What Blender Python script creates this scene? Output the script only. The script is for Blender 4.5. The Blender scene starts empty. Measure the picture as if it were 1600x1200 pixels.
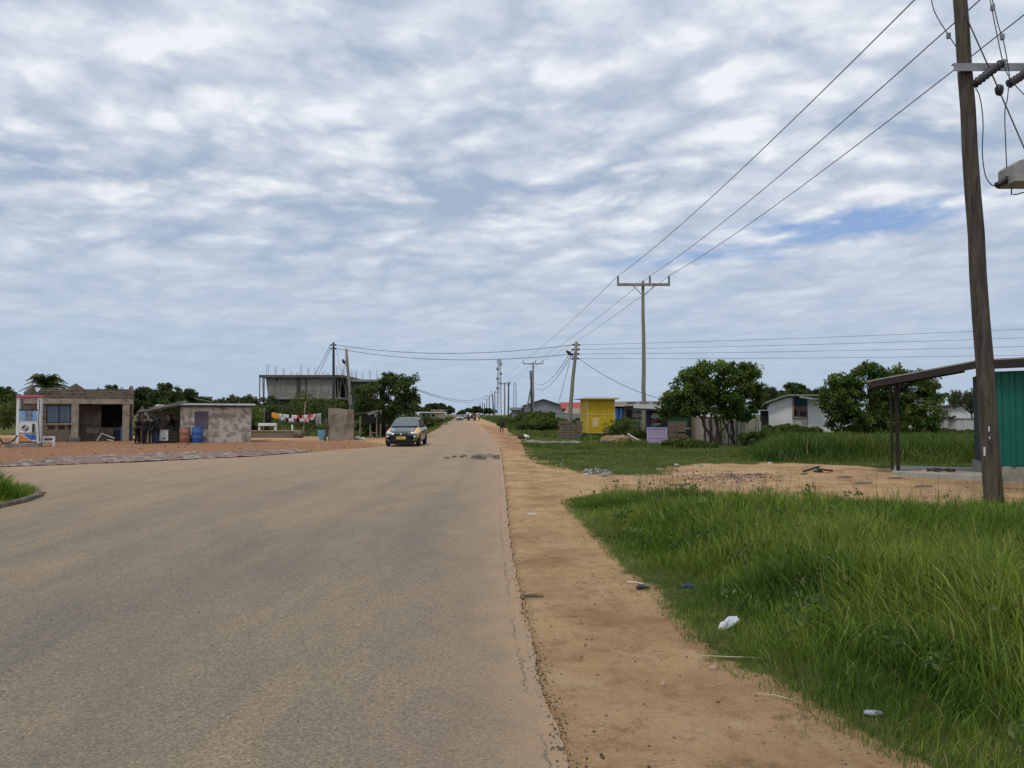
import bpy, bmesh, math, random
import numpy as np
from mathutils import Vector, Matrix
from mathutils.geometry import tessellate_polygon

random.seed(11)
rng = np.random.default_rng(11)
S = bpy.context.scene
COL = S.collection
R = math.radians
PI = math.pi

# ------------------------------------------------------------------ camera
FPX, EYE = 1200.0, 1.65
PIT = math.atan(47.0 / FPX)
CP, SP = math.cos(PIT), math.sin(PIT)

def W(px, py, Y):
    """point at forward distance Y seen at photo pixel (px, py)"""
    u, v = (px - 800) / FPX, (600 - py) / FPX
    d = Vector((u, CP - v * SP, SP + v * CP))
    t = Y / d.y
    return Vector((d.x * t, Y, EYE + d.z * t))

def G(px, py, z=0.0):
    """point on the level z seen at photo pixel (px, py)"""
    u, v = (px - 800) / FPX, (600 - py) / FPX
    d = Vector((u, CP - v * SP, SP + v * CP))
    t = (z - EYE) / d.z
    return Vector((d.x * t, d.y * t, z))

cam_d = bpy.data.cameras.new("camera")
cam = bpy.data.objects.new("camera", cam_d)
COL.objects.link(cam)
cam_d.sensor_fit = 'HORIZONTAL'
cam_d.sensor_width = 36
cam_d.lens = 36 * FPX / 1600
cam_d.clip_start, cam_d.clip_end = 0.05, 6000
cam.location = (0, 0, EYE)
cam.rotation_euler = (PI / 2 + PIT, 0, 0)
S.camera = cam

# ------------------------------------------------------------------ naming
def thing(name, label, cat, loc=(0, 0, 0), rz=0.0, group=None, scale=1.0):
    o = bpy.data.objects.new(name, None)
    o.empty_display_size = 0.3
    COL.objects.link(o)
    o.location = loc
    o.rotation_euler = (0, 0, rz)
    o.scale = (scale,) * 3
    o['label'] = label
    o['category'] = cat
    if group:
        o['group'] = group
    return o

def tag(o, label=None, cat=None, group=None, kind=None):
    if label: o['label'] = label
    if cat: o['category'] = cat
    if group: o['group'] = group
    if kind: o['kind'] = kind
    return o

def copy_tree(o, parent=None):
    c = o.copy()
    COL.objects.link(c)
    if parent is not None:
        c.parent = parent
    for ch in list(o.children):
        copy_tree(ch, c)
    return c

# ------------------------------------------------------------------ mesh builder
class MB:
    def __init__(self):
        self.v, self.f, self.m = [], [], []

    def add(self, vs, fs, m=0):
        b = len(self.v)
        self.v += [tuple(p) for p in vs]
        for f in fs:
            self.f.append(tuple(i + b for i in f))
            self.m.append(m)

    def box(self, x0, x1, y0, y1, z0, z1, m=0, M=None):
        vs = [Vector((x, y, z)) for z in (z0, z1) for y in (y0, y1) for x in (x0, x1)]
        if M is not None:
            vs = [M @ p for p in vs]
        self.add(vs, [(0, 2, 3, 1), (4, 5, 7, 6), (0, 1, 5, 4), (2, 6, 7, 3), (0, 4, 6, 2), (1, 3, 7, 5)], m)
        return self

    def bar(self, a, b, w, h=None, m=0):
        """square bar from a to b"""
        h = h or w
        a, b = Vector(a), Vector(b)
        d = (b - a).normalized()
        up = Vector((0, 0, 1)) if abs(d.z) < .95 else Vector((0, 1, 0))
        s = d.cross(up).normalized()
        u = s.cross(d)
        vs = [p + s * i * w / 2 + u * j * h / 2 for p in (a, b) for i, j in ((-1, -1), (1, -1), (1, 1), (-1, 1))]
        self.add(vs, [(3, 2, 1, 0), (4, 5, 6, 7)] + [(k, (k + 1) % 4, (k + 1) % 4 + 4, k + 4) for k in range(4)], m)
        return self

    def tube(self, pts, r, n=8, m=0):
        pts = [Vector(p) for p in pts]
        rs = r if isinstance(r, (list, tuple)) else [r] * len(pts)
        vs, fs = [], []
        ref = None
        for i, p in enumerate(pts):
            d = (pts[min(i + 1, len(pts) - 1)] - pts[max(i - 1, 0)]).normalized()
            if ref is None:
                ref = Vector((1, 0, 0)) if abs(d.x) < .9 else Vector((0, 1, 0))
            s = d.cross(ref).normalized()
            t = s.cross(d).normalized()
            ref = t
            for k in range(n):
                a = 2 * PI * k / n
                vs.append(p + (s * math.cos(a) + t * math.sin(a)) * rs[i])
        for i in range(len(pts) - 1):
            for k in range(n):
                fs.append((i * n + k, i * n + (k + 1) % n, (i + 1) * n + (k + 1) % n, (i + 1) * n + k))
        fs.append(tuple(range(n))[::-1])
        fs.append(tuple((len(pts) - 1) * n + k for k in range(n)))
        self.add(vs, fs, m)
        return self

    def prism(self, poly, z0, z1, m=0):
        """polygon in xy, extruded in z"""
        n = len(poly)
        vs = [(p[0], p[1], z0) for p in poly] + [(p[0], p[1], z1) for p in poly]
        self.add(vs, [tuple(range(n))[::-1], tuple(range(n, 2 * n))] + [(k, (k + 1) % n, (k + 1) % n + n, k + n) for k in range(n)], m)
        return self

    def wall(self, poly, y0, y1, m=0):
        """polygon in xz, extruded in y"""
        n = len(poly)
        vs = [(p[0], y0, p[1]) for p in poly] + [(p[0], y1, p[1]) for p in poly]
        self.add(vs, [tuple(range(n)), tuple(range(n, 2 * n))[::-1]] + [(k, k + n, (k + 1) % n + n, (k + 1) % n) for k in range(n)], m)
        return self

    def lathe(self, prof, n=16, m=0, c=(0, 0, 0)):
        """profile [(r, z)] turned about z"""
        vs = [(c[0] + r * math.cos(2 * PI * k / n), c[1] + r * math.sin(2 * PI * k / n), c[2] + z) for r, z in prof for k in range(n)]
        fs = [(i * n + k, i * n + (k + 1) % n, (i + 1) * n + (k + 1) % n, (i + 1) * n + k) for i in range(len(prof) - 1) for k in range(n)]
        fs += [tuple(range(n))[::-1], tuple((len(prof) - 1) * n + k for k in range(n))]
        self.add(vs, fs, m)
        return self

    def rock(self, c, r, seed=0, m=0, flat=.6):
        rr = random.Random(seed)
        bm = bmesh.new()
        bmesh.ops.create_icosphere(bm, subdivisions=2, radius=1)
        for v in bm.verts:
            k = 1 + rr.uniform(-.16, .16)
            v.co = Vector((v.co.x * r[0] * k, v.co.y * r[1] * k, v.co.z * r[2] * k)) + Vector(c)
        bm.verts.index_update()
        self.add([v.co for v in bm.verts], [[v.index for v in f.verts] for f in bm.faces], m)
        bm.free()
        return self

    def build(self, name, mats, parent=None, smooth=False, bevel=0.0, loc=None):
        me = bpy.data.meshes.new(name)
        me.from_pydata(self.v, [], self.f)
        if not isinstance(mats, (list, tuple)):
            mats = [mats]
        for mt in mats:
            me.materials.append(mt)
        me.polygons.foreach_set('material_index', self.m)
        bm = bmesh.new()
        bm.from_mesh(me)
        bmesh.ops.recalc_face_normals(bm, faces=bm.faces)
        bm.to_mesh(me)
        bm.free()
        if smooth:
            me.polygons.foreach_set('use_smooth', [True] * len(me.polygons))
        o = bpy.data.objects.new(name, me)
        COL.objects.link(o)
        if parent is not None:
            o.parent = parent
        if loc is not None:
            o.location = loc
        if bevel:
            b = o.modifiers.new('bevel', 'BEVEL')
            b.width = bevel
            b.segments = 2
            b.limit_method = 'ANGLE'
        return o

def np_mesh(name, V, quads, tris, mat, col=None, smooth=False, parent=None):
    me = bpy.data.meshes.new(name)
    nq, nt = len(quads), len(tris)
    me.vertices.add(len(V))
    me.vertices.foreach_set('co', np.asarray(V, np.float32).ravel())
    loops = np.concatenate([np.asarray(quads, np.int32).ravel(), np.asarray(tris, np.int32).ravel()])
    me.loops.add(len(loops))
    me.loops.foreach_set('vertex_index', loops.astype(np.int32))
    me.polygons.add(nq + nt)
    st = np.concatenate([np.arange(nq) * 4, nq * 4 + np.arange(nt) * 3]).astype(np.int32)
    me.polygons.foreach_set('loop_start', st)
    me.update(calc_edges=True)
    me.validate()
    if smooth:
        me.polygons.foreach_set('use_smooth', np.ones(nq + nt, bool))
    me.materials.append(mat)
    if col is not None:
        a = me.color_attributes.new('tone', 'FLOAT_COLOR', 'POINT')
        c4 = np.ones((len(V), 4), np.float32)
        c4[:, :3] = col
        a.data.foreach_set('color', c4.ravel())
    o = bpy.data.objects.new(name, me)
    COL.objects.link(o)
    if parent is not None:
        o.parent = parent
    return o

# ------------------------------------------------------------------ numpy noise
_tab = np.random.default_rng(5).random(65536)
def vnoise(x, y, seed=0):
    x = np.asarray(x, float) + 1000.0; y = np.asarray(y, float) + 1000.0
    xi, yi = np.floor(x).astype(np.int64), np.floor(y).astype(np.int64)
    fx, fy = x - xi, y - yi
    fx, fy = fx * fx * (3 - 2 * fx), fy * fy * (3 - 2 * fy)
    h = lambda a, b: _tab[((a * 7919) ^ (b * 104729) ^ (seed * 15731)) & 65535]
    return (h(xi, yi) * (1 - fx) + h(xi + 1, yi) * fx) * (1 - fy) + (h(xi, yi + 1) * (1 - fx) + h(xi + 1, yi + 1) * fx) * fy
def fbm(x, y, seed=0, o=4):
    t, a, s = 0, .5, 0
    for k in range(o):
        t = t + a * vnoise(x * 2 ** k, y * 2 ** k, seed + k); s += a; a *= .5
    return t / s
def sdf(P, poly):
    """signed distance, negative inside"""
    P = np.asarray(P, float); poly = np.asarray([(p[0], p[1]) for p in poly], float)
    d = np.full(len(P), 1e18); ins = np.zeros(len(P), bool)
    for i in range(len(poly)):
        a, b = poly[i], poly[(i + 1) % len(poly)]
        e = b - a; w = P - a
        t = np.clip((w @ e) / max(e @ e, 1e-12), 0, 1)
        q = w - t[:, None] * e
        d = np.minimum(d, (q * q).sum(1))
        c = (a[1] > P[:, 1]) != (b[1] > P[:, 1])
        with np.errstate(divide='ignore', invalid='ignore'):
            xc = (b[0] - a[0]) * (P[:, 1] - a[1]) / (b[1] - a[1] if b[1] != a[1] else 1e-12) + a[0]
        ins ^= c & (P[:, 0] < xc)
    d = np.sqrt(d)
    return np.where(ins, -d, d)

# ------------------------------------------------------------------ materials
def _n(nt, t, **kw):
    n = nt.nodes.new(t)
    for k, v in kw.items():
        setattr(n, k, v)
    return n

def newmat(name):
    m = bpy.data.materials.new(name)
    m.use_nodes = True
    nt = m.node_tree
    p = nt.nodes['Principled BSDF']
    return m, nt, p

def rgba(c):
    return (c[0], c[1], c[2], 1)

def ramp(nt, fac, stops):
    r = _n(nt, 'ShaderNodeValToRGB')
    el = r.color_ramp.elements
    while len(el) < len(stops):
        el.new(.5)
    for e, (p, c) in zip(el, stops):
        e.position = p
        e.color = rgba(c) if len(c) == 3 else c
    nt.links.new(fac, r.inputs[0])
    return r.outputs[0]

def noise(nt, vec, scale, detail=6, rough=.6, dist=0.0):
    n = _n(nt, 'ShaderNodeTexNoise')
    n.inputs['Scale'].default_value = scale
    n.inputs['Detail'].default_value = detail
    n.inputs['Roughness'].default_value = rough
    n.inputs['Distortion'].default_value = dist
    if vec is not None:
        nt.links.new(vec, n.inputs['Vector'])
    return n.outputs['Fac']

def mixc(nt, fac, a, b, mode='MIX'):
    m = _n(nt, 'ShaderNodeMix', data_type='RGBA', blend_type=mode)
    for sock, val in ((m.inputs[0], fac), (m.inputs[6], a), (m.inputs[7], b)):
        if hasattr(val, 'links') or isinstance(val, bpy.types.NodeSocket):
            nt.links.new(val, sock)
        elif isinstance(val, (int, float)):
            sock.default_value = val
        else:
            sock.default_value = rgba(val)
    return m.outputs[2]

def math_n(nt, op, a, b=0.0, c=None, clamp=False):
    m = _n(nt, 'ShaderNodeMath', operation=op, use_clamp=clamp)
    for i, val in enumerate((a, b, c)):
        if val is None:
            continue
        if isinstance(val, bpy.types.NodeSocket):
            nt.links.new(val, m.inputs[i])
        else:
            m.inputs[i].default_value = val
    return m.outputs[0]

def coords(nt, stretch=(1, 1, 1), kind='Object'):
    t = _n(nt, 'ShaderNodeTexCoord')
    mp = _n(nt, 'ShaderNodeMapping')
    mp.inputs['Scale'].default_value = stretch
    nt.links.new(t.outputs[kind], mp.inputs['Vector'])
    return mp.outputs['Vector']

def bump(nt, p, h, strength=.3, dist=.02):
    b = _n(nt, 'ShaderNodeBump')
    b.inputs['Strength'].default_value = strength
    b.inputs['Distance'].default_value = dist
    nt.links.new(h, b.inputs['Height'])
    nt.links.new(b.outputs[0], p.inputs['Normal'])

def mat(name, c1, c2=None, scale=2.0, rough=.85, lo=.38, hi=.62, c3=None, s3=None, lo3=.55, hi3=.7, fine=.25, fscale=40,
        bmp=.25, bdist=.01, stretch=(1, 1, 1), metal=0.0, spec=.3, coat=0.0):
    m, nt, p = newmat(name)
    v = coords(nt, stretch)
    c2 = c2 or tuple(x * .8 for x in c1)
    col = ramp(nt, noise(nt, v, scale), [(lo, c1), (hi, c2)])
    if c3:
        f3 = ramp(nt, noise(nt, v, s3 or scale * 2.3, 8, .65), [(lo3, (0, 0, 0)), (hi3, (1, 1, 1))])
        col = mixc(nt, f3, col, c3)
    fn = noise(nt, v, fscale, 4, .7)
    if fine:
        k = ramp(nt, fn, [(.25, (1 - fine,) * 3), (.75, (1 + fine * .6,) * 3)])
        col = mixc(nt, 1.0, col, k, 'MULTIPLY')
    nt.links.new(col, p.inputs['Base Color'])
    p.inputs['Roughness'].default_value = rough
    p.inputs['Metallic'].default_value = metal
    p.inputs['Specular IOR Level'].default_value = spec
    p.inputs['Coat Weight'].default_value = coat
    if bmp:
        bump(nt, p, fn, bmp, bdist)
    return m

def plain(name, c, rough=.5, metal=0, spec=.5, coat=0.0):
    return mat(name, c, tuple(x * .88 for x in c), 5, rough, fine=.06, bmp=0.0, metal=metal, spec=spec, coat=coat)

def blockmat(name, c1, c2, mortar, bw=.42, bh=.21, plaster=None, pl=(.45, .6), ms=.018, pscale=.9):
    """concrete block wall; optional plaster patches over it"""
    m, nt, p = newmat(name)
    t = _n(nt, 'ShaderNodeTexCoord')
    s = _n(nt, 'ShaderNodeSeparateXYZ')
    nt.links.new(t.outputs['Object'], s.inputs[0])
    u = math_n(nt, 'ADD', s.outputs[0], s.outputs[1])
    cb = _n(nt, 'ShaderNodeCombineXYZ')
    nt.links.new(u, cb.inputs[0]); nt.links.new(s.outputs[2], cb.inputs[1])
    br = _n(nt, 'ShaderNodeTexBrick')
    br.inputs['Scale'].default_value = 1
    br.inputs['Brick Width'].default_value = bw
    br.inputs['Row Height'].default_value = bh
    br.inputs['Mortar Size'].default_value = ms
    br.inputs['Mortar Smooth'].default_value = .3
    br.inputs['Color1'].default_value = rgba(c1)
    br.inputs['Color2'].default_value = rgba(c2)
    br.inputs['Mortar'].default_value = rgba(mortar)
    nt.links.new(cb.outputs[0], br.inputs['Vector'])
    col = br.outputs['Color']
    nz = noise(nt, t.outputs['Object'], 3, 8, .65)
    col = mixc(nt, 1.0, col, ramp(nt, nz, [(.3, (.6, .6, .6)), (.7, (1.2, 1.2, 1.2))]), 'MULTIPLY')
    if plaster:
        f = ramp(nt, noise(nt, t.outputs['Object'], pscale, 8, .6), [(pl[0], (1, 1, 1)), (pl[1], (0, 0, 0))])
        pc = mixc(nt, noise(nt, t.outputs['Object'], 2.2, 8, .6), plaster, tuple(x * .72 for x in plaster))
        col = mixc(nt, f, col, pc)
    nt.links.new(col, p.inputs['Base Color'])
    p.inputs['Roughness'].default_value = .95
    p.inputs['Specular IOR Level'].default_value = .15
    bump(nt, p, noise(nt, t.outputs['Object'], 25, 4), .4, .01)
    return m

def leafmat(name, tint=(1, 1, 1), trans=.35, rough=.55):
    m, nt, p = newmat(name)
    a = _n(nt, 'ShaderNodeAttribute', attribute_name='tone')
    col = mixc(nt, 1.0, a.outputs['Color'], tint, 'MULTIPLY')
    nt.links.new(col, p.inputs['Base Color'])
    p.inputs['Roughness'].default_value = rough
    p.inputs['Specular IOR Level'].default_value = .15
    tr = _n(nt, 'ShaderNodeBsdfTranslucent')
    nt.links.new(mixc(nt, 1.0, col, (1.25, 1.3, .6), 'MULTIPLY'), tr.inputs['Color'])
    mx = _n(nt, 'ShaderNodeMixShader')
    mx.inputs[0].default_value = trans
    nt.links.new(p.outputs[0], mx.inputs[1]); nt.links.new(tr.outputs[0], mx.inputs[2])
    nt.links.new(mx.outputs[0], nt.nodes['Material Output'].inputs[0])
    return m

M = {}
M['leaf'] = leafmat('foliage')
M['blade'] = leafmat('grass_blades', trans=.4)
M['bark'] = mat('bark', (.10, .075, .055), (.06, .045, .035), 6, .95, stretch=(3, 3, .6), bmp=.6)
M['pole_wood'] = mat('pole_wood', (.30, .265, .225), (.21, .185, .155), 3, .9, stretch=(9, 9, .35), c3=(.12, .10, .085), s3=2.5, fine=.35, fscale=18, bmp=.6)
M['pole_dark'] = mat('old_pole_wood', (.125, .107, .082), (.075, .064, .049), 2.4, .95, stretch=(7, 7, .5), c3=(.035, .03, .025), s3=3, lo3=.5, hi3=.68, fine=.4, fscale=16, bmp=.8, bdist=.02)
M['pole_black'] = mat('creosote_pole', (.035, .036, .04), (.06, .06, .06), 4, .8, stretch=(4, 4, .5))
M['steel'] = mat('galvanised_steel', (.30, .30, .31), (.22, .22, .23), 4, .5, metal=.5)
M['cap_black'] = plain('black_rubber', (.018, .018, .02), .45)
M['wire'] = plain('wire', (.03, .03, .035), .6)
M['concrete'] = mat('concrete', (.33, .30, .26), (.25, .225, .19), 1.6, .95, c3=(.14, .12, .10), s3=2.5)
M['concrete_dark'] = mat('stained_concrete', (.20, .185, .16), (.14, .13, .11), .6, .95, c3=(.09, .085, .075), s3=1.2, lo3=.5, hi3=.75, stretch=(1, 1, .5))
M['slab'] = mat('slab_concrete', (.30, .29, .28), (.22, .21, .2), 1.2, .9)
M['white'] = mat('white_paint', (.78, .78, .76), (.68, .68, .66), 3, .6, fine=.08, bmp=.05, c3=(.5, .46, .4), s3=4, lo3=.62, hi3=.8)
M['rust'] = mat('rusty_tin', (.32, .27, .22), (.24, .2, .17), 2, .8, c3=(.17, .10, .06), s3=3, lo3=.48, hi3=.7)
M['tin'] = mat('tin_sheet', (.40, .40, .40), (.30, .295, .29), 2, .55, c3=(.22, .16, .12), s3=2.5, lo3=.55, hi3=.75, metal=.2)
M['wood'] = mat('weathered_wood', (.27, .225, .18), (.18, .15, .12), 3, .95, stretch=(6, 6, .5), fine=.3)
M['dark_wood'] = mat('dark_timber', (.075, .058, .045), (.05, .04, .032), 3, .8, stretch=(3, 3, 1))
M['dark'] = mat('dark_interior', (.035, .032, .03), (.022, .02, .02), 2, .95)
M['skin'] = plain('skin', (.036, .022, .016), .5)
M['hair'] = plain('hair', (.012, .011, .01), .8)

# ------------------------------------------------------------------ zones on the ground
def GP(l):
    return [G(*p) if len(p) == 2 else Vector(p) for p in l]
E = lambda x, y: Vector((x, y, 0))
ROAD = [E(.36, -40), E(.33, 0)] + GP([(890, 1200), (862, 1130), (845, 1070), (828, 1000), (815, 945), (806, 900), (797, 850), (793, 800), (790, 765), (787, 740),
        (784, 712), (781, 700), (775, 690), (764, 678), (752, 666), (744, 658), (740, 655), (735, 651.5)]) + [G(731.5, 649.2), G(719.5, 649.2)] + GP([(716, 651.5), (711, 655),
        (700, 661), (686, 669.5), (672, 678), (656, 685), (622, 692), (590, 699), (500, 706), (400, 714), (300, 719), (200, 724), (0, 731)]) + [E(-22, 21.5), E(-40, 18), E(-40, 6), E(-24, 12),
        E(-15, 15.3), E(-11.6, 16.6), E(-9.8, 16.2), E(-9.35, 15.5), E(-8.8, 13.2), E(-9.3, 0), E(-10, -40)]
G_NEAR = GP([(884, 780), (900, 803), (935, 835), (965, 872), (1010, 905), (1050, 955), (1100, 1005), (1150, 1045), (1240, 1090), (1330, 1140), (1420, 1185), (1500, 1230)]) + \
    [E(2.3, 0), E(2.5, -12), E(22, -12), E(22, 11.4)] + GP([(1600, 806), (1450, 797), (1300, 789), (1200, 782), (1080, 777), (1000, 774), (930, 774)])
G_MID = GP([(800, 676), (818, 686), (826, 700), (832, 714), (848, 725), (880, 733), (920, 739), (960, 742), (1025, 743), (1050, 738), (1040, 731), (1090, 725), (1200, 724), (1300, 727), (1388, 731)]) + \
    [E(12.4, 22.6), E(14.5, 22), E(30, 16), E(70, 40), E(400, 240), E(400, 1400), G(733.5, 648.6)] + GP([(740, 650.5), (757, 655.5), (775, 661.5), (790, 669)])
G_LEFT = GP([(711, 651.5), (708, 655), (696, 661), (682, 669), (666, 678), (650, 684), (560, 683.5), (480, 682), (390, 681), (300, 680), (210, 681), (0, 679)]) + [E(-60, 70), E(-400, 240), E(-400, 1400), G(717, 648.6)]
G_ISLE = [E(-9.55, 15.3), E(-8.95, 13.2), E(-9.5, 0), E(-10.2, -12), E(-40, -12), E(-40, 5.7), E(-24, 11.7), E(-15, 15.0), E(-11.6, 16.3), E(-9.9, 15.9)]
Z_RED = GP([(-400, 684), (0, 684), (200, 686), (330, 688), (560, 689), (600, 693), (590, 702), (400, 716), (200, 727), (0, 736), (-400, 746)])
Z_RED2 = GP([(752, 663), (775, 667), (800, 677), (822, 690), (826, 706), (800, 704), (778, 690), (766, 678)])

# ------------------------------------------------------------------ sky and sun
SUN_EL, SUN_AZ = R(62), R(-150)      # azimuth measured from +Y (view direction) clockwise
def build_sky():
    w = bpy.data.worlds.new("World")
    S.world = w
    w.use_nodes = True
    nt = w.node_tree
    bg = nt.nodes['Background']
    bg.inputs['Strength'].default_value = 0.1
    sky = _n(nt, 'ShaderNodeTexSky', sky_type='NISHITA', sun_disc=False)
    sky.sun_elevation = SUN_EL
    sky.sun_rotation = SUN_AZ
    sky.air_density = 1.0
    sky.dust_density = 1.5
    sky.altitude = 30
    t = _n(nt, 'ShaderNodeTexCoord')
    s = _n(nt, 'ShaderNodeSeparateXYZ')
    nt.links.new(t.outputs['Generated'], s.inputs[0])
    x, y, z = s.outputs
    zc = math_n(nt, 'MAXIMUM', z, 0.0)
    den = math_n(nt, 'ADD', zc, 0.14)
    px = math_n(nt, 'DIVIDE', x, den)
    py = math_n(nt, 'DIVIDE', y, den)
    RAWP = (px, py)
    def vec(ax, ay, az=0.0):
        c = _n(nt, 'ShaderNodeCombineXYZ')
        for i, q in enumerate((ax, ay, az)):
            if isinstance(q, bpy.types.NodeSocket): nt.links.new(q, c.inputs[i])
            else: c.inputs[i].default_value = q
        return c.outputs[0]
    wa = noise(nt, vec(px, py, 21.0), 1.1, 2, .5)
    wb = noise(nt, vec(px, py, 33.0), 1.1, 2, .5)
    sc_ = lambda q, m: math_n(nt, 'MULTIPLY', math_n(nt, 'SUBTRACT', q, .5), m)
    add = lambda *q: q[0] if len(q) == 1 else math_n(nt, 'ADD', q[0], add(*q[1:]))
    px = add(px, sc_(wa, .30))
    py = add(py, sc_(wb, .30))
    # ripples run from upper left to lower right
    ca, sa = math.cos(R(24)), math.sin(R(24))
    qx = add(math_n(nt, 'MULTIPLY', px, ca), math_n(nt, 'MULTIPLY', py, -sa))
    qy = add(math_n(nt, 'MULTIPLY', px, sa), math_n(nt, 'MULTIPLY', py, ca))
    def puffs(scale, seed, warp, sx):
        a_ = noise(nt, vec(px, py, seed), scale * 1.6, 3, .5)
        b_ = noise(nt, vec(px, py, seed + 9), scale * 1.6, 3, .5)
        vo = _n(nt, 'ShaderNodeTexVoronoi', feature='SMOOTH_F1')
        vo.inputs['Scale'].default_value = scale
        vo.inputs['Smoothness'].default_value = .45
        nt.links.new(vec(add(math_n(nt, 'MULTIPLY', qx, sx), sc_(a_, warp)), add(qy, sc_(b_, warp)), seed), vo.inputs['Vector'])
        return math_n(nt, 'SUBTRACT', .62, vo.outputs['Distance'])
    p1 = puffs(5.4, 1.0, .26, .70)
    p2 = puffs(11.0, 5.0, .12, .75)
    big = noise(nt, vec(RAWP[0], RAWP[1], 3.7), 1.15, 4, .55, .3)
    mid = noise(nt, vec(px, py, 7.7), 3.0, 5, .58, .2)
    fine = noise(nt, vec(qx, qy, 9.1), 17, 5, .6, .1)
    th = add(.5, math_n(nt, 'MULTIPLY', p1, .56), math_n(nt, 'MULTIPLY', p2, .34), sc_(fine, .20), sc_(mid, .36), sc_(big, .50))
    k = math_n(nt, 'MULTIPLY', zc, 3.4, clamp=True)
    k = add(math_n(nt, 'MULTIPLY', k, .80), .20)
    thc = add(math_n(nt, 'MULTIPLY', math_n(nt, 'SUBTRACT', th, .60), k), .60)
    cloud = ramp(nt, thc, [(.36, (3.25, 4.05, 5.35)), (.48, (4.1, 4.8, 5.85)), (.60, (5.0, 5.55, 6.5)), (.72, (6.05, 6.5, 7.2)), (.88, (7.5, 7.75, 8.2))])
    # clear gaps
    azm = math_n(nt, 'ARCTAN2', x, y)
    def gap(a0, e0, wa, we, sl=0.0):
        da = math_n(nt, 'DIVIDE', math_n(nt, 'SUBTRACT', azm, a0), wa)
        de = math_n(nt, 'DIVIDE', math_n(nt, 'SUBTRACT', math_n(nt, 'ADD', z, math_n(nt, 'MULTIPLY', math_n(nt, 'SUBTRACT', azm, a0), -sl)), e0), we)
        q = math_n(nt, 'ADD', math_n(nt, 'MULTIPLY', da, da), math_n(nt, 'MULTIPLY', de, de))
        return math_n(nt, 'POWER', 2.718, math_n(nt, 'MULTIPLY', q, -1.0))
    g = math_n(nt, 'MAXIMUM', gap(.40, .222, .17, .020, .06), math_n(nt, 'MULTIPLY', gap(.24, .193, .16, .012), .65))
    g = math_n(nt, 'MAXIMUM', g, math_n(nt, 'MULTIPLY', gap(-.60, .52, .05, .05), .7))
    g = math_n(nt, 'ADD', g, math_n(nt, 'MULTIPLY', math_n(nt, 'SUBTRACT', fine, .5), math_n(nt, 'MULTIPLY', g, 2.2)))
    g = math_n(nt, 'ADD', g, math_n(nt, 'MULTIPLY', math_n(nt, 'SUBTRACT', .6, th), math_n(nt, 'MULTIPLY', g, 2.5)))
    mask = ramp(nt, g, [(.22, (0, 0, 0)), (.95, (.9, .9, .9))])
    deep = mixc(nt, .45, sky.outputs[0], (1.6, 3.2, 7.4))
    col = mixc(nt, mask, cloud, deep)
    # hazy grey-blue low down
    hz = ramp(nt, zc, [(0.0, (.85,) * 3), (.10, (.6,) * 3), (.26, (0, 0, 0))])
    col = mixc(nt, hz, col, (3.55, 4.5, 5.75))
    nt.links.new(col, bg.inputs['Color'])
    w.cycles.sampling_method = 'AUTOMATIC'

    sd = bpy.data.lights.new("sun", 'SUN')
    sd.energy = 1.3
    sd.angle = R(10)
    sd.color = (1, .95, .87)
    so = bpy.data.objects.new("sun", sd)
    COL.objects.link(so)
    d = Vector((math.sin(SUN_AZ) * math.cos(SUN_EL), math.cos(SUN_AZ) * math.cos(SUN_EL), math.sin(SUN_EL)))
    so.rotation_euler = d.to_track_quat('Z', 'Y').to_euler()
    so.location = (0, 0, 50)
build_sky()

# ------------------------------------------------------------------ ground sheet
def axis(lo, hi, a, b, step, g):
    m = list(np.arange(a, b + 1e-6, step))
    s, p = step, b
    up = []
    while p < hi:
        s *= g; p += s; up.append(p)
    s, p = step, a
    dn = []
    while p > lo:
        s *= g; p -= s; dn.append(p)
    return np.array(dn[::-1] + m + up)

def ground_h(x, y):
    P = np.stack([x, y], 1)
    dr = sdf(P, ROAD)
    near = np.clip(1.2 - np.hypot(x - 3, y - 10) / 60, 0, 1)
    h = (fbm(x * 1.3, y * 1.3, 3, 3) - .5) * .085 + (fbm(x * 5, y * 5, 9, 3) - .5) * .03
    dirt = np.clip(dr / .35, 0, 1)
    h = h * dirt * near - .012 * (1 - dirt)
    # shallow wheel rut along the dirt strip beside the asphalt
    h = h + (fbm(x * 3.1, y * 1.3, 61, 3) - .5) * .055 * dirt * near
    h = h - .035 * np.exp(-((dr - .75) / .28) ** 2) * near * (fbm(x * .6, y * .6, 21, 2))
    return np.clip(h, -.09, np.where(dr < .3, .0, .09))

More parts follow.
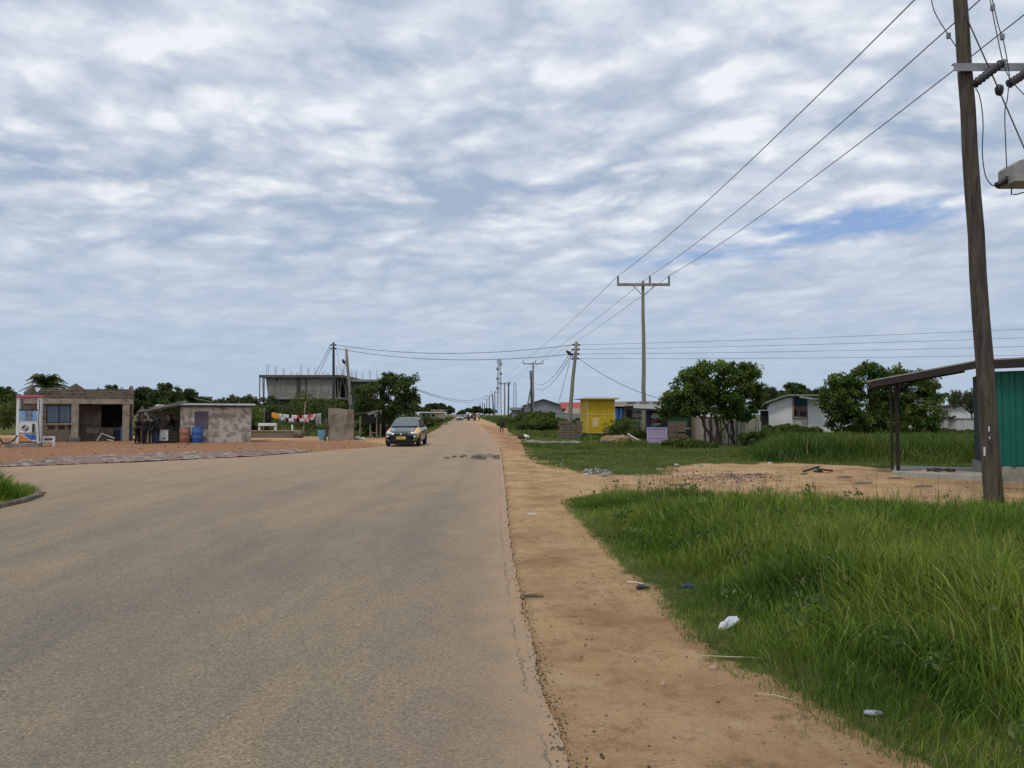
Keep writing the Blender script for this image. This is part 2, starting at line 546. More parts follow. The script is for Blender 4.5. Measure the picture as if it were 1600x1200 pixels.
def build_ground():
    X = axis(-1500, 1500, -5, 13, .13, 1.09)
    Y = axis(-120, 2600, 2.2, 26, .13, 1.055)
    xx, yy = np.meshgrid(X, Y)
    x, y = xx.ravel(), yy.ravel()
    P = np.stack([x, y], 1)
    z = ground_h(x, y)
    nx, ny = len(X), len(Y)
    i = np.arange(nx * ny).reshape(ny, nx)
    q = np.stack([i[:-1, :-1], i[:-1, 1:], i[1:, 1:], i[1:, :-1]], -1).reshape(-1, 4)
    soft = lambda d, w: np.clip(.5 - d / w, 0, 1)
    jit = (fbm(x * 1.5, y * 1.5, 33, 3) - .5) * np.clip(y / 20, .6, 3)
    green = np.zeros(len(x))
    for g_, w_ in ((G_NEAR, .5), (G_MID, 1.2), (G_LEFT, 2.0), (G_ISLE, .5)):
        green = np.maximum(green, soft(sdf(P, g_) + jit * w_, w_ * .8))
    green = np.maximum(green, np.clip((np.abs(x) - 45) / 20, 0, 1) * (y > -30))
    red = np.maximum(soft(sdf(P, Z_RED) + jit * .6, 1.5), .8 * soft(sdf(P, Z_RED2) + jit, 1.2))
    path = soft(np.abs(sdf(P, ROAD) - .8) - .5 + jit * .4, .8)
    o = np_mesh('ground', np.stack([x, y, z], 1), q, np.zeros((0, 3), int), None_mat(), np.stack([red, green, path], 1), smooth=True)
    tag(o, kind='structure')

def None_mat():
    m, nt, p = newmat('earth')
    v = coords(nt)
    a = _n(nt, 'ShaderNodeAttribute', attribute_name='tone')
    s = _n(nt, 'ShaderNodeSeparateColor')
    nt.links.new(a.outputs['Color'], s.inputs[0])
    n1 = noise(nt, v, .9, 8, .6)
    n2 = noise(nt, v, 5, 8, .68)
    n3 = noise(nt, v, 60, 5, .75)
    tan = ramp(nt, n1, [(.32, (.60, .40, .215)), (.5, (.50, .318, .165)), (.66, (.355, .205, .102))])
    dk = ramp(nt, n2, [(.52, (0, 0, 0)), (.72, (.7, .7, .7))])
    tan = mixc(nt, dk, tan, (.19, .105, .058))
    lt = ramp(nt, noise(nt, coords(nt, (1, .55, 1)), 2.1, 8, .62), [(.55, (0, 0, 0)), (.75, (.7, .7, .7))])
    tan = mixc(nt, lt, tan, (.66, .48, .29))
    ch = ramp(nt, noise(nt, coords(nt, (1, .7, 1)), 13, 6, .72, .6), [(.56, (0, 0, 0)), (.66, (1, 1, 1))])
    chm = ramp(nt, noise(nt, v, .75, 4, .55), [(.50, (0, 0, 0)), (.66, (.8, .8, .8))])
    tan = mixc(nt, mixc(nt, 1.0, ch, chm, 'MULTIPLY'), tan, (.13, .075, .042))
    red = ramp(nt, n2, [(.3, (.43, .25, .145)), (.52, (.335, .17, .09)), (.64, (.17, .095, .06))])
    col = mixc(nt, s.outputs[0], tan, red)
    gr = ramp(nt, n2, [(.3, (.07, .10, .025)), (.5, (.10, .12, .032)), (.72, (.19, .16, .06))])
    ge = math_n(nt, 'ADD', s.outputs[1], math_n(nt, 'MULTIPLY', math_n(nt, 'SUBTRACT', n2, .5), 1.2))
    gf = ramp(nt, ge, [(.4, (0, 0, 0)), (.62, (1, 1, 1))])
    col = mixc(nt, gf, col, gr)
    col = mixc(nt, 1.0, col, ramp(nt, n3, [(.25, (.72, .72, .72)), (.75, (1.2, 1.2, 1.2))]), 'MULTIPLY')
    nt.links.new(col, p.inputs['Base Color'])
    p.inputs['Roughness'].default_value = .95
    p.inputs['Specular IOR Level'].default_value = .1
    h = math_n(nt, 'ADD', math_n(nt, 'MULTIPLY', n2, 2.0), math_n(nt, 'MULTIPLY', n3, .5))
    bump(nt, p, h, .95, .045)
    return m
build_ground()

# ------------------------------------------------------------------ road
def jag(poly, amp, step, seed, far=45):
    """break a polyline into short steps with a ragged edge"""
    out = []
    n = len(poly)
    for i in range(n):
        a, b = Vector((poly[i][0], poly[i][1])), Vector((poly[(i + 1) % n][0], poly[(i + 1) % n][1]))
        L = (b - a).length
        k = max(1, int(L / step)) if max(a.y, b.y) < far and min(a.y, b.y) > -2 else max(1, int(L / 8))
        nrm = Vector((-(b - a).y, (b - a).x)).normalized()
        for j in range(k):
            p = a.lerp(b, j / k)
            am = amp * min(1 + p.y / 12, 4)
            w = (float(fbm(p.x * 2.2, p.y * 2.2, seed, 2)) - .5) * 2 + (random.random() - .5) * .8
            if j == 0 and k == 1: w = 0
            out.append(p + nrm * w * am)
    return out

def sheet(poly, z0, z1):
    """flat polygon with a skirt"""
    mb = MB()
    tri = tessellate_polygon([[Vector((p[0], p[1], 0)) for p in poly]])
    n = len(poly)
    mb.add([(p[0], p[1], z1) for p in poly], [tuple(t) for t in tri])
    mb.add([(p[0], p[1], z1) for p in poly] + [(p[0], p[1], z0) for p in poly], [(k, (k + 1) % n, (k + 1) % n + n, k + n) for k in range(n)], 1)
    return mb

def road_mat():
    m, nt, p = newmat('dusty_asphalt')
    v = coords(nt)
    n1 = noise(nt, coords(nt, (1.0, .16, 1)), .75, 5, .55)
    n2 = noise(nt, coords(nt, (1.1, .35, 1)), 1.5, 8, .62)
    n3 = noise(nt, v, 62, 3, .75)
    dust = math_n(nt, 'ADD', math_n(nt, 'MULTIPLY', n1, .65), math_n(nt, 'MULTIPLY', n2, .45))
    col = ramp(nt, dust, [(.42, (.150, .134, .107)), (.54, (.192, .162, .120)), (.66, (.248, .195, .132)), (.80, (.34, .245, .150))])
    # farther up the road more blown dust lies on it
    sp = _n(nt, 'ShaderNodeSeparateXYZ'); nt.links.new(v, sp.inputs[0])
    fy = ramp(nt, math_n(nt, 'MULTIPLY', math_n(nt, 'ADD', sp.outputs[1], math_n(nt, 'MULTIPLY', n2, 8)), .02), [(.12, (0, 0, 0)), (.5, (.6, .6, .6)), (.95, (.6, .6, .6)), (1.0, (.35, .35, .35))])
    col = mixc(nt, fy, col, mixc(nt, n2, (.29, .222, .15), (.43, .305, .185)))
    sc = noise(nt, v, 38, 2, .6)
    agg = ramp(nt, n3, [(.28, (.48, .48, .48)), (.5, (1, 1, 1)), (.62, (1.28, 1.25, 1.18)), (.70, (2.1, 2.05, 1.9))])
    col = mixc(nt, 1.0, col, agg, 'MULTIPLY')
    col = mixc(nt, 1.0, col, ramp(nt, sc, [(.3, (.84, .84, .84)), (.7, (1.12, 1.12, 1.12))]), 'MULTIPLY')
    # oil and damp patches
    pt = ramp(nt, noise(nt, coords(nt, (1, .22, 1)), .9, 6, .6), [(.58, (0, 0, 0)), (.72, (.38, .38, .38))])
    col = mixc(nt, pt, col, (.125, .112, .098))
    # blown soil along both edges, and the crack that follows the right edge
    X_, Y_ = sp.outputs[0], sp.outputs[1]
    ys = [(3.0, .31), (3.58, .27), (4.7, .18), (5.6, .13), (7.83, .04), (9.75, -.02), (12.9, -.09), (16.8, -.16), (27, -.34), (37, -.62), (46, -1.0), (60, -1.9)]
    er = _n(nt, 'ShaderNodeFloatCurve')
    cv = er.mapping.curves[0]
    for i, (yy, xx) in enumerate(ys):
        q = (yy / 60, (xx + 3) / 4)
        if i == 0: cv.points[0].location = q
        elif i == 1: cv.points[1].location = q
        else: cv.points.new(*q)
    er.mapping.update()
    nt.links.new(math_n(nt, 'DIVIDE', Y_, 60.0), er.inputs['Value'])
    xe = math_n(nt, 'SUBTRACT', math_n(nt, 'MULTIPLY', er.outputs[0], 4.0), 3.0)
    de = math_n(nt, 'SUBTRACT', xe, X_)
    nb = noise(nt, v, 3.0, 7, .65)
    for c0, wd, am in ((1.15, .28, .12), (2.65, .30, .14), (4.2, .3, .10), (5.7, .3, .10)):
        q = math_n(nt, 'DIVIDE', math_n(nt, 'SUBTRACT', math_n(nt, 'ADD', de, math_n(nt, 'MULTIPLY', math_n(nt, 'SUBTRACT', n1, .5), 1.2)), c0), wd)
        f_ = math_n(nt, 'MULTIPLY', math_n(nt, 'POWER', 2.718, math_n(nt, 'MULTIPLY', math_n(nt, 'MULTIPLY', q, q), -1.0)), am * 1.3)
        col = mixc(nt, f_, col, (.125, .115, .10))
    dd = math_n(nt, 'ADD', de, math_n(nt, 'MULTIPLY', math_n(nt, 'SUBTRACT', nb, .5), 1.1))
    ed = ramp(nt, math_n(nt, 'ADD', math_n(nt, 'MULTIPLY', dd, .6), .25), [(.16, (.9,) * 3), (.46, (.32,) * 3), (.85, (0, 0, 0))])
    col = mixc(nt, ed, col, mixc(nt, nb, (.36, .225, .125), (.46, .315, .19)))
    # left: line of the forecourt
    dl = math_n(nt, 'ADD', math_n(nt, 'MULTIPLY', math_n(nt, 'ADD', X_, 6.65), .847), math_n(nt, 'MULTIPLY', math_n(nt, 'SUBTRACT', Y_, 38.0), -.532))
    dl = math_n(nt, 'ADD', dl, math_n(nt, 'MULTIPLY', math_n(nt, 'SUBTRACT', nb, .5), 7))
    el_ = ramp(nt, math_n(nt, 'MULTIPLY', dl, .1), [(0.0, (.7,) * 3), (.25, (.45,) * 3), (.95, (0, 0, 0))])
    col = mixc(nt, el_, col, mixc(nt, n2, (.33, .205, .12), (.44, .30, .18)))
    cw = noise(nt, coords(nt, (1, .9, 1)), 9.0, 6, .7)
    cd = math_n(nt, 'ABSOLUTE', math_n(nt, 'SUBTRACT', math_n(nt, 'SUBTRACT', de, .10), math_n(nt, 'MULTIPLY', math_n(nt, 'SUBTRACT', cw, .5), .16)))
    cr = ramp(nt, math_n(nt, 'MULTIPLY', cd, 10.0), [(.02, (.6,) * 3), (.10, (0, 0, 0))])
    brk = ramp(nt, noise(nt, v, 1.3, 4, .6), [(.42, (0, 0, 0)), (.52, (1, 1, 1))])
    cr = mixc(nt, 1.0, cr, brk, 'MULTIPLY')
    col = mixc(nt, cr, col, (.045, .038, .03))
    nt.links.new(col, p.inputs['Base Color'])
    p.inputs['Roughness'].default_value = .88
    p.inputs['Specular IOR Level'].default_value = .25
    bump(nt, p, n3, .55, .008)
    return m
M['road'] = road_mat()
M['road_edge'] = mat('broken_asphalt_edge', (.085, .07, .055), (.20, .14, .09), 5, .95, bmp=.6)
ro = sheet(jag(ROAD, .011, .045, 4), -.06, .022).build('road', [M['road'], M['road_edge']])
tag(ro, kind='structure')

# churned pale mud strip on the left of the junction
def mud():
    poly = GP([(-150, 742), (-40, 730), (40, 719.5), (100, 714.5), (180, 711.5), (260, 708.5), (330, 706.5), (400, 705.5), (470, 704.5), (500, 705.8), (400, 713.2), (300, 718.2), (200, 723.2), (100, 727), (0, 730.3)])
    P = [Vector((p.x, p.y)) for p in poly]
    xs = np.arange(min(p.x for p in P), max(p.x for p in P), .11)
    ys = np.arange(min(p.y for p in P), max(p.y for p in P), .11)
    xx, yy = np.meshgrid(xs, ys)
    x, y = xx.ravel(), yy.ravel()
    d = sdf(np.stack([x, y], 1), P)
    h = np.clip(-d / .5, 0, 1) * (fbm(x * 2.2, y * 3.8, 51, 4) - .38) * .26
    keep = (d < -.02).reshape(xx.shape)
    i = np.arange(len(x)).reshape(xx.shape)
    ok = keep[:-1, :-1] & keep[1:, :-1] & keep[:-1, 1:] & keep[1:, 1:]
    q = np.stack([i[:-1, :-1], i[:-1, 1:], i[1:, 1:], i[1:, :-1]], -1)[ok]
    m, nt, pr = newmat('churned_mud')
    v = coords(nt, (.55, 1.5, 1))
    n1, n2, n3 = noise(nt, v, 1.1, 7, .62, .5), noise(nt, v, 2.2, 7, .65), noise(nt, coords(nt), 22, 4, .7)
    col = ramp(nt, n2, [(.35, (.30, .16, .095)), (.5, (.19, .11, .075)), (.64, (.085, .055, .045))])
    ln = math_n(nt, 'ABSOLUTE', math_n(nt, 'SUBTRACT', n1, .5))
    pale = ramp(nt, ln, [(.008, (.9, .9, .9)), (.030, (0, 0, 0))])
    pale = mixc(nt, 1.0, pale, ramp(nt, n2, [(.40, (0, 0, 0)), (.52, (1, 1, 1))]), 'MULTIPLY')
    wet = ramp(nt, noise(nt, v, .8, 5, .6), [(.48, (0, 0, 0)), (.60, (.7, .7, .7))])
    col = mixc(nt, wet, col, (.20, .14, .108))
    col = mixc(nt, pale, col, (.44, .37, .32))
    col = mixc(nt, 1.0, col, ramp(nt, n3, [(.25, (.6, .6, .6)), (.75, (1.25, 1.25, 1.25))]), 'MULTIPLY')
    nt.links.new(col, pr.inputs['Base Color'])
    pr.inputs['Roughness'].default_value = .6
    bump(nt, pr, math_n(nt, 'ADD', n2, math_n(nt, 'MULTIPLY', n3, .4)), .9, .05)
    o = np_mesh('mud', np.stack([x, y, h + .02], 1), q, np.zeros((0, 3), int), m, smooth=True)
    tag(o, kind='structure')
mud()

# kerb round the grass corner
def kerb():
    pts = [E(-9.25, 4), E(-9.0, 9), E(-8.82, 13.0), E(-8.95, 14.2), E(-9.28, 15.3), E(-9.75, 15.95), E(-10.4, 16.35), E(-11.6, 16.5), E(-15, 15.2), E(-24, 11.9)]
    mb = MB()
    for a, b in zip(pts, pts[1:]):
        d = (b - a).normalized(); nrm = Vector((-d.y, d.x, 0))
        q = [a, b, b + nrm * .16, a + nrm * .16]
        mb.prism(q, -.05, .10)
    o = mb.build('kerb', mat('dusty_kerb', (.22, .18, .135), (.15, .12, .09), 2, .95, c3=(.09, .08, .05), s3=3, lo3=.45, hi3=.6), bevel=.03)
    tag(o, kind='structure')
kerb()

# ------------------------------------------------------------------ grass blades
def blades(name, poly, n, box, hfun, width, tones, lean=.35, seed=1, dens=None, mat_=None, zoff=-.01):
    r = np.random.default_rng(seed)
    x0, x1, y0, y1 = box
    x, y = r.uniform(x0, x1, n), r.uniform(y0, y1, n)
    d = sdf(np.stack([x, y], 1), poly)
    h = hfun(x, y, d, r)
    k = h > .015
    if dens is not None:
        k &= r.random(n) < dens(x, y, d)
    x, y, h, d = x[k], y[k], h[k], d[k]
    n = len(x)
    z = ground_h(x, y) + zoff
    h = h * r.uniform(.45, 1.25, n) * (.7 + .6 * fbm(x * 4.5, y * 4.5, seed + 30, 2))
    a = r.uniform(0, 2 * PI, n)
    # clumps lean together
    a = np.where(r.random(n) < .35, 2 * PI * fbm(x * .9, y * .9, seed + 40, 2) * 2 + r.normal(0, .5, n), a)
    b = r.uniform(.1, 1, n) * lean * (1 + .6 * fbm(x * 1.1, y * 1.1, seed + 50, 2))
    w = width(x, y, r) * np.clip(h / .3, .4, 1.3)
    side = r.uniform(0, 2 * PI, n)
    sx, sy = np.cos(side) * w, np.sin(side) * w
    V = np.zeros((n, 7, 3), np.float32)
    for i, (t, ww) in enumerate(((0, 1), (.42, .85), (.78, .55))):
        cx = x + np.cos(a) * b * h * t * t * 1.2; cy = y + np.sin(a) * b * h * t * t * 1.2; cz = z + h * (t - .25 * b * t * t)
        V[:, i * 2] = np.stack([cx - sx * ww, cy - sy * ww, cz], 1)
        V[:, i * 2 + 1] = np.stack([cx + sx * ww, cy + sy * ww, cz], 1)
    V[:, 6] = np.stack([x + np.cos(a) * b * h * 1.2, y + np.sin(a) * b * h * 1.2, z + h * (1 - .32 * b)], 1)
    base = (np.arange(n) * 7)[:, None]
    q = np.concatenate([base + np.array([0, 1, 3, 2]), base + np.array([2, 3, 5, 4])])
    t = base + np.array([4, 5, 6])
    T = np.array(tones)
    f = np.clip(fbm(x * .9, y * .9, seed + 60, 3) * 1.9 - .45 + r.normal(0, .26, n), 0, .999) * (len(T) - 1)
    i0 = f.astype(int); fr = (f - i0)[:, None]
    c = T[i0] * (1 - fr) + T[np.minimum(i0 + 1, len(T) - 1)] * fr
    c *= r.uniform(.6, 1.4, (n, 1))
    straw = r.random(n) < .025
    c[straw] = np.array([.36, .32, .15])
    return np_mesh(name, V.reshape(-1, 3), q, t, mat_ or M['blade'], np.repeat(c, 7, 0))

GREENS = [(.054, .108, .018), (.095, .165, .024), (.15, .22, .034), (.23, .275, .06)]
DULL = [(.07, .12, .025), (.11, .16, .035), (.17, .19, .055), (.24, .22, .085)]

def h_near(x, y, d, r):
    e = np.clip((-d + (fbm(x * 1.6, y * 1.6, 71, 3) - .5) * .7) / np.where(y > 11.5, 2.4, 1.5), 0, 1)
    return np.where(d < .12, .045 + e ** 1.2 * (.30 + .34 * np.clip(fbm(x * .55, y * .55, 77, 3) * 1.9 - .45, 0, 1)), 0)
# the tall field beside the camera: denser close by
o = blades('grass', G_NEAR, 120000, (.7, 8.2, 3.0, 9.5), h_near, lambda x, y, r: r.uniform(.003, .0075, len(x)), GREENS, .55, 2)
tag(o, kind='stuff')
o = blades('grass', G_NEAR, 105000, (.9, 13.5, 9.5, 15.8), h_near, lambda x, y, r: r.uniform(.005, .011, len(x)), GREENS, .5, 3)
tag(o, kind='stuff')
o = blades('grass', G_NEAR, 20000, (8.2, 14, 3.0, 9.5), h_near, lambda x, y, r: r.uniform(.005, .009, len(x)), GREENS, .5, 4)
tag(o, kind='stuff')
# thin trampled grass creeping over the edge of the dirt
o = blades('grass', G_NEAR, 60000, (.2, 4.2, 3.0, 15), lambda x, y, d, r: np.where((d > -.35) & (d < .40), .05, 0), lambda x, y, r: r.uniform(.003, .005, len(x)),
           DULL, .9, 5, dens=lambda x, y, d: np.clip(fbm(x * 2.5, y * 2.5, 88, 3) * 2.6 - 1.0 - np.clip(d, 0, 1) * 1.6, 0, 1))
tag(o, kind='stuff')
o = blades('dry_straw', G_NEAR, 26000, (.3, 6.5, 3.0, 15), lambda x, y, d, r: np.where((d > -.6) & (d < .55), r.uniform(.03, .09, len(x)), 0), lambda x, y, r: r.uniform(.002, .0035, len(x)),
           [(.34, .28, .14), (.46, .39, .22), (.28, .24, .10)], 2.6, 15, dens=lambda x, y, d: np.clip(fbm(x * 2, y * 2, 89, 3) * 2.4 - .85 - np.abs(d) * .9, 0, 1))
tag(o, kind='stuff')
# seed stalks standing above the field
o = blades('grass', G_NEAR, 2600, (1.5, 12, 4.5, 15.3), lambda x, y, d, r: np.where(d < -.7, r.uniform(.55, .85, len(x)), 0), lambda x, y, r: r.uniform(.0015, .0028, len(x)),
           [(.12, .13, .05), (.17, .16, .08)], .3, 6)
tag(o, kind='stuff')
# short turf beyond the dirt path, then tall weeds
TALL = GP([(1130, 722), (1300, 725), (1400, 727), (1535, 727)]) + [E(20, 19.5), E(60, 40), E(40, 60), E(21, 58), E(12.5, 42), E(11.5, 38)]
def h_mid(x, y, d, r):
    P = np.stack([x, y], 1)
    t = np.clip(-sdf(P, TALL) / 2.5, 0, 1)
    lump = fbm(x * .35, y * .35, 91, 3)
    cap = np.maximum(1.42 - .0195 * y, .22)
    return np.where(d < .25, np.minimum(.07 + .05 * lump + t * (.40 + .75 * np.clip(lump * 1.8 - .4, 0, 1)) + np.clip((y - 34) / 10, 0, 1) * np.clip(lump * 2.2 - .9, 0, 1) * .5, cap), 0)
o = blades('grass', G_MID, 150000, (.2, 26, 18, 40), h_mid, lambda x, y, r: r.uniform(.007, .014, len(x)), [(.042, .085, .018), (.064, .115, .022), (.10, .15, .032), (.16, .19, .055)], .45, 7)
tag(o, kind='stuff')
o = blades('grass', G_MID, 90000, (-1, 42, 40, 75), h_mid, lambda x, y, r: r.uniform(.014, .028, len(x)), [(.055, .105, .024), (.08, .13, .03), (.12, .165, .04), (.16, .19, .06)], .45, 8)
tag(o, kind='stuff')
o = blades('grass', G_MID, 60000, (-12, 30, 75, 260), lambda x, y, d, r: np.where(d < 0, .25 + .9 * np.clip(fbm(x * .16, y * .16, 95, 3) * 2 - .55, 0, 1), 0), lambda x, y, r: r.uniform(.03, .06, len(x)), [(.055, .095, .028), (.08, .12, .035), (.12, .155, .05)], .45, 9)
tag(o, kind='stuff')
# left verge and the compound behind the sheds
o = blades('grass', G_LEFT, 110000, (-40, -3, 46, 100), lambda x, y, d, r: np.where(d < .2, .12 + .75 * np.clip(fbm(x * .2, y * .2, 99, 3) * 2 - .6, 0, 1) * np.clip(-d / 4, .15, 1), 0), lambda x, y, r: r.uniform(.016, .03, len(x)), [(.07, .11, .028), (.095, .135, .036), (.145, .17, .055), (.20, .20, .085)], .45, 10)
tag(o, kind='stuff')
o = blades('grass', G_LEFT, 50000, (-32, -4, 90, 260), lambda x, y, d, r: np.where(d < 0, .25 + .8 * np.clip(fbm(x * .16, y * .16, 97, 3) * 2 - .55, 0, 1), 0), lambda x, y, r: r.uniform(.03, .06, len(x)), [(.06, .095, .028), (.09, .12, .035), (.14, .165, .055)], .45, 12)
tag(o, kind='stuff')
# corner behind the kerb
o = blades('grass', G_ISLE, 60000, (-14, -8.8, 8, 16.6), lambda x, y, d, r: np.where(d < .10, .22 + .46 * np.clip(-d / .8, 0, 1) * (.5 + fbm(x, y, 14, 2)), 0), lambda x, y, r: r.uniform(.007, .012, len(x)), GREENS, .6, 13)
tag(o, kind='stuff')
# a worn green ribbon along the path and tufts at the asphalt edge
RIB = GP([(905, 762), (960, 755), (1040, 757), (1100, 760), (1000, 762), (930, 765)])
o = blades('grass', RIB, 2500, (1, 6, 16, 22), lambda x, y, d, r: np.where(d < .1, .05, 0), lambda x, y, r: r.uniform(.006, .01, len(x)), DULL, .8, 14)
tag(o, kind='stuff')

def leaves_np(clusters, per, size, tones, seed, sig=.16, droop=.25, shape=.42):
    """clusters: (centre, radius, tone 0..1); returns one cloud of leaf faces"""
    r = np.random.default_rng(seed)
    C = np.array([c[0] for c in clusters]); Rr = np.array([c[1] for c in clusters]); Tn = np.array([c[2] for c in clusters])
    k = np.repeat(np.arange(len(C)), per)
    n = len(k)
    d = r.normal(0, 1, (n, 3)); d /= np.linalg.norm(d, axis=1)[:, None]
    rad = Rr[k] * r.random(n) ** .45
    p = C[k] + d * rad[:, None] * np.array([1, 1, .8])
    # leaf axis: outwards, drooping
    ax = d + r.normal(0, .55, (n, 3)); ax[:, 2] -= droop
    ax /= np.linalg.norm(ax, axis=1)[:, None]
    t = np.cross(ax, r.normal(0, 1, (n, 3))); t /= np.linalg.norm(t, axis=1)[:, None] + 1e-9
    l = (size * r.uniform(.6, 1.35, n))[:, None]
    V = np.stack([p - ax * l * .5, p + t * l * shape * .5 - ax * l * .05, p + ax * l * .5, p - t * l * shape * .5 - ax * l * .05], 1)
    q = (np.arange(n) * 4)[:, None] + np.arange(4)
    T = np.array(tones)
    f = np.clip(Tn[k] + r.normal(0, .13, n), 0, .999) * (len(T) - 1)
    i0 = f.astype(int); fr = (f - i0)[:, None]
    c = (T[i0] * (1 - fr) + T[i0 + 1] * fr) * r.uniform(.8, 1.2, (n, 1))
    return V.reshape(-1, 3), q, np.repeat(c, 4, 0)

# broad-leaved weeds scattered through the field
def weeds(name, poly, n, box, seed, tones, hmin, hmax, ls):
    r = np.random.default_rng(seed)
    x, y = r.uniform(box[0], box[1], n), r.uniform(box[2], box[3], n)
    d = sdf(np.stack([x, y], 1), poly)
    k = (d < -.25) & (fbm(x * .8, y * .8, seed, 2) > .47)
    cl = []
    for a, b_, dd in zip(x[k], y[k], d[k]):
        h = r.uniform(hmin, hmax) * min(1, .45 + abs(dd) / 1.6)
        for _ in range(3):
            cl.append(((a + r.normal(0, .07), b_ + r.normal(0, .07), h * r.uniform(.5, 1)), r.uniform(.06, .13), r.random()))
    V, q, c = leaves_np(cl, 9, ls, tones, seed, shape=.5)
    return tag(np_mesh(name, V, q, np.zeros((0, 3), int), M['leaf'], c), kind='stuff')
weeds('undergrowth', G_NEAR, 420, (1, 9, 3.4, 15.5), 81, [(.035, .075, .02), (.06, .11, .028), (.10, .15, .04), (.17, .19, .07)], .22, .52, .055)

# ------------------------------------------------------------------ gravel, crumbs of asphalt, clods
def grit(name, n, posf, size, tones, seed):
    r = np.random.default_rng(seed)
    x, y = posf(r, n)
    n = len(x)
    d = sdf(np.stack([x, y], 1), ROAD)
    z = np.where(d < 0, .022, ground_h(x, y))
    s = size[0] + (size[1] - size[0]) * r.random(n) ** 3
    O = np.array([(1, 0, 0), (0, 1, 0), (-1, 0, 0), (0, -1, 0), (0, 0, .75), (0, 0, -.6)])
    V = O[None] * s[:, None, None] * r.uniform(.6, 1.3, (n, 6, 1))
    a = r.uniform(0, 2 * PI, n)
    c_, s_ = np.cos(a)[:, None], np.sin(a)[:, None]
    V = np.stack([V[..., 0] * c_ - V[..., 1] * s_ + x[:, None], V[..., 0] * s_ + V[..., 1] * c_ + y[:, None], V[..., 2] + z[:, None] + s[:, None] * .25], -1)
    F = np.array([(0, 1, 4), (1, 2, 4), (2, 3, 4), (3, 0, 4), (1, 0, 5), (2, 1, 5), (3, 2, 5), (0, 3, 5)])
    t = ((np.arange(n) * 6)[:, None, None] + F[None]).reshape(-1, 3)
    T = np.array(tones)
    c = T[r.integers(0, len(T), n)] * r.uniform(.7, 1.25, (n, 1))
    m = leafmat(name + '_stone', trans=0.0, rough=.95)
    return tag(np_mesh(name, V.reshape(-1, 3), np.zeros((0, 4), int), t, m, np.repeat(c, 6, 0)), kind='stuff')

def edge_pos(r, n):
    pts = np.array([(p[0], p[1]) for p in ROAD[1:14]])
    i = r.integers(0, len(pts) - 1, n); t = r.random(n)
    p = pts[i] * (1 - t[:, None]) + pts[i + 1] * t[:, None]
    return p[:, 0] + r.normal(0, .035, n) + .02, p[:, 1] + r.normal(0, .1, n)
grit('asphalt_rubble', 2200, edge_pos, (.003, .010), [(.06, .055, .05), (.09, .08, .065), (.13, .11, .08)], 31)
def strip_pos(r, n):
    y = 3 + 24 * r.random(n) ** 1.6; x = r.uniform(.2, 4.2, n)
    k = (sdf(np.stack([x, y], 1), ROAD) > .02) & (sdf(np.stack([x, y], 1), G_NEAR) > -.4)
    return x[k], y[k]
grit('gravel', 5000, strip_pos, (.002, .013), [(.30, .19, .11), (.20, .12, .07), (.42, .31, .21), (.12, .08, .05)], 32)
def path_pos(r, n):
    x, y = r.uniform(2, 14, n), r.uniform(15, 24, n)
    P = np.stack([x, y], 1)
    k = (sdf(P, G_NEAR) > 0) & (sdf(P, G_MID) > 0)
    return x[k], y[k]
grit('gravel', 1200, path_pos, (.006, .028), [(.30, .2, .13), (.2, .14, .1), (.42, .36, .3), (.12, .09, .07)], 33)
def rubbish_pos(r, n):
    g = G(934, 738); a = r.uniform(0, 6.28, n); q = np.sqrt(r.random(n))
    return g.x + .42 * q * np.cos(a), g.y + 1.0 * q * np.sin(a)
grit('rubbish', 420, rubbish_pos, (.01, .055), [(.5, .5, .5), (.28, .29, .29), (.12, .12, .12), (.55, .5, .48), (.2, .16, .13)], 36)
def purple_pos(r, n):
    g = G(1138, 746); return g.x + r.normal(0, .75, n), g.y + r.normal(0, .8, n)
grit('gravel', 800, purple_pos, (.01, .045), [(.26, .19, .17), (.18, .13, .12), (.33, .26, .22), (.11, .085, .08)], 37)
def road_pos(r, n):
    y = 3 + 12 * r.random(n) ** 1.5; x = r.uniform(-7, .5, n)
    k = sdf(np.stack([x, y], 1), ROAD) < -.05
    return x[k], y[k]
grit('gravel', 5000, road_pos, (.0015, .007), [(.5, .46, .4), (.2, .17, .13), (.08, .07, .06)], 34)
def left_pos(r, n):
    x, y = r.uniform(-32, -6, n), r.uniform(24, 44, n)
    k = (sdf(np.stack([x, y], 1), ROAD) > .1) & (sdf(np.stack([x, y], 1), Z_RED) < 0)
    return x[k], y[k]
grit('rubble', 700, left_pos, (.01, .07), [(.22, .12, .075), (.34, .26, .2), (.10, .075, .06), (.45, .4, .36)], 35)

# ------------------------------------------------------------------ trees and bushes
def lobes_to_clusters(lobes, dens, cr, seed, bias=.45):
    r = np.random.default_rng(seed)
    out = []
    for (cx, cy, cz, rx, ry, rz) in lobes:
        n = max(3, int(dens * (rx * ry * rz) ** (2 / 3) / cr ** 2))
        for _ in range(n):
            d = r.normal(0, 1, 3); d /= np.linalg.norm(d)
            f = r.random() ** bias
            f = .35 + .65 * f
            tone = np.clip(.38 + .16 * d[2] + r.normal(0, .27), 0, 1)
            out.append(((cx + d[0] * rx * f, cy + d[1] * ry * f, cz + d[2] * rz * f), cr * r.uniform(.65, 1.25), tone))
    return out

NEEM = [(.038, .075, .017), (.068, .118, .024), (.115, .172, .034), (.18, .225, .055)]
DARK = [(.033, .06, .019), (.052, .088, .025), (.078, .12, .034), (.115, .15, .046)]
PALE = [(.05, .075, .022), (.08, .11, .03), (.12, .14, .04), (.15, .165, .05)]

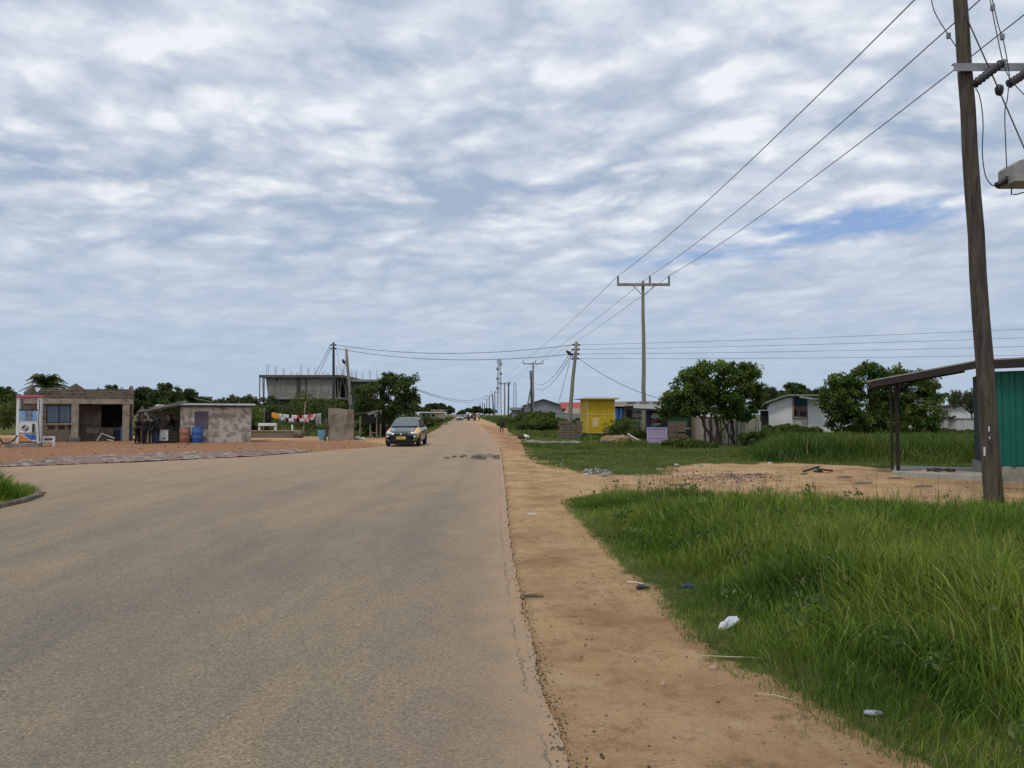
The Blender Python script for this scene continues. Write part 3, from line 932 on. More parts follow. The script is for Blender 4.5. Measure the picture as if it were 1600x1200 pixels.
def limb(mb, a, b, r0, r1, seed, wob=.12, n=6):
    r = random.Random(seed)
    a, b = Vector(a), Vector(b)
    pts, rs = [], []
    L = (b - a).length
    for i in range(n + 1):
        t = i / n
        p = a.lerp(b, t)
        if 0 < i < n:
            p += Vector((r.uniform(-1, 1), r.uniform(-1, 1), r.uniform(-.4, .4))) * wob * L * .35
        pts.append(p); rs.append(r0 + (r1 - r0) * t)
    mb.tube(pts, rs, 7)
    return pts

def px_tree(name, label, cat, base, Y, lobes, stems, tones, cr, per, lsize, dens=1.5, seed=1, group=None, depth=.85):
    """tree whose outline was measured in the photo; lobes (px, py, rx, ry) become ellipsoids at its own distance"""
    b = W(base[0], base[1], Y); b.z = 0
    root = thing(name, label, cat, b, group=group)
    s = Y / FPX
    r = random.Random(seed)
    L = []
    for (x, y, rx, ry) in lobes:
        c = W(x, y, Y) - b
        L.append((c.x, r.uniform(-.45, .45) * max(rx, 25) * s, c.z, rx * s, rx * s * depth, ry * s))
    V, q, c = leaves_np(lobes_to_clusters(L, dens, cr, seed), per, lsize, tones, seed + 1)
    np_mesh('crown', V, q, np.zeros((0, 3), int), M['leaf'], c, parent=root)
    mb = MB()
    for i, (pa, pb, r0, r1) in enumerate(stems):
        A = W(pa[0], pa[1], Y) - b; B = W(pb[0], pb[1], Y) - b
        A.y += pa[2] if len(pa) > 2 else 0; B.y += pb[2] if len(pb) > 2 else 0
        if i == 0: A.z = min(A.z, -.05)
        pts = limb(mb, A, B, r0, r1, seed * 31 + i)
    ends = [W(pb[0], pb[1], Y) - b for _, pb, _, _ in stems]
    for i, l in enumerate(L):
        e = min(ends, key=lambda p: (p - Vector(l[:3])).length)
        limb(mb, e, (l[0], l[1], l[2] + l[5] * .3), .05, .012, seed * 77 + i)
    mb.build('trunk', M['bark'], root, smooth=True)
    return root

px_tree('neem_tree', 'bushy green tree with several thin leaning stems in front of the plank fence', 'tree', (1123, 699), 40,
    [(1075, 612, 36, 36), (1112, 592, 38, 30), (1148, 604, 38, 36), (1058, 635, 24, 24), (1098, 628, 36, 22), (1156, 630, 34, 22), (1172, 604, 20, 26), (1143, 573, 12, 10), (1162, 571, 7, 9), (1177, 579, 9, 13),
     (1045, 628, 14, 14), (1085, 585, 18, 14), (1150, 648, 24, 10), (1187, 622, 9, 14), (1040, 648, 8, 7)],
    [((1123, 700), (1092, 648), .10, .06), ((1121, 699), (1117, 640), .09, .055), ((1125, 699, .1), (1122, 640, .4), .09, .05), ((1126, 678, .1), (1146, 655, .3), .05, .04), ((1152, 694, .5), (1145, 645, .5), .08, .05), ((1148, 688, .5), (1131, 648, .6), .06, .045)],
    NEEM, .34, 70, .19, dens=4.5, seed=3)
px_tree('neem_tree', 'round dense dark tree standing in tall weeds left of the canopy posts', 'tree', (1378, 694), 46,
    [(1318, 622, 36, 38), (1358, 598, 34, 30), (1402, 612, 42, 40), (1345, 650, 46, 32), (1398, 656, 46, 34), (1440, 620, 26, 36), (1442, 652, 24, 24), (1344, 582, 12, 10), (1372, 576, 14, 9), (1308, 606, 24, 22), (1352, 672, 24, 14), (1420, 590, 20, 14), (1458, 606, 16, 26), (1395, 585, 14, 10), (1378, 678, 30, 12)],
    [((1378, 695), (1370, 640), .15, .09), ((1380, 690), (1402, 640), .1, .07), ((1425, 692, .4), (1440, 650, .4), .06, .04), ((1372, 680), (1335, 645), .08, .05)],
    NEEM, .36, 75, .20, dens=4.5, seed=5)
px_tree('neem_tree', 'dark rounded tree on the left verge directly behind the taxi', 'tree', (604, 683), 55,
    [(583, 626, 24, 26), (612, 606, 26, 20), (634, 614, 20, 22), (600, 640, 32, 18), (632, 636, 22, 18), (570, 622, 17, 18), (641, 592, 8, 7), (606, 592, 16, 9), (560, 640, 12, 14), (648, 624, 9, 12), (580, 648, 22, 12), (625, 594, 10, 7)],
    [((604, 684), (603, 645), .17, .12), ((604, 660), (585, 640), .08, .05), ((604, 658), (625, 638), .08, .05)],
    DARK, .40, 75, .23, dens=4.5, seed=8)

# three kinds of far tree, built once at about 6 m and copied
def far_tree(name, label, cat, lobes, tones, cr, per, ls, seed, group, trunk_h=1.6, dens=4.5, tr=.16):
    root = thing(name, label, cat, group=group)
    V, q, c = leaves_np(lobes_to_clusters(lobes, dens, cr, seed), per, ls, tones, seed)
    np_mesh('crown', V, q, np.zeros((0, 3), int), M['leaf'], c, parent=root)
    mb = MB()
    limb(mb, (0, 0, -.1), (.1, 0, trunk_h), tr, tr * .7, seed)
    for i, l in enumerate(lobes):
        limb(mb, (.1, 0, trunk_h), l[:3], tr * .5, .02, seed + i)
    mb.build('trunk', M['bark'], root, smooth=True)
    return root

def rl(seed, n, w, h0, h1, r0, r1):
    r = random.Random(seed)
    out = []
    for i in range(n):
        a = 2 * PI * i / n + r.uniform(-.4, .4); d = w * r.uniform(.35, 1)
        rr = r.uniform(r0, r1)
        out.append((math.cos(a) * d, math.sin(a) * d * .8, r.uniform(h0, h1), rr, rr, rr * .8))
    out.append((0, 0, h1, r1, r1, r1 * .8))
    return out
T_ROUND = far_tree('round_tree', '', 'tree', rl(1, 7, 2.0, 2.6, 4.2, 1.0, 1.6), DARK, .42, 60, .32, 21, None)
T_WIDE = far_tree('spreading_tree', '', 'tree', rl(2, 9, 3.2, 2.4, 3.6, .9, 1.4), [(.03, .05, .018), (.045, .07, .022), (.065, .09, .03), (.09, .11, .035)], .42, 60, .32, 22, None)
T_FLAT = far_tree('acacia_tree', '', 'tree', rl(3, 9, 3.4, 2.6, 3.1, .7, 1.1), [(.05, .065, .028), (.075, .09, .036), (.10, .115, .045), (.13, .14, .055)], .36, 40, .24, 23, None, dens=3.2)
T_USED = set()
def plant(kind, px, py_top, Y, label, h=None, wid=1.0, rz=None, group=None):
    """place a far tree so that its top reaches py_top"""
    top = W(px, py_top, Y)
    src, hh = {'round': (T_ROUND, 5.7), 'wide': (T_WIDE, 4.9), 'flat': (T_FLAT, 4.1)}[kind]
    o = src if kind not in T_USED else copy_tree(src)
    T_USED.add(kind)
    k = top.z / hh
    o.location = (top.x, Y, 0)
    o.scale = (k * wid, k * wid, k)
    o.rotation_euler = (0, 0, rz if rz is not None else random.uniform(0, 6.28))
    o['label'] = label
    if group: o['group'] = group
    return o

plant('round', 8, 603, 95, 'dark leafy tree at the left edge behind the fuel pump', wid=.95)
plant('wide', -45, 606, 100, 'dark spreading tree reaching in from beyond the left edge', wid=1.0)
plant('wide', 60, 612, 105, 'broad dark tree crown behind the roofless block building')
plant('round', 178, 600, 78, 'dark tree rising just right of the roofless block building', wid=.8)
plant('wide', 225, 603, 82, 'dark spreading tree above the open shed porch')
plant('round', 262, 597, 80, 'tallest of the dark trees behind the plastered shed', wid=.95)
plant('wide', 297, 606, 84, 'dark tree at the right end of the grove behind the plastered shed', wid=.8)
plant('flat', 330, 618, 92, 'flat topped pale acacia rising over the plastered shed roof', wid=1.1)
plant('flat', 392, 614, 95, 'flat topped acacia at the left corner of the concrete block frame', wid=.9)
plant('flat', 425, 628, 74, 'low grey green acacia behind the washing line', wid=1.25)
plant('flat', 475, 633, 72, 'low acacia behind the washing line post', wid=1.2)
plant('flat', 385, 640, 66, 'lowest acacia beside the plastered shed', wid=1.2)
plant('wide', 690, 629, 190, 'far dark tree on the left of the road behind a pale house', wid=1.1)
plant('round', 668, 634, 180, 'small far tree between the pale house and the dark roadside tree', wid=.9)
plant('wide', 742, 634, 420, 'hazy broad tree at the far end of the road', wid=1.3)
plant('round', 722, 640, 460, 'hazy small tree left of the far end of the road', wid=1.4)
plant('wide', 765, 637, 400, 'hazy tree among the far poles right of the road', wid=1.2)
plant('round', 805, 638, 200, 'small dark tree beside the grey warehouse', wid=.9)
plant('round', 1240, 596, 90, 'dark tree rising behind the white house roof', wid=1.0)
plant('wide', 1205, 603, 88, 'dark tree between the plank fence and the white house roof', wid=.7)
plant('wide', 1275, 606, 92, 'dark tree showing over the right end of the white house roof', wid=.8)
plant('flat', 1518, 604, 74, 'pale feathery tree in front of the far white house', wid=.55)
plant('round', 1620, 612, 120, 'dark tree beyond the green kiosk', wid=1.0)
rr = random.Random(4)
far_labels = []
for i in range(16):
    px = -60 + i * 52 + rr.uniform(-14, 14)
    if px > 700: continue
    plant(rr.choice(['round', 'wide']), px, rr.uniform(628, 638), rr.uniform(240, 330), 'far tree in the hazy line of trees closing the left horizon', wid=1.5, group='far trees along the left horizon')
for i in range(14):
    px = 880 + i * 56 + rr.uniform(-14, 14)
    plant(rr.choice(['round', 'wide']), px, rr.uniform(631, 640), rr.uniform(240, 330), 'far tree in the hazy line of trees closing the right horizon', wid=1.5, group='far trees along the right horizon')

def palm(px, Y, ptop):
    b = W(px, 660, Y); b.z = 0
    root = thing('palm_tree', 'palm with drooping fronds rising above the roofless block building', 'palm', b)
    zt = W(px, ptop, Y).z
    mb = MB(); mb.tube([(0, 0, -.1), (.1, 0, zt * .5), (0, 0, zt)], [.22, .17, .15], 8)
    mb.build('trunk', M['bark'], root, smooth=True)
    r = np.random.default_rng(9)
    V, Q, C = [], [], []
    for i in range(64):
        a = r.uniform(0, 2 * PI); up = r.uniform(.2, 2.6); L = r.uniform(1.9, 2.6)
        d = np.array([math.cos(a), math.sin(a)]); tone = np.array(DARK[r.integers(0, 4)]) * 1.1
        for j in range(26):
            t = (j + 1) / 26
            hz = math.cos(min(up, 1.5) * .75)
            p = np.array([d[0] * L * t * hz, d[1] * L * t * hz, zt + L * (min(up, 1.5) * .9 * t - (.42 + up * .35) * t * t)])
            for sgn in (-1, 1):
                side = np.array([-d[1], d[0], 0]) * sgn
                tip = p + (side * .62 + np.array([d[0], d[1], 0]) * .35 + np.array([0, 0, -.35])) * (.75 - .45 * t)
                w = np.array([d[0], d[1], 0]) * .045
                k = len(V)
                V += [p - w, p + w, tip + w * .3, tip - w * .3]; Q.append((k, k + 1, k + 2, k + 3)); C += [tone] * 4
    np_mesh('crown', np.array(V), np.array(Q), np.zeros((0, 3), int), M['leaf'], np.array(C), parent=root)
palm(70, 72, 603)

# bushes
def bush(px, py, Y, w, h, label, tones=NEEM, seed=1, group=None, ls=.1):
    b = G(px, py) if Y is None else W(px, py, Y); b.z = 0
    L = rl(seed, 6, w * .5, h * .35, h * .6, h * .3, h * .45)
    L = [(l[0], l[1], l[2], l[3] * max(1, w / h * .6), l[4] * max(1, w / h * .6), l[5]) for l in L]
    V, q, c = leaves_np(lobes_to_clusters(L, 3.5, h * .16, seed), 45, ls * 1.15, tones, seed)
    V[:, 2] = np.maximum(V[:, 2], 0.0)
    o = np_mesh('bush', V, q, np.zeros((0, 3), int), M['leaf'], c)
    o.location = b
    tag(o, label, 'bush', group)
    return o
bush(975, 684, 51, 2.6, 1.5, 'leafy bush at the right foot of the yellow kiosk', NEEM, 41)
bush(995, 700, 44, 1.6, .9, 'low weed bush left of the lilac kiosk counter', PALE, 42)
bush(1068, 708, 38, 1.8, .45, 'low weeds in front of the stacked sacks', NEEM, 43)
bush(1100, 707, 37.5, 1.2, .3, 'low weeds under the thin stemmed tree', NEEM, 44)
bush(1203, 699, 39.5, 2.4, 1.0, 'dark shrub at the right end of the plank fence', NEEM, 45)
bush(830, 663, 120, 6, 2.2, 'rounded bush in front of the grey warehouse', DARK, 46, ls=.25)
bush(855, 664, 118, 6, 2.0, 'second rounded bush right of the leaning pole prop', NEEM, 47, ls=.25)
bush(822, 668, 92, 6, 1.6, 'weedy bush on the right verge behind the walking child', NEEM, 48, ls=.2)
bush(852, 674, 74, 5, 1.3, 'weedy bush between the walking child and the block stack', PALE, 49, ls=.18)
bush(868, 668, 80, 6, 1.3, 'weedy bush at the left side of the block stack', NEEM, 50, ls=.18)
bush(20, 682, 62, 4.5, 3.2, 'yellow green bush behind the fuel pump', PALE, 51, ls=.2)
bush(398, 676, 60, 3.5, 2.2, 'green bush at the right wall of the plastered shed', NEEM, 52, ls=.16)
bush(488, 676, 66, 4.2, 3.8, 'yellow green bush below the concrete frame', PALE, 53, ls=.18)
bush(632, 679, 60, 2.6, 1.8, 'shrub on the left verge behind the taxi roof', NEEM, 54, ls=.18)
bush(664, 672, 88, 3.4, 1.5, 'shrub on the left verge beyond the taxi', PALE, 55, ls=.2)
bush(590, 682, 56, 3, 1.2, 'low shrub under the dark roadside tree', DARK, 56, ls=.15)
bush(1235, 685, 52, 4.0, 1.0, 'weeds below the left wall of the white house', PALE, 57, ls=.14)
bush(1455, 684, 50, 3.5, .75, 'brownish weeds below the long boundary wall', [(.07, .07, .03), (.10, .09, .045), (.13, .11, .06), (.09, .10, .03)], 58, ls=.14)
bush(1512, 685, 46, 3, .7, 'weeds beside the green kiosk plinth', [(.07, .07, .03), (.10, .09, .045), (.13, .11, .06), (.09, .10, .03)], 59, ls=.14)

# ------------------------------------------------------------------ poles and wires
def wire(name, label, pts, r=.011, cat='wire', sag=.5, group=None, parent=None, seg=18):
    """a wire hanging between the given supports"""
    mb = MB()
    out = []
    for a, b in zip(pts, pts[1:]):
        a, b = Vector(a), Vector(b)
        sg = sag if not isinstance(sag, dict) else sag.get(len(out), .5)
        for i in range(seg + (b == Vector(pts[-1]))):
            t = i / seg
            p = a.lerp(b, t); p.z -= sg * 4 * t * (1 - t)
            out.append(p)
    mb.tube(out, r, 5)
    o = mb.build(name, M['wire'], parent)
    if parent is None: tag(o, label, cat, group)
    return o

HV = []          # insulator tops of the high-voltage line
def t_pole(base_px, Y, top_z, label, xs=(-1.83, .46, 1.83), half=1.9, lean=0.0, detail=True, group=None, rad=.15):
    b = W(base_px, 640, Y); b.z = 0
    root = thing('power_pole', label, 'power pole', b, group=group)
    r = random.Random(int(Y))
    mb = MB()
    n = 9
    mb.tube([(lean * (i / n) + (r.uniform(-.03, .03) if 0 < i < n else 0), 0, -.4 + (top_z + .4) * i / n) for i in range(n + 1)], [rad * 1.15 - rad * .45 * i / n for i in range(n + 1)], 10)
    mb.build('pole', M['pole_wood'], root, smooth=True)
    zc = top_z - .32
    MB().box(lean - half, lean + half, -.30, -.15, zc - .09, zc + .09).build('crossarm', M['rust'] if detail else M['steel'], root)
    for sx in (-1, 1):
        MB().bar((lean + sx * .08, -.2, zc - .75), (lean + sx * .75, -.22, zc - .09), .05).build('brace', M['steel'], root)
    tops = []
    for x in xs:
        mb = MB()
        zz = zc + .09
        prof = [(.02, 0)]
        for k in range(5):
            prof += [(.05, .03 + k * .10), (.085, .06 + k * .10), (.045, .10 + k * .10)]
        prof += [(.03, .56)]
        mb.lathe(prof, 10, c=(lean + x, -.22, zz))
        mb.build('insulator', M['cap_black'], root, smooth=True)
        tops.append(b + Vector((lean + x, -.22, zz + .54)))
    HV.append(tops)
    return root

# foreground pole structure, then the line of poles up the road
def near_pole():
    Y = 14.35
    b = W(1553, 783, Y); b.z = 0
    root = thing('power_pole', 'thick weathered wooden pole leaning left at the right edge of the road', 'power pole', b)
    top = W(1500, 0, Y) - b
    d = top / top.z
    H_ = 10.6
    mb = MB()
    n = 14
    r = random.Random(3)
    mb.tube([d * (-.5 + (H_ + .5) * i / n) + Vector((r.uniform(-.012, .012), 0, 0)) for i in range(n + 1)], [.165 - .05 * i / n for i in range(n + 1)], 18)
    mb.build('pole', M['pole_dark'], root, smooth=True)
    zc = W(1540, 112, Y).z
    xa = (W(1481, 112, Y) - b).x
    mb = MB()
    mb.box(xa, xa + 4.4, -.20, -.185, zc - .075, zc + .075); mb.box(xa, xa + 4.4, -.185, -.11, zc + .061, zc + .075)
    mb.build('crossarm', M['steel'], root)
    # second leg of the frame, standing outside the picture
    mb = MB(); mb.tube([(3.0, .1, -.5), (2.7, .1, H_)], [.16, .11], 14); mb.build('pole', M['pole_dark'], root, smooth=True)
    MB().box(xa + .1, xa + 4.4, -.2, -.1, H_ - .35, H_ - .2).build('crossarm', M['steel'], root)
    # band round the pole
    c = d * zc
    mb = MB(); mb.tube([c + Vector((-.16, -.03, -.03)), c + Vector((0, -.17, 0)), c + Vector((.16, -.03, .03))], .014, 6); mb.build('clamp', M['steel'], root)
    P = lambda px, py, dy=0.0: W(px, py, Y + dy) - b
    def cutout(p0, p1):
        p0, p1 = Vector(p0), Vector(p1)
        mb = MB(); n_ = 15
        mb.tube([p0.lerp(p1, i / n_) for i in range(n_ + 1)], [.065 if i % 2 else .085 for i in range(n_ + 1)], 12)
        cu = mb.build('fuse_cutout', M['cap_black'], root, smooth=True)
        mb = MB(); mb.tube([p1, p1 + (p1 - p0).normalized() * .07], .04, 8); mb.build('terminal', M['steel'], cu)
    cutout(P(1523, 131, -.35), P(1566, 98, -.35))
    cutout(P(1577, 131, -.35), P(1616, 106, -.35))
    cutout(P(1632, 131, -.35), P(1670, 106, -.35))
    # jumper wires
    def jump(pts, r=.009):
        pts = [Vector(p) for p in pts]
        out = []
        for i in range(len(pts) - 1):
            p0, p1, p2, p3 = pts[max(i - 1, 0)], pts[i], pts[i + 1], pts[min(i + 2, len(pts) - 1)]
            for k in range(6):
                t = k / 6
                out.append(.5 * ((2 * p1) + (p2 - p0) * t + (2 * p0 - 5 * p1 + 4 * p2 - p3) * t * t + (3 * p1 - p0 - 3 * p2 + p3) * t ** 3))
        out.append(pts[-1])
        mb = MB(); mb.tube(out, r, 6); mb.build('jumper_wire', M['wire'], root)
    jump([P(1523, 135, -.35), P(1531, 152, -.4), P(1536, 190, -.4), P(1535, 240, -.4), P(1540, 275, -.4), P(1550, 289, -.35), P(1559, 290, -.35)])
    jump([P(1576, 134, -.35), P(1574, 155, -.4), P(1570, 180, -.4), P(1573, 262, -.35)])
    jump([P(1545, -10, -.1), P(1551, 20, -.2), P(1567, 96, -.35), P(1580, 125, -.5), P(1604, 152, -.6)])
    jump([P(1549, -8, -.1), P(1560, 40, -.2), P(1568, 65, -.2), P(1576, 108, -.3), P(1577, 130, -.35)])
    jump([P(1454, -8, .2), P(1461, 20, .2), P(1482, 55, .1), P(1500, 82, .05)])
    for p in (P(1482, 56, .1), P(1551, 12, -.2), P(1566, 58, -.2)):
        mb = MB(); mb.box(p.x - .03, p.x + .03, p.y - .03, p.y + .03, p.z - .05, p.z + .05); mb.build('clamp', M['steel'], root)
    # stay wire with its egg insulator
    a, m_, e = P(1506, 18, -.1), P(1561, 141, -.35), P(1604, 240, -.6)
    mb = MB(); mb.tube([a, m_], .012, 6); mb.tube([m_, e, e + (e - m_) * ((-b.z - e.z) / (e - m_).z)], .012, 6); mb.build('stay_wire', M['wire'], root)
    mb = MB(); mb.rock(m_, (.075, .075, .11), 4); mb.build('egg_insulator', M['cap_black'], root, smooth=True)
    # small white paper scraps nailed to the pole
    for (px, py, w, h) in ((1544, 670, .02, .10), (1537, 705, .03, .16), (1545, 684, .015, .05)):
        p = P(px, py, -.135)
        mb = MB(); mb.box(p.x - w / 2, p.x + w / 2, p.y - .025, p.y - .02, p.z - h / 2, p.z + h / 2); mb.build('paper_scrap', M['white'], root)
    # switch box hung on the frame
    q = W(1597, 271, Y - .35)
    bx = thing('switch_box', 'grey metal switchgear box hanging beside the leaning wooden pole', 'switch box', q)
    mb = MB()
    mb.wall([(-.29, -.22), (.6, -.22), (.6, .23), (.02, .23), (-.20, .17), (-.29, .10)], -.25, .25)
    mb.build('housing', mat('box_paint', (.36, .36, .33), (.28, .28, .26), 3, .6), bx, bevel=.012)
    mb = MB(); mb.box(-.12, .35, -.265, -.25, -.12, .10); mb.build('cover_plate', M['steel'], bx, bevel=.01)
    mb = MB(); mb.lathe([(.05, 0), (.07, .015), (.02, .03)], 10, c=(0, 0, 0)); mb.v = [(p[0] - .05, -.265 - p[2], p[1] + .0) for p in mb.v]; mb.build('knob', M['steel'], bx)
    p0, p1 = W(1574, 280, Y - .35) - q, W(1558, 290, Y - .35) - q
    mb = MB(); mb.tube([p0.lerp(p1, i / 6) for i in range(7)], [.05 if i % 2 else .068 for i in range(7)], 10); mb.build('bushing', M['cap_black'], bx, smooth=True)
    mb = MB(); mb.tube([(-.27, -.1, -.2), (-.27, -.1, -.42), (-.18, -.1, -.42), (.5, -.1, -.22)], .012, 6); mb.build('bracket', M['wire'], bx)
    mb = MB(); mb.bar((.4, .28, .1), (2.2, .4, .1), .08); mb.build('mount', M['steel'], bx)
    HV.append([b + Vector((xa + .45, -.15, H_ + .55)), b + Vector((xa + 1.85, -.15, H_ + .55)), b + Vector((xa + 3.2, -.15, H_ + .55))])
near_pole()
HV[0] = [Vector((9.72, 14.2, 11.6)), Vector((11.2, 14.2, 11.6)), Vector((12.7, 14.2, 11.6))]
t_pole(1006, 55, 11.25, 'tall wooden pole with a steel crossarm beside the lilac kiosk', lean=-.0)
t_pole(833, 144, 11.4, 'second crossarm pole up the road beside the grey warehouse', detail=False, rad=.2)
t_pole(788.5, 236, 11.4, 'third crossarm pole up the road right of the lattice mast', detail=False, rad=.24)
t_pole(773, 328, 11.4, 'fourth crossarm pole up the road left of the lattice mast', detail=False, rad=.28)
t_pole(764.5, 408, 11.4, 'fifth crossarm pole up the road, small in the haze', detail=False, rad=.3)
t_pole(760.5, 503, 11.4, 'farthest crossarm pole at the end of the road', detail=False, rad=.34)
for k, nm in enumerate(('left', 'middle', 'right')):
    wire('power_line', nm + 'most of the three high wires running up the road to the crossarm poles' if nm != 'middle' else 'middle one of the three high wires running up the road to the crossarm poles',
         [p[k] for p in HV], .016, 'power line', .45, 'three high wires along the road')

def lv_pole(top, base, Y, label, rad=.13, mt='pole_wood', ins=4, lamp=None, bend=0.0, group=None):
    b = W(base[0], base[1], Y); b.z = 0
    t = W(top[0], top[1], Y) - b
    root = thing('utility_pole', label, 'utility pole', b, group=group)
    mb = MB(); n = 8
    r = random.Random(int(top[0]))
    mb.tube([Vector((t.x * i / n + bend * math.sin(PI * i / n) + r.uniform(-.02, .02) * (0 < i < n), t.y * i / n, -.4 + (t.z + .4) * i / n)) for i in range(n + 1)], [rad * (1.1 - .4 * i / n) for i in range(n + 1)], 10)
    mb.build('pole', M[mt], root, smooth=True)
    pts = []
    for k in range(ins):
        f = 1 - (.25 + k * .36) / t.z
        for sx in (-1, 1):
            c = t * f + Vector((sx * .22, -.05, 0))
            mb = MB(); mb.lathe([(.05, -.08), (.09, -.03), (.06, 0), (.09, .04), (.04, .08)], 8, c=c); mb.bar(t * f, c, .03)
            mb.build('insulator', M['cap_black'], root)
        pts.append((b + t * f + Vector((-.3, -.05, 0)), b + t * f + Vector((.3, -.05, 0))))
    if lamp:
        p0 = W(lamp[0][0], lamp[0][1], Y) - b; p1 = W(lamp[1][0], lamp[1][1], Y) - b
        ar = MB().bar(p0, p1, .07).build('lamp_arm', M['steel'], root)
        q = p0.lerp(p1, .45)
        mb = MB()
        d = (p1 - p0).normalized()
        mb.tube([q, q + (p1 - q) * .3, q + (p1 - q) * .8, p1 + d * .1], [.06, .13, .12, .05], 8)
        mb.build('lamp_head', M['cap_black'] if mt != 'pole_dark' else M['steel'], root, smooth=True)
    return pts

LVR = lv_pole((901, 534), (888, 684), 60, 'crooked pale utility pole with a street lamp behind the block stack', .17, ins=4, lamp=((898, 559), (886, 549)), bend=-.05)
LVL = lv_pole((521, 535), (521, 680), 75, 'straight black utility pole in front of the concrete frame building', .15, 'pole_black', ins=2)
lv_pole((541, 545), (553, 684), 62, 'leaning pale pole with a lamp behind the small block hut', .15, 'pole_wood', ins=0, lamp=((541, 572), (536, 563)))
lv_pole((829.5, 579), (831, 668), 135, 'dark service pole standing against the second crossarm pole', .2, 'pole_black', ins=4)
lv_pole((829, 606), (819, 664), 134, 'slanting prop pole leaning on the dark service pole', .16, 'pole_wood', ins=0)
lv_pole((795, 597), (794, 657), 230, 'far service pole with a lamp arm right of the third crossarm pole', .26, 'pole_black', ins=3, lamp=((795, 604), (792.5, 601)))
lv_pole((769.5, 616), (771.5, 655), 330, 'far leaning service pole left of the lattice mast', .3, 'pole_black', ins=2, lamp=((769.5, 618), (766.5, 615)))
lv_pole((750, 629), (750, 652), 600, 'tiny far pole left of the road end', .4, 'pole_wood', ins=0)
lv_pole((753.5, 627), (754, 652), 560, 'tiny far pole beside the farthest crossarm pole', .4, 'pole_wood', ins=0)
lv_pole((757, 630), (757, 652), 540, 'tiny far pole right beside the hazy tree', .4, 'pole_black', ins=0)
lv_pole((646, 604), (646, 668), 120, 'dark pole hidden behind the crown of the roadside tree', .2, 'pole_black', ins=0)
lv_pole((2300, 474), (2300, 690), 44.2, 'pole beyond the right edge carrying the level wires', .15, 'pole_wood', ins=0)
# service wires
for k in range(2):
    wire('service_wire', ('upper' if k == 0 else 'lower') + ' wire crossing the road between the black pole and the crooked pole', [LVL[k][1], LVR[k * 2][0]], .022, 'wire', .75, 'service wires across the road')
for k in range(4):
    wire('service_wire', 'one of the four level wires running from the crooked pole out to the right edge', [LVR[k][1], W(2300, 478 + k * 20, 44)], .012, 'wire', .25, 'four level wires right of the crooked pole')
wire('service_wire', 'slack drop wire from the crooked pole down to the blue shed roof', [LVR[3][1], W(1028, 622, 56)], .02, 'wire', .35)
wire('service_wire', 'left stay wire slanting from the black pole to the concrete frame roof', [LVL[0][0], W(492, 585, 92)], .025, 'wire', .1)
wire('service_wire', 'right stay wire slanting from the black pole to the concrete frame roof', [LVL[1][0], W(497, 586, 92)], .025, 'wire', .1)
wire('service_wire', 'black house wire from the black pole down to the small block hut', [LVL[1][1], W(548, 640, 50)], .015, 'wire', .3)
for k, (xx_, yy_) in enumerate(((836, 598), (837, 606))):
    wire('service_wire', ('upper' if k == 0 else 'lower') + ' slack wire from the crooked pole to the dark service pole', [LVR[k + 1][0], W(xx_, yy_, 135)], .025, 'wire', 1.3, 'slack wires up the verge')
wire('service_wire', 'stay wire from the crooked pole down into the weeds', [LVR[2][0], W(872, 632, 66)], .018, 'wire', .0)
for k in range(2):
    wire('service_wire', ('upper' if k == 0 else 'lower') + ' thin wire from the left trees over the far road to the far poles', [W(646, 606 + k * 2, 120), W(762, 617 + k * 3, 330)], .045, 'wire', 2.2, 'thin far wires over the road')

# lattice masts in the distance
def mast(px, top, bot, Y, wtop, wbot, label, dishes=0, r=.12, faint=False):
    b = W(px, bot, Y); b.z = 0
    H_ = W(px, top, Y).z
    root = thing('lattice_mast', label, 'radio mast', b)
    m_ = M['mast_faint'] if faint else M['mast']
    mb = MB()
    n = 12
    lv = [[Vector((sx * (wbot + (wtop - wbot) * i / n) / 2, sy * (wbot + (wtop - wbot) * i / n) / 2, H_ * i / n)) for sx, sy in ((-1, -1), (1, -1), (1, 1), (-1, 1))] for i in range(n + 1)]
    for i in range(n):
        for k in range(4):
            mb.bar(lv[i][k], lv[i + 1][k], r * 1.3)
            mb.bar(lv[i][k], lv[i + 1][(k + 1) % 4], r * .7)
            mb.bar(lv[i][k], lv[i][(k + 1) % 4], r * .7)
    mb.build('tower_frame', m_, root)
    for k in range(dishes):
        z = H_ * (.92 - k * .085)
        mb = MB(); mb.lathe([(.1, -.4), (.9, -.2), (1.0, .3), (.2, .4)], 10)
        mb.v = [(p[0] - (1.2 if k % 2 else -1.2) * .9, p[2] - 1.2, p[1] + z) for p in mb.v]
        mb.build('dish', m_, root)
    for k in range(3):
        mb = MB(); mb.box(-.2 + (k - 1) * 1.3 - .0, .2 + (k - 1) * 1.3, -1, -.8, H_ - 2.6, H_ + (.8 if k == 1 else -.3)); mb.build('panel_antenna', m_, root)
M['mast'] = plain('grey_mast', (.19, .20, .22), .7)
M['mast_faint'] = plain('pale_mast', (.26, .28, .30), .8)  # distance haze painted in: the farther mast simply gets a paler colour
mast(780, 562, 652, 520, 1.5, 3.0, 'tall slim lattice radio mast hung with dishes above the far poles', 6, .30)
mast(804.5, 598, 652, 900, 3.0, 4.5, 'pale faint lattice mast in the haze left of the warehouse', 0, .32, True)

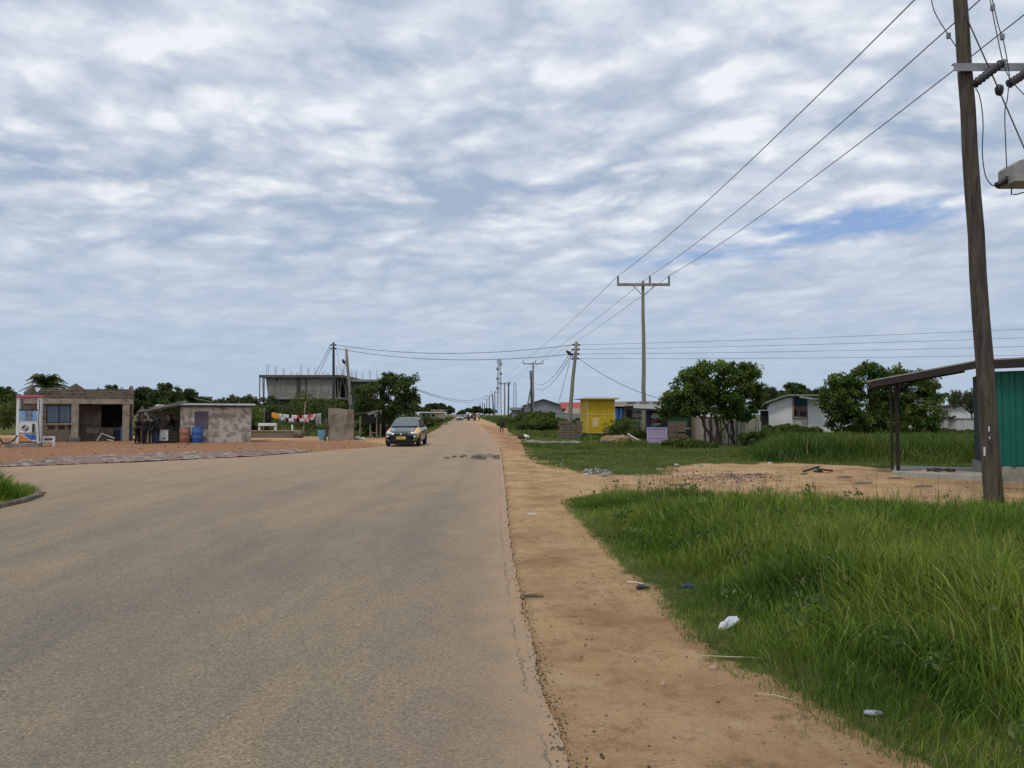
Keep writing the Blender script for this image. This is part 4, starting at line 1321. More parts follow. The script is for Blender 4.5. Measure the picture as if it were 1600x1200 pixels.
# ------------------------------------------------------------------ left side: pump, block building, shed
M['block'] = blockmat('concrete_blocks', (.155, .118, .086), (.095, .074, .056), (.235, .20, .16), ms=.022, plaster=(.20, .165, .125), pl=(.42, .50), pscale=1.3)
M['block_plaster'] = blockmat('plastered_blocks', (.15, .115, .082), (.09, .07, .053), (.26, .22, .175), plaster=(.19, .155, .115), pl=(.40, .52), pscale=.8)
M['render_pale'] = blockmat('peeling_render', (.36, .32, .27), (.27, .24, .20), (.25, .225, .19), plaster=(.57, .51, .435), pl=(.45, .55), pscale=2.4)
M['blue_paint'] = plain('blue_paint', (.04, .075, .26), .6)
M['lblue_glass'] = mat('curtained_glass', (.055, .095, .135), (.09, .14, .19), 3, .25, stretch=(5, 1, .3), fine=.1, bmp=0, spec=.5)
M['plast'] = mat('old_plaster', (.25, .21, .165), (.165, .135, .105), 1.1, .95, c3=(.10, .085, .07), s3=1.7, lo3=.5, hi3=.68)
M['colm'] = mat('cement_column', (.40, .335, .26), (.29, .24, .185), 2, .95, c3=(.17, .14, .11), s3=2.2, lo3=.5, hi3=.7)

def lx(Y):
    """photo pixel -> local metre helpers for a thing standing at distance Y"""
    s = Y / FPX
    return s


def facX(b, rz):
    """local x on a facade turned by rz that shows at photo column px"""
    c, s = math.cos(rz), math.sin(rz)
    def f(px):
        k = W(px, 640, 50).x / 50.0
        return (k * b.y - b.x) / (c - k * s)
    return f
def turn(before, b, rz):
    """turn everything added since about the pivot b"""
    Rm = Matrix.Rotation(rz, 4, 'Z')
    for o in list(COL.objects):
        if o.name in before or o.parent is not None: continue
        o.location = b + Rm @ (o.location - b)
        o.rotation_euler.z += rz
def names():
    return {o.name for o in COL.objects}

def block_building():
    n0 = names(); rz = R(25)
    Y = 46.0
    b = W(121, 690, Y); b.z = 0
    X = facX(b, rz)
    Z = lambda py: W(100, py, Y).z
    root = thing('block_building', 'roofless brown block building with gabled parapet and veranda columns', 'building', b)
    D = 4.6
    zb, zt = Z(631), Z(623)           # ring beam
    x0, x1, xm, xr = X(36), X(206), X(113), X(154)
    # front wall of the left room with a window opening
    wx0, wx1, wz0, wz1 = X(72), X(111.5), Z(661), Z(633)
    mb = MB()
    mb.box(x0, wx0, 0, .18, -.1, zb); mb.box(wx1, xm + .05, 0, .18, -.1, zb)
    mb.box(wx0, wx1, 0, .18, -.1, wz0); mb.box(wx0, wx1, 0, .18, wz1, zb)
    mb.build('front_wall', M['block_plaster'], root)
    # recessed veranda wall with the dark room opening
    ry = 1.5
    ox0, ox1, oz0, oz1 = X(156), X(191) * 1.03, Z(669), Z(632)
    mb = MB()
    mb.box(xm + .05, ox0, ry, ry + .18, -.1, zb); mb.box(ox1, x1 - .2, ry, ry + .18, -.1, zb)
    mb.box(ox0, ox1, ry, ry + .18, -.1, oz0); mb.box(ox0, ox1, ry, ry + .18, oz1, zb)
    mb.build('veranda_wall', M['plast'], root)
    mb = MB()
    mb.box(xm - .13, xm + .05, .18, ry, -.1, zb); mb.box(x0, x0 + .18, .18, D, -.1, zb); mb.box(x1 - .18, x1, 0.5, D, -.1, zb); mb.box(x0 + .18, x1 - .18, D - .18, D, -.1, zb)
    mb.box(xm - .13, xm + .05, ry, D - .18, -.1, zb)
    mb.build('side_wall', M['block_plaster'], root)
    MB().box(x0 + .18, x1 - .18, .3, D - .18, zb - .06, zb - .01).build('ceiling', M['dark'], root)
    MB().box(x0, x1, -.06, D, zb, zt).build('ring_beam', M['colm'], root)
    for px in (117.5, 197):
        w = .19
        mb = MB(); mb.box(X(px) - w, X(px) + w, -.05, .30, -.1, zb - .003); mb.build('column', M['colm'], root, bevel=.02)
    mb = MB(); mb.box(X(118) - .3, X(118) + .3, -.2, .3, -.1, .28); mb.build('column_foot', M['concrete_dark'], root, bevel=.04)
    for px, w in ((191.3, .12), (202.5, .14)):
        MB().box(X(px) - w, X(px) + w, .32, .50, 0, Z(667)).build('painted_dado', M['blue_paint'], root)
    # parapet with gables
    g = lambda px, py: (X(px), Z(py))
    t0 = zt + .02
    mb = MB()
    mb.wall([(x0, t0), (xm + .2, t0)] + [g(145, 622), g(142, 615), g(118, 599), g(107, 605), g(98, 614), g(60, 614), g(36, 615)], 0, .18)
    mb.build('parapet', M['block'], root)
    mb = MB()
    mb.wall([(X(140), t0), (x1, t0), g(206, 612), g(203, 601), g(198, 611), g(196, 616), (X(150), Z(617))], .01, .19)
    mb.build('parapet', M['block'], root)
    mb = MB()
    mb.wall([(x0, t0), (x1, t0), g(206, 604), g(147, 604), g(145, 600), g(143, 604.5), g(100, 605), g(48, 603), g(40, 612)], D - .2, D - .02)
    mb.build('parapet', M['block'], root)
    for xx in (x0, x1 - .18):
        mb = MB()
        vs = [(0.2, t0), (D - .2, t0), (D - .2, Z(612)), (D * .5, Z(600)), (.2, Z(613))]
        n = len(vs)
        mb.add([(xx, p[0], p[1]) for p in vs] + [(xx + .18, p[0], p[1]) for p in vs], [tuple(range(n)), tuple(range(n, 2 * n))[::-1]] + [(k, (k + 1) % n, (k + 1) % n + n, k + n) for k in range(n)])
        mb.build('parapet', M['block'], root)
    # window
    wf = MB()
    fw = .06
    wf.box(wx0, wx1, .03, .10, wz1 - fw, wz1); wf.box(wx0, wx1, .03, .10, wz0, wz0 + fw); wf.box(wx0, wx0 + fw, .031, .099, wz0 + fw, wz1 - fw); wf.box(wx1 - fw, wx1, .031, .099, wz0 + fw, wz1 - fw)
    xc = (wx0 + wx1) / 2
    wf.box(xc - .035, xc + .035, .032, .098, wz0 + fw, wz1 - fw)
    w_ = wf.build('window', M['cap_black'], root)
    MB().box(wx0 + fw, wx1 - fw, .06, .075, wz0 + fw, wz1 - fw).build('pane', M['lblue_glass'], w_)
    sl = MB().box(wx0 - .08, wx1 + .08, -.05, .17, wz0 - .09, wz0 - .003).build('sill', M['colm'], w_)
    sv = MB()
    for k in range(3):
        sv.box(wx0 + .12 + k * .52, wx0 + .46 + k * .52, -.012, .0, wz0 - .36, wz0 - .16)
    sv.build('vent_block', M['dark'], root)
    # heap inside the dark room and a light patch of render
    MB().box(X(132), X(152), ry - .012, ry - .003, Z(678), Z(669)).build('render_patch', M['colm'], root)
    # things lying on the veranda
    t = thing('metal_frame', 'bent white metal frame lying on the veranda of the roofless building', 'frame', b + Vector((X(166), -.3, 0)))
    mb = MB(); mb.tube([(-.45, 0, .05), (-.2, .1, .5), (.25, .05, .28), (.5, -.05, .2), (.42, -.1, .06), (.1, 0, .10)], .022, 6); mb.build('tube_frame', M['white'], t)
    mb = MB(); mb.lathe([(.26, 0), (.3, .1), (.33, .62), (.34, .65), (.3, .65)], 14)
    o = mb.build('plastic_drum', plain('navy_plastic', (.02, .022, .06), .5), smooth=True); o.location = b + Vector((X(186), 1.0, 0)); tag(o, 'dark navy plastic drum inside the veranda by the right column', 'drum')
    mb = MB()
    for k in range(9):
        mb.rock((X(163) + k * .16, 2.3 + (k % 3) * .3, .35 + .25 * (k % 2)), (.22, .2, .2), k)
    o = mb.build('scrap_heap', M['plast']); o.location = b; tag(o, 'grey scrap heap in the dark room of the roofless building', 'heap')
    turn(n0, b, rz)
block_building()

def fuel_pump():
    n0 = names(); rz = R(24)
    Y = 38.5
    b = W(44, 692, Y); b.z = 0
    s = Y / FPX
    Z = lambda py: W(44, py, Y).z
    X = facX(b, rz)
    zp = Z(692)
    pl = MB(); pl.box(X(11), X(66), -.45, 1.0, -.05, zp)
    o = pl.build('pump_island', M['concrete'], bevel=.03); o.location = b; tag(o, 'low concrete island carrying the white fuel pump', 'plinth')
    root = thing('fuel_pump', 'white petrol pump with red top and orange and blue wave on its foot', 'fuel pump', b + Vector((0, 0, zp)))
    z = lambda py: Z(py) - zp
    x0, x1 = X(25.5), X(64)
    D = .62
    wm = plain('pump_white', (.80, .80, .80), .35, coat=.2)
    red = mat('faded_red', (.42, .11, .12), (.36, .14, .14), 3, .5, fine=.1, bmp=0)
    blue = plain('pump_blue', (.22, .45, .70), .4)
    grey = plain('pump_grey', (.17, .18, .21), .3)
    for a, c in ((x0, x0 + .13), (x1 - .16, x1)):
        MB().box(a, c, 0, D, 0, z(621.5)).build('side_post', wm, root, bevel=.015)
    MB().box(x0 - .03, x1 + .03, -.05, D + .05, z(621.5), z(617.5)).build('top_cap', red, root, bevel=.02)
    MB().box(x0 + .13, x1 - .16, .02, D - .02, z(624), z(621.6)).build('top_lintel', mat('faded_red_panel', (.45, .2, .19), (.6, .45, .42), 4, .6, bmp=0), root)
    MB().box(x0 + .13, x1 - .16, .02, D - .02, .06, z(641)).build('cabinet', wm, root, bevel=.01)
    MB().box(x0 + .10, x1 - .13, -.02, D + .02, z(641), z(639.6)).build('shelf', M['cap_black'], root)
    # display band with its grey screen
    dp = MB().box(x0 + .14, x1 - .17, .0, .018, z(657.5), z(641.3)).build('display_panel', blue, root)
    MB().box(X(39.5), X(51), -.012, -.001, z(656.5), z(641.8)).build('screen', grey, dp)
    for py in (645, 653):
        mb = MB()
        for k in range(4): mb.box(X(42 + k * 2), X(43.2 + k * 2), -.016, -.013, z(py + 1), z(py - .6))
        mb.build('digit', plain('dim_digit', (.42, .42, .45), .5), dp)
    # black and white quartered diamond
    cx, cz, r_ = X(40), z(669), .19
    lg = MB()
    gp = .012
    for k, (sx, sz) in enumerate(((-1, 1), (1, 1), (1, -1), (-1, -1))):
        m_ = 0 if k in (0, 2) else 1
        lg.add([(cx + sx * gp, .012, cz + sz * gp), (cx + sx * r_, .012, cz + sz * gp), (cx + sx * gp, .012, cz + sz * r_)], [(0, 1, 2)], m_)
    lg.build('emblem', [M['cap_black'], plain('emblem_grey', (.30, .36, .34), .5)], root)
    MB().box(X(51.2), X(54.6), -.05, .019, z(675), z(662)).build('nozzle_holder', M['cap_black'], root, bevel=.01)
    for px in (30, 58.5):
        mb = MB(); mb.box(X(px) - .04, X(px) + .04, .012, .019, z(660), z(659)); mb.build('marking', plain('violet_mark', (.25, .2, .5), .5), root)
    MB().box(x0 + .14, x1 - .17, -.01, .019, z(677.2), z(676)).build('trim_bar', grey, root)
    # wave on the lower panel
    n = 16
    lo, hi = x0 + .14, x1 - .17
    zb_, zt_ = z(690), z(678)
    cur = lambda t: zt_ - (zt_ - zb_) * (.06 + .86 / (1 + math.exp(-(t - .40) * 9)))
    mb = MB()
    top = [(lo + (hi - lo) * i / n * .68, cur(i / n * .68 / 1.0)) for i in range(n + 1)]
    mb.wall([(lo, zb_)] + [(lo + (hi - lo) * .68, zb_)] + top[::-1], .008, .018)
    mb.build('orange_wave', plain('pump_orange', (.72, .26, .06), .45), root)
    mb = MB()
    up = [(lo + (hi - lo) * (.30 + .70 * i / n), zt_ - .01 - .05 * i / n) for i in range(n + 1)]
    dn = [(lo + (hi - lo) * (.30 + .70 * i / n), max(cur(.30 + .70 * i / n) + .05, zb_ + .06 + .03 * i / n) if i else zt_ - .02) for i in range(n + 1)]
    mb.wall(dn + up[::-1], .008, .018)
    mb.build('blue_wave', plain('pump_royal_blue', (.05, .17, .50), .45), root)
    MB().box(x0 + .05, x1 - .05, .03, D, -.0, .06).build('base', M['cap_black'], root)
    mb = MB(); mb.tube([(X(61.5), -.06, z(624)), (X(62), -.10, z(640)), (X(61), -.11, z(655)), (X(62.2), -.1, z(672)), (X(63), -.06, z(690))], .022, 6)
    mb.tube([(X(52.8), -.06, z(674)), (X(53.2), -.1, z(680)), (X(51.5), -.12, z(686)), (X(48.5), -.08, z(690.5))], .016, 6)
    mb.build('hose', M['cap_black'], root, smooth=True)
    # second hose and nozzle lying to the left
    t = thing('hose_nozzle', 'black hose and nozzle trailing from the fuel pump at the left edge', 'hose', b + Vector((X(8), -.5, 0)))
    mb = MB(); mb.tube([(-.35, 0, .75), (-.05, -.02, .35), (.05, -.03, .22), (.3, 0, .25), (.5, .05, .40), (.6, .1, .6)], .04, 8)
    mb.tube([(.05, -.03, .22), (-.12, -.05, .1), (-.05, -.08, .02)], .025, 6)
    mb.build('hose', M['cap_black'], t, smooth=True)
    mb = MB(); mb.tube([(-.45, 0, .85), (-.12, 0, .40)], [.06, .075], 8); mb.build('nozzle', M['cap_black'], t, smooth=True)
    # white guard frame on the right of the pump
    t = thing('guard_frame', 'low white concrete frame standing right beside the fuel pump', 'guard', b + Vector((X(66), .3, 0)))
    w, h0, h1 = .55, .22, .52
    MB().box(0, w, 0, .14, h1 - .09, h1).build('rail', M['white'], t, bevel=.01)
    MB().box(0, w, 0, .14, h0, h0 + .08).build('rail', M['white'], t, bevel=.01)
    MB().box(w - .11, w, 0.005, .135, 0, h1 - .093).build('post', M['white'], t, bevel=.01)
    MB().box(-.0, .06, 0.005, .135, 0, h1 - .093).build('post', M['white'], t, bevel=.01)
    turn(n0, b, rz)
fuel_pump()

def corrugated(mb, c0, c1, c2, c3, n=40, amp=.02, th=.012, m=0, slope=6):
    """wavy sheet over the corners c0-c1 (front edge) and c3-c2 (back edge)"""
    c0, c1, c2, c3 = map(Vector, (c0, c1, c2, c3))
    vs = []
    k = n * 2
    for off in (0, -th):
        for j in range(slope + 1):
            for i in range(k + 1):
                a = c0.lerp(c1, i / k); b_ = c3.lerp(c2, i / k)
                p = a.lerp(b_, j / slope)
                vs.append(p + Vector((0, 0, (amp if i % 2 else -amp) + off)))
    w = k + 1
    N = (slope + 1) * w
    fs = []
    for j in range(slope):
        for i in range(k):
            a = j * w + i
            fs.append((a, a + 1, a + w + 1, a + w)); fs.append((a + N, a + N + w, a + N + w + 1, a + N + 1))
    for i in range(k):
        fs.append((i, i + N, i + 1 + N, i + 1)); a = slope * w + i; fs.append((a, a + 1, a + 1 + N, a + N))
    for j in range(slope):
        a = j * w; fs.append((a, a + w, a + w + N, a + N)); a = j * w + k; fs.append((a, a + N, a + w + N, a + w))
    mb.add(vs, fs, m)
    return mb

def shed():
    n0 = names(); rz = R(18.5)
    Y = 44.0
    b = W(281, 692, Y); b.z = 0
    X = facX(b, rz)
    Z = lambda py: W(300, py, Y).z
    root = thing('plastered_shed', 'low shed with peeling cream plaster and an open porch on its left', 'shed', b)
    x1 = X(392.5); h = Z(633); D = 3.4
    wx0, wx1, wz0, wz1 = X(304), X(326), Z(671), Z(643)
    mb = MB()
    mb.box(0, wx0, 0, .16, -.1, h); mb.box(wx1, x1, 0, .16, -.1, h); mb.box(wx0, wx1, 0, .16, -.1, wz0); mb.box(wx0, wx1, 0, .16, wz1, h)
    mb.box(0, .16, .16, D, -.1, h); mb.box(x1 - .16, x1, .16, D, -.1, h); mb.box(.16, x1 - .16, D - .16, D, -.1, h)
    mb.build('wall', M['render_pale'], root)
    sh = MB()
    for k in range(5):
        w = (wx1 - wx0) / 5
        sh.box(wx0 + k * w + .006, wx0 + (k + 1) * w - .006, .03, .06, wz0, wz1)
    sh.build('window_shutter', mat('grey_violet_boards', (.15, .13, .16), (.11, .10, .12), 3, .9, stretch=(4, 4, .6)), root)
    rf = MB()
    corrugated(rf, (-.15, -.25, Z(632.5)), (X(400), -.25, Z(633)), (X(398), D + .2, Z(629)), (-.1, D + .2, Z(629)), 34)
    rf.build('roof', M['tin'], root)
    MB().box(-.05, X(396), -.15, -.09, h - .10, h - .03).build('roof_beam', M['dark_wood'], root)
    # porch
    pz0, pz1 = Z(643.5), Z(631)
    rf = MB()
    corrugated(rf, (X(215), -.3, pz0), (.0, -.3, pz1), (.05, D, pz1 + .08), (X(217), D, pz0 + .02), 18, .03)
    rf.build('porch_roof', M['tin'], root)
    rp = MB()
    corrugated(rp, (X(236), .4, Z(638)), (X(283), .5, Z(627.5)), (X(288), 1.8, Z(626)), (X(240), 1.8, Z(637)), 12, .03)
    rp.build('loose_roof_sheet', M['rust'], root)
    for px, w in ((219, .10), (224, .07)):
        mb = MB(); mb.bar((X(px), -.1, -.1), (X(px + .5), -.1, pz0 + .02), w); mb.build('porch_post', M['dark_wood'], root)
    mb = MB(); mb.bar((X(214), -.1, pz0 - .08), (0, -.1, pz1 - .07), .07, .1); mb.build('porch_beam', M['wood'], root)
    mb = MB(); mb.box(X(208), -.003, D - .1, D + .06, -.1, Z(642)); mb.build('back_wall', blockmat('porch_block', (.36, .335, .29), (.30, .275, .24), (.40, .37, .33), pl=(.4, .5), plaster=(.40, .37, .32)), root)
    mb = MB(); mb.box(X(244), -.003, 1.7, 1.85, 0, Z(657)); mb.build('half_wall', M['concrete_dark'], root)
    MB().box(X(244), -.003, 1.62, 1.93, Z(657) + .003, Z(655.5)).build('counter_slab', M['colm'], root)
    mb = MB(); mb.bar((X(262.5), 1.75, Z(655)), (X(262.5), 1.75, Z(634)), .07); mb.build('porch_post', M['colm'], root)
    # loose timber and junk on the porch roof
    for k, (a, c, la) in enumerate((((229, 637.5), (262, 632), 'grey plank lying along the porch roof of the plastered shed'), ((303, 622), (330, 627.5), 'dark branch sticking up behind the plastered shed roof'))):
        o = MB().bar(Vector((X(a[0]), .8, Z(a[1]))), Vector((X(c[0]), .8, Z(c[1]))), .09, .05).build('loose_plank', M['wood']); o.location = b; tag(o, la, 'plank')
    mb = MB(); mb.rock((X(248), .8, Z(635)), (.35, .3, .12), 5); o = mb.build('rolled_sheet', M['tin'], smooth=True); o.location = b; tag(o, 'crumpled tin piece lying on the porch roof', 'scrap')
    # notice on the half wall
    o = MB().box(X(257), X(262), 1.60, 1.615, Z(655.3), Z(649)).build('notice_board', M['white']); o.location = b; tag(o, 'small white board standing on the porch counter', 'board')
    def put(mb, name, m_, label, cat, **k):
        o = mb.build(name, m_, **k); o.location = b; tag(o, label, cat); return o
    # white chest and dark crate
    t = thing('white_chest', 'old white chest freezer standing under the shed porch', 'chest', b + Vector((X(255), .15, 0)))
    mb = MB(); mb.box(-.27, .27, 0, .55, .12, .68); mb.build('body', M['white'], t, bevel=.02)
    MB().box(-.28, .28, -.01, .56, .683, .74).build('lid', M['white'], t, bevel=.015)
    for sx in (-.22, .22): MB().box(sx - .03, sx + .03, .05, .5, 0, .12).build('foot', M['cap_black'], t)
    MB().box(-.02, .14, -.008, -.001, .24, .30).build('badge', M['cap_black'], t)
    t = thing('wooden_crate', 'dark wooden table crate beside the white chest under the porch', 'crate', b + Vector((X(270.5), .2, 0)))
    MB().box(-.27, .29, 0, .6, .62, .68).build('top', M['dark_wood'], t, bevel=.01)
    for k in range(3): MB().box(-.26, .28, .01, .04, .08 + k * .18, .22 + k * .18).build('slat', M['dark_wood'], t)
    for sx in (-.25, .25): MB().box(sx - .03, sx + .03, .04, .55, 0, .62).build('leg', M['dark_wood'], t)
    mb = MB(); mb.lathe([(.14, 0), (.16, .05), (.17, .42), (.18, .44), (.15, .44)], 14)
    o = mb.build('plastic_bucket', M['blue_paint'], smooth=True); o.location = b + Vector((X(244), -.05, 0)); tag(o, 'dark blue bucket at the feet of the group under the porch', 'bucket')
    for px, c, nm in ((290.5, (.34, .155, .10), 'faded red plastic barrel in front of the plastered shed'), (310, (.05, .125, .36), 'blue plastic barrel in front of the plastered shed window')):
        t = thing('plastic_barrel', nm, 'barrel', b + Vector((X(px), -.42, 0)), group='barrels by the shed')
        pm = mat('barrel_' + nm[:5].strip(), c, tuple(q * .8 for q in c), 3, .45, fine=.1, bmp=0)
        mb = MB(); mb.lathe([(.27, 0), (.285, .03), (.29, .28), (.30, .30), (.29, .32), (.295, .58), (.305, .60), (.295, .62), (.285, .84), (.26, .87)], 20); mb.build('body', pm, t, smooth=True)
        mb = MB(); mb.lathe([(.285, .85), (.29, .86), (.29, .90), (.27, .91), (.24, .90)], 20); mb.build('lid', pm, t, smooth=True)
    # posts of the broken fence left of the porch
    mb = MB(); mb.wall([(X(206), 0), (X(217), 0), (X(217), Z(640)), (X(214), Z(634)), (X(208), Z(641)), (X(206), Z(643))], 2.2, 2.35)
    put(mb, 'block_wall', M['block'], 'broken grey block wall between the roofless building and the porch', 'wall')
    turn(n0, b, rz)
shed()

# ------------------------------------------------------------------ people
def skin_mesh(name, V, Ed, Rd, mt, parent, roots=(0,), sub=1):
    me = bpy.data.meshes.new(name)
    me.from_pydata([tuple(v) for v in V], Ed, [])
    me.materials.append(mt)
    o = bpy.data.objects.new(name, me)
    COL.objects.link(o)
    o.parent = parent
    o.modifiers.new('skin', 'SKIN')
    sv = me.skin_vertices[0].data
    for i, r in enumerate(Rd):
        sv[i].radius = (r, r) if not isinstance(r, tuple) else r
        sv[i].use_root = i in roots
    if sub:
        s = o.modifiers.new('subdivision', 'SUBSURF'); s.levels = s.render_levels = sub
    o.modifiers['skin'].use_smooth_shade = True
    return o

def person(label, loc, rz, hgt, shirt, trousers, pose='stand', sleeves=True, group=None, shoe=(.02, .02, .02), lean=0.0):
    """one person; local -y is the way they face, built 1.75 m tall and scaled"""
    root = thing('person', label, 'person', loc, rz, group, hgt / 1.75)
    arms = {'stand': (((.23, .02, 1.12), (.25, -.08, .86)), ((-.23, .02, 1.12), (-.25, -.08, .86))),
            'crossed': (((.24, -.05, 1.13), (.02, -.24, 1.12)), ((-.24, -.05, 1.13), (-.04, -.25, 1.16))),
            'reach': (((.24, -.08, 1.14), (.20, -.36, 1.02)), ((-.24, -.10, 1.14), (-.16, -.38, 1.05))),
            'walk': (((.23, .10, 1.14), (.24, .08, .88)), ((-.23, -.08, 1.13), (-.23, -.26, .92)))}[pose]
    st = .26 if pose == 'walk' else .04
    V = [(0, 0, .95), (0, .01, 1.12), (0, .02, 1.30), (0, 0 - lean * .3, 1.46), (0, -.02 - lean, 1.53), (0, -.035 - lean, 1.60), (0, -.03 - lean, 1.68), (0, -.02 - lean, 1.735)]
    Ed = [(0, 1), (1, 2), (2, 3), (3, 4), (4, 5), (5, 6), (6, 7)]
    Rd = [.135, .12, .145, .10, .058, .075, .098, .07]
    roots = [0]
    hands = []
    for (el, wr), sx in zip(arms, (1, -1)):
        i = len(V)
        V += [(sx * .175, .01, 1.41), el, wr]
        Ed += [(3, i), (i, i + 1), (i + 1, i + 2)]
        Rd += [.062, .044, .031]
        d = (Vector(wr) - Vector(el)).normalized()
        palm = Vector(wr) + d * .085
        V.append(tuple(palm)); Ed.append((i + 2, i + 3)); Rd.append((.040, .022))
        hands.append((palm, d, sx))
    for sx in (1, -1):
        i = len(V)
        yy = -st * sx
        V += [(sx * .09, 0, .90), (sx * .10, yy * .5 - .02, .50), (sx * .105, yy + .02, .09), (sx * .11, yy - .13, .035)]
        Ed += [(0, i), (i, i + 1), (i + 1, i + 2), (i + 2, i + 3)]
        Rd += [.095, .060, .042, .035]
    # fingers, each a short chain of its own rooted in the palm
    for palm, d, sx in hands:
        s = d.cross(Vector((0, 1, 0))).normalized()
        for k in range(5):
            i = len(V)
            off = (k - 1.6) * .017
            L = (.055, .075, .082, .075, .058)[k] if k < 4 or True else .05
            if k == 0:
                a = palm - d * .04 + s * -.034; dd = (d * .6 - s * .8).normalized(); L = .05
            else:
                a = palm + s * (k - 2.5) * .019; dd = (d + Vector((0, -.25, 0))).normalized()
            c = dd + Vector((0, -.25, 0))
            V += [tuple(a), tuple(a + dd * L * .6), tuple(a + dd * L * .6 + c.normalized() * L * .5)]
            Ed += [(i, i + 1), (i + 1, i + 2)]
            Rd += [.0095, .009, .007]
            roots.append(i)
    skin_mesh('body', V, Ed, Rd, M['skin'], root, roots)
    # face and ears
    mb = MB()
    fy = -.03 - lean
    mb.rock((0, fy - .098, 1.645), (.014, .02, .022), 1)
    for sx in (1, -1): mb.rock((sx * .098, fy + .01, 1.65), (.014, .022, .032), 2)
    mb.build('nose_and_ears', M['skin'], root, smooth=True)
    mb = MB()
    for sx in (1, -1): mb.rock((sx * .036, fy - .086, 1.672), (.013, .008, .008), 3)
    mb.build('eyes', plain('eye_white', (.5, .48, .45), .3), root, smooth=True)
    MB().rock((0, fy - .088, 1.605), (.024, .008, .007), 3).build('mouth', plain('lip', (.09, .035, .03), .5), root, smooth=True)
    mb = MB(); mb.rock((0, fy + .018, 1.71), (.105, .112, .078), 7); mb.build('hair', M['hair'], root, smooth=True)
    sm = mat('shirt_' + label[:18].replace(' ', '_'), shirt, tuple(q * .75 for q in shirt), 5, .9, fine=.1)
    tm = mat('trousers_' + label[:18].replace(' ', '_'), trousers, tuple(q * .75 for q in trousers), 5, .9, fine=.1)
    V = [(0, 0, .93), (0, .01, 1.12), (0, .02, 1.30), (0, -lean * .3, 1.44)]
    Ed = [(0, 1), (1, 2), (2, 3)]; Rd = [.152, .138, .160, .115]
    for (el, wr), sx in zip(arms, (1, -1)):
        i = len(V)
        e = Vector((sx * .175, .01, 1.41)).lerp(Vector(el), .8)
        V += [(sx * .178, .01, 1.41), tuple(e)]; Ed += [(3, i), (i, i + 1)]; Rd += [.075, .060]
        if sleeves:
            V.append(tuple(Vector(el).lerp(Vector(wr), .85))); Ed.append((i + 1, i + 2)); Rd.append(.044)
    skin_mesh('shirt', V, Ed, Rd, sm, root)
    V = [(0, 0, .96)]; Ed = []; Rd = [.148]
    for sx in (1, -1):
        i = len(V); yy = -st * sx
        V += [(sx * .092, 0, .88), (sx * .10, yy * .5 - .02, .50), (sx * .105, yy + .02, .10)]
        Ed += [(0, i), (i, i + 1), (i + 1, i + 2)]; Rd += [.108, .078, .062]
    skin_mesh('trousers', V, Ed, Rd, tm, root)
    for sx in (1, -1):
        yy = -st * sx
        mb = MB(); mb.rock((sx * .11, yy - .06, .04), (.05, .14, .045), 5); mb.build('shoe', plain('shoe', shoe, .6), root, smooth=True)
    return root

BLK, NVY = (.014, .014, .016), (.018, .024, .05)
person('person in black standing outside the left post of the porch', Vector((W(214.5, 692, 42.9).x, 42.9, 0)), R(70), 1.52, BLK, BLK, 'reach')
person('person in black with light sleeves standing in the middle of the porch group', Vector((W(226, 692, 42.8).x, 42.8, 0)), R(160), 1.56, (.02, .02, .022), (.014, .014, .016), 'stand')
person('person in a long black top with their back turned beside the navy shirted man', Vector((W(236, 692, 42.75).x, 42.75, 0)), R(185), 1.56, (.012, .012, .014), (.016, .016, .015), 'crossed')
person('tall man in a navy shirt with a white stripe behind the porch group', Vector((W(244, 692, 43.6).x, 43.6, 0)), R(40), 1.70, NVY, (.015, .016, .022), 'crossed')
person('person in black working behind the crate under the porch', Vector((W(268, 692, 45.0).x, 45.0, 0)), R(-75), 1.62, (.016, .015, .016), (.16, .15, .15), 'reach', lean=.06)
person('child in a dark grey shirt walking along the right shoulder', Vector((W(784, 675, 70).x, 70, 0)), R(10), 1.28, (.05, .055, .075), (.035, .022, .022), 'walk', sleeves=False)

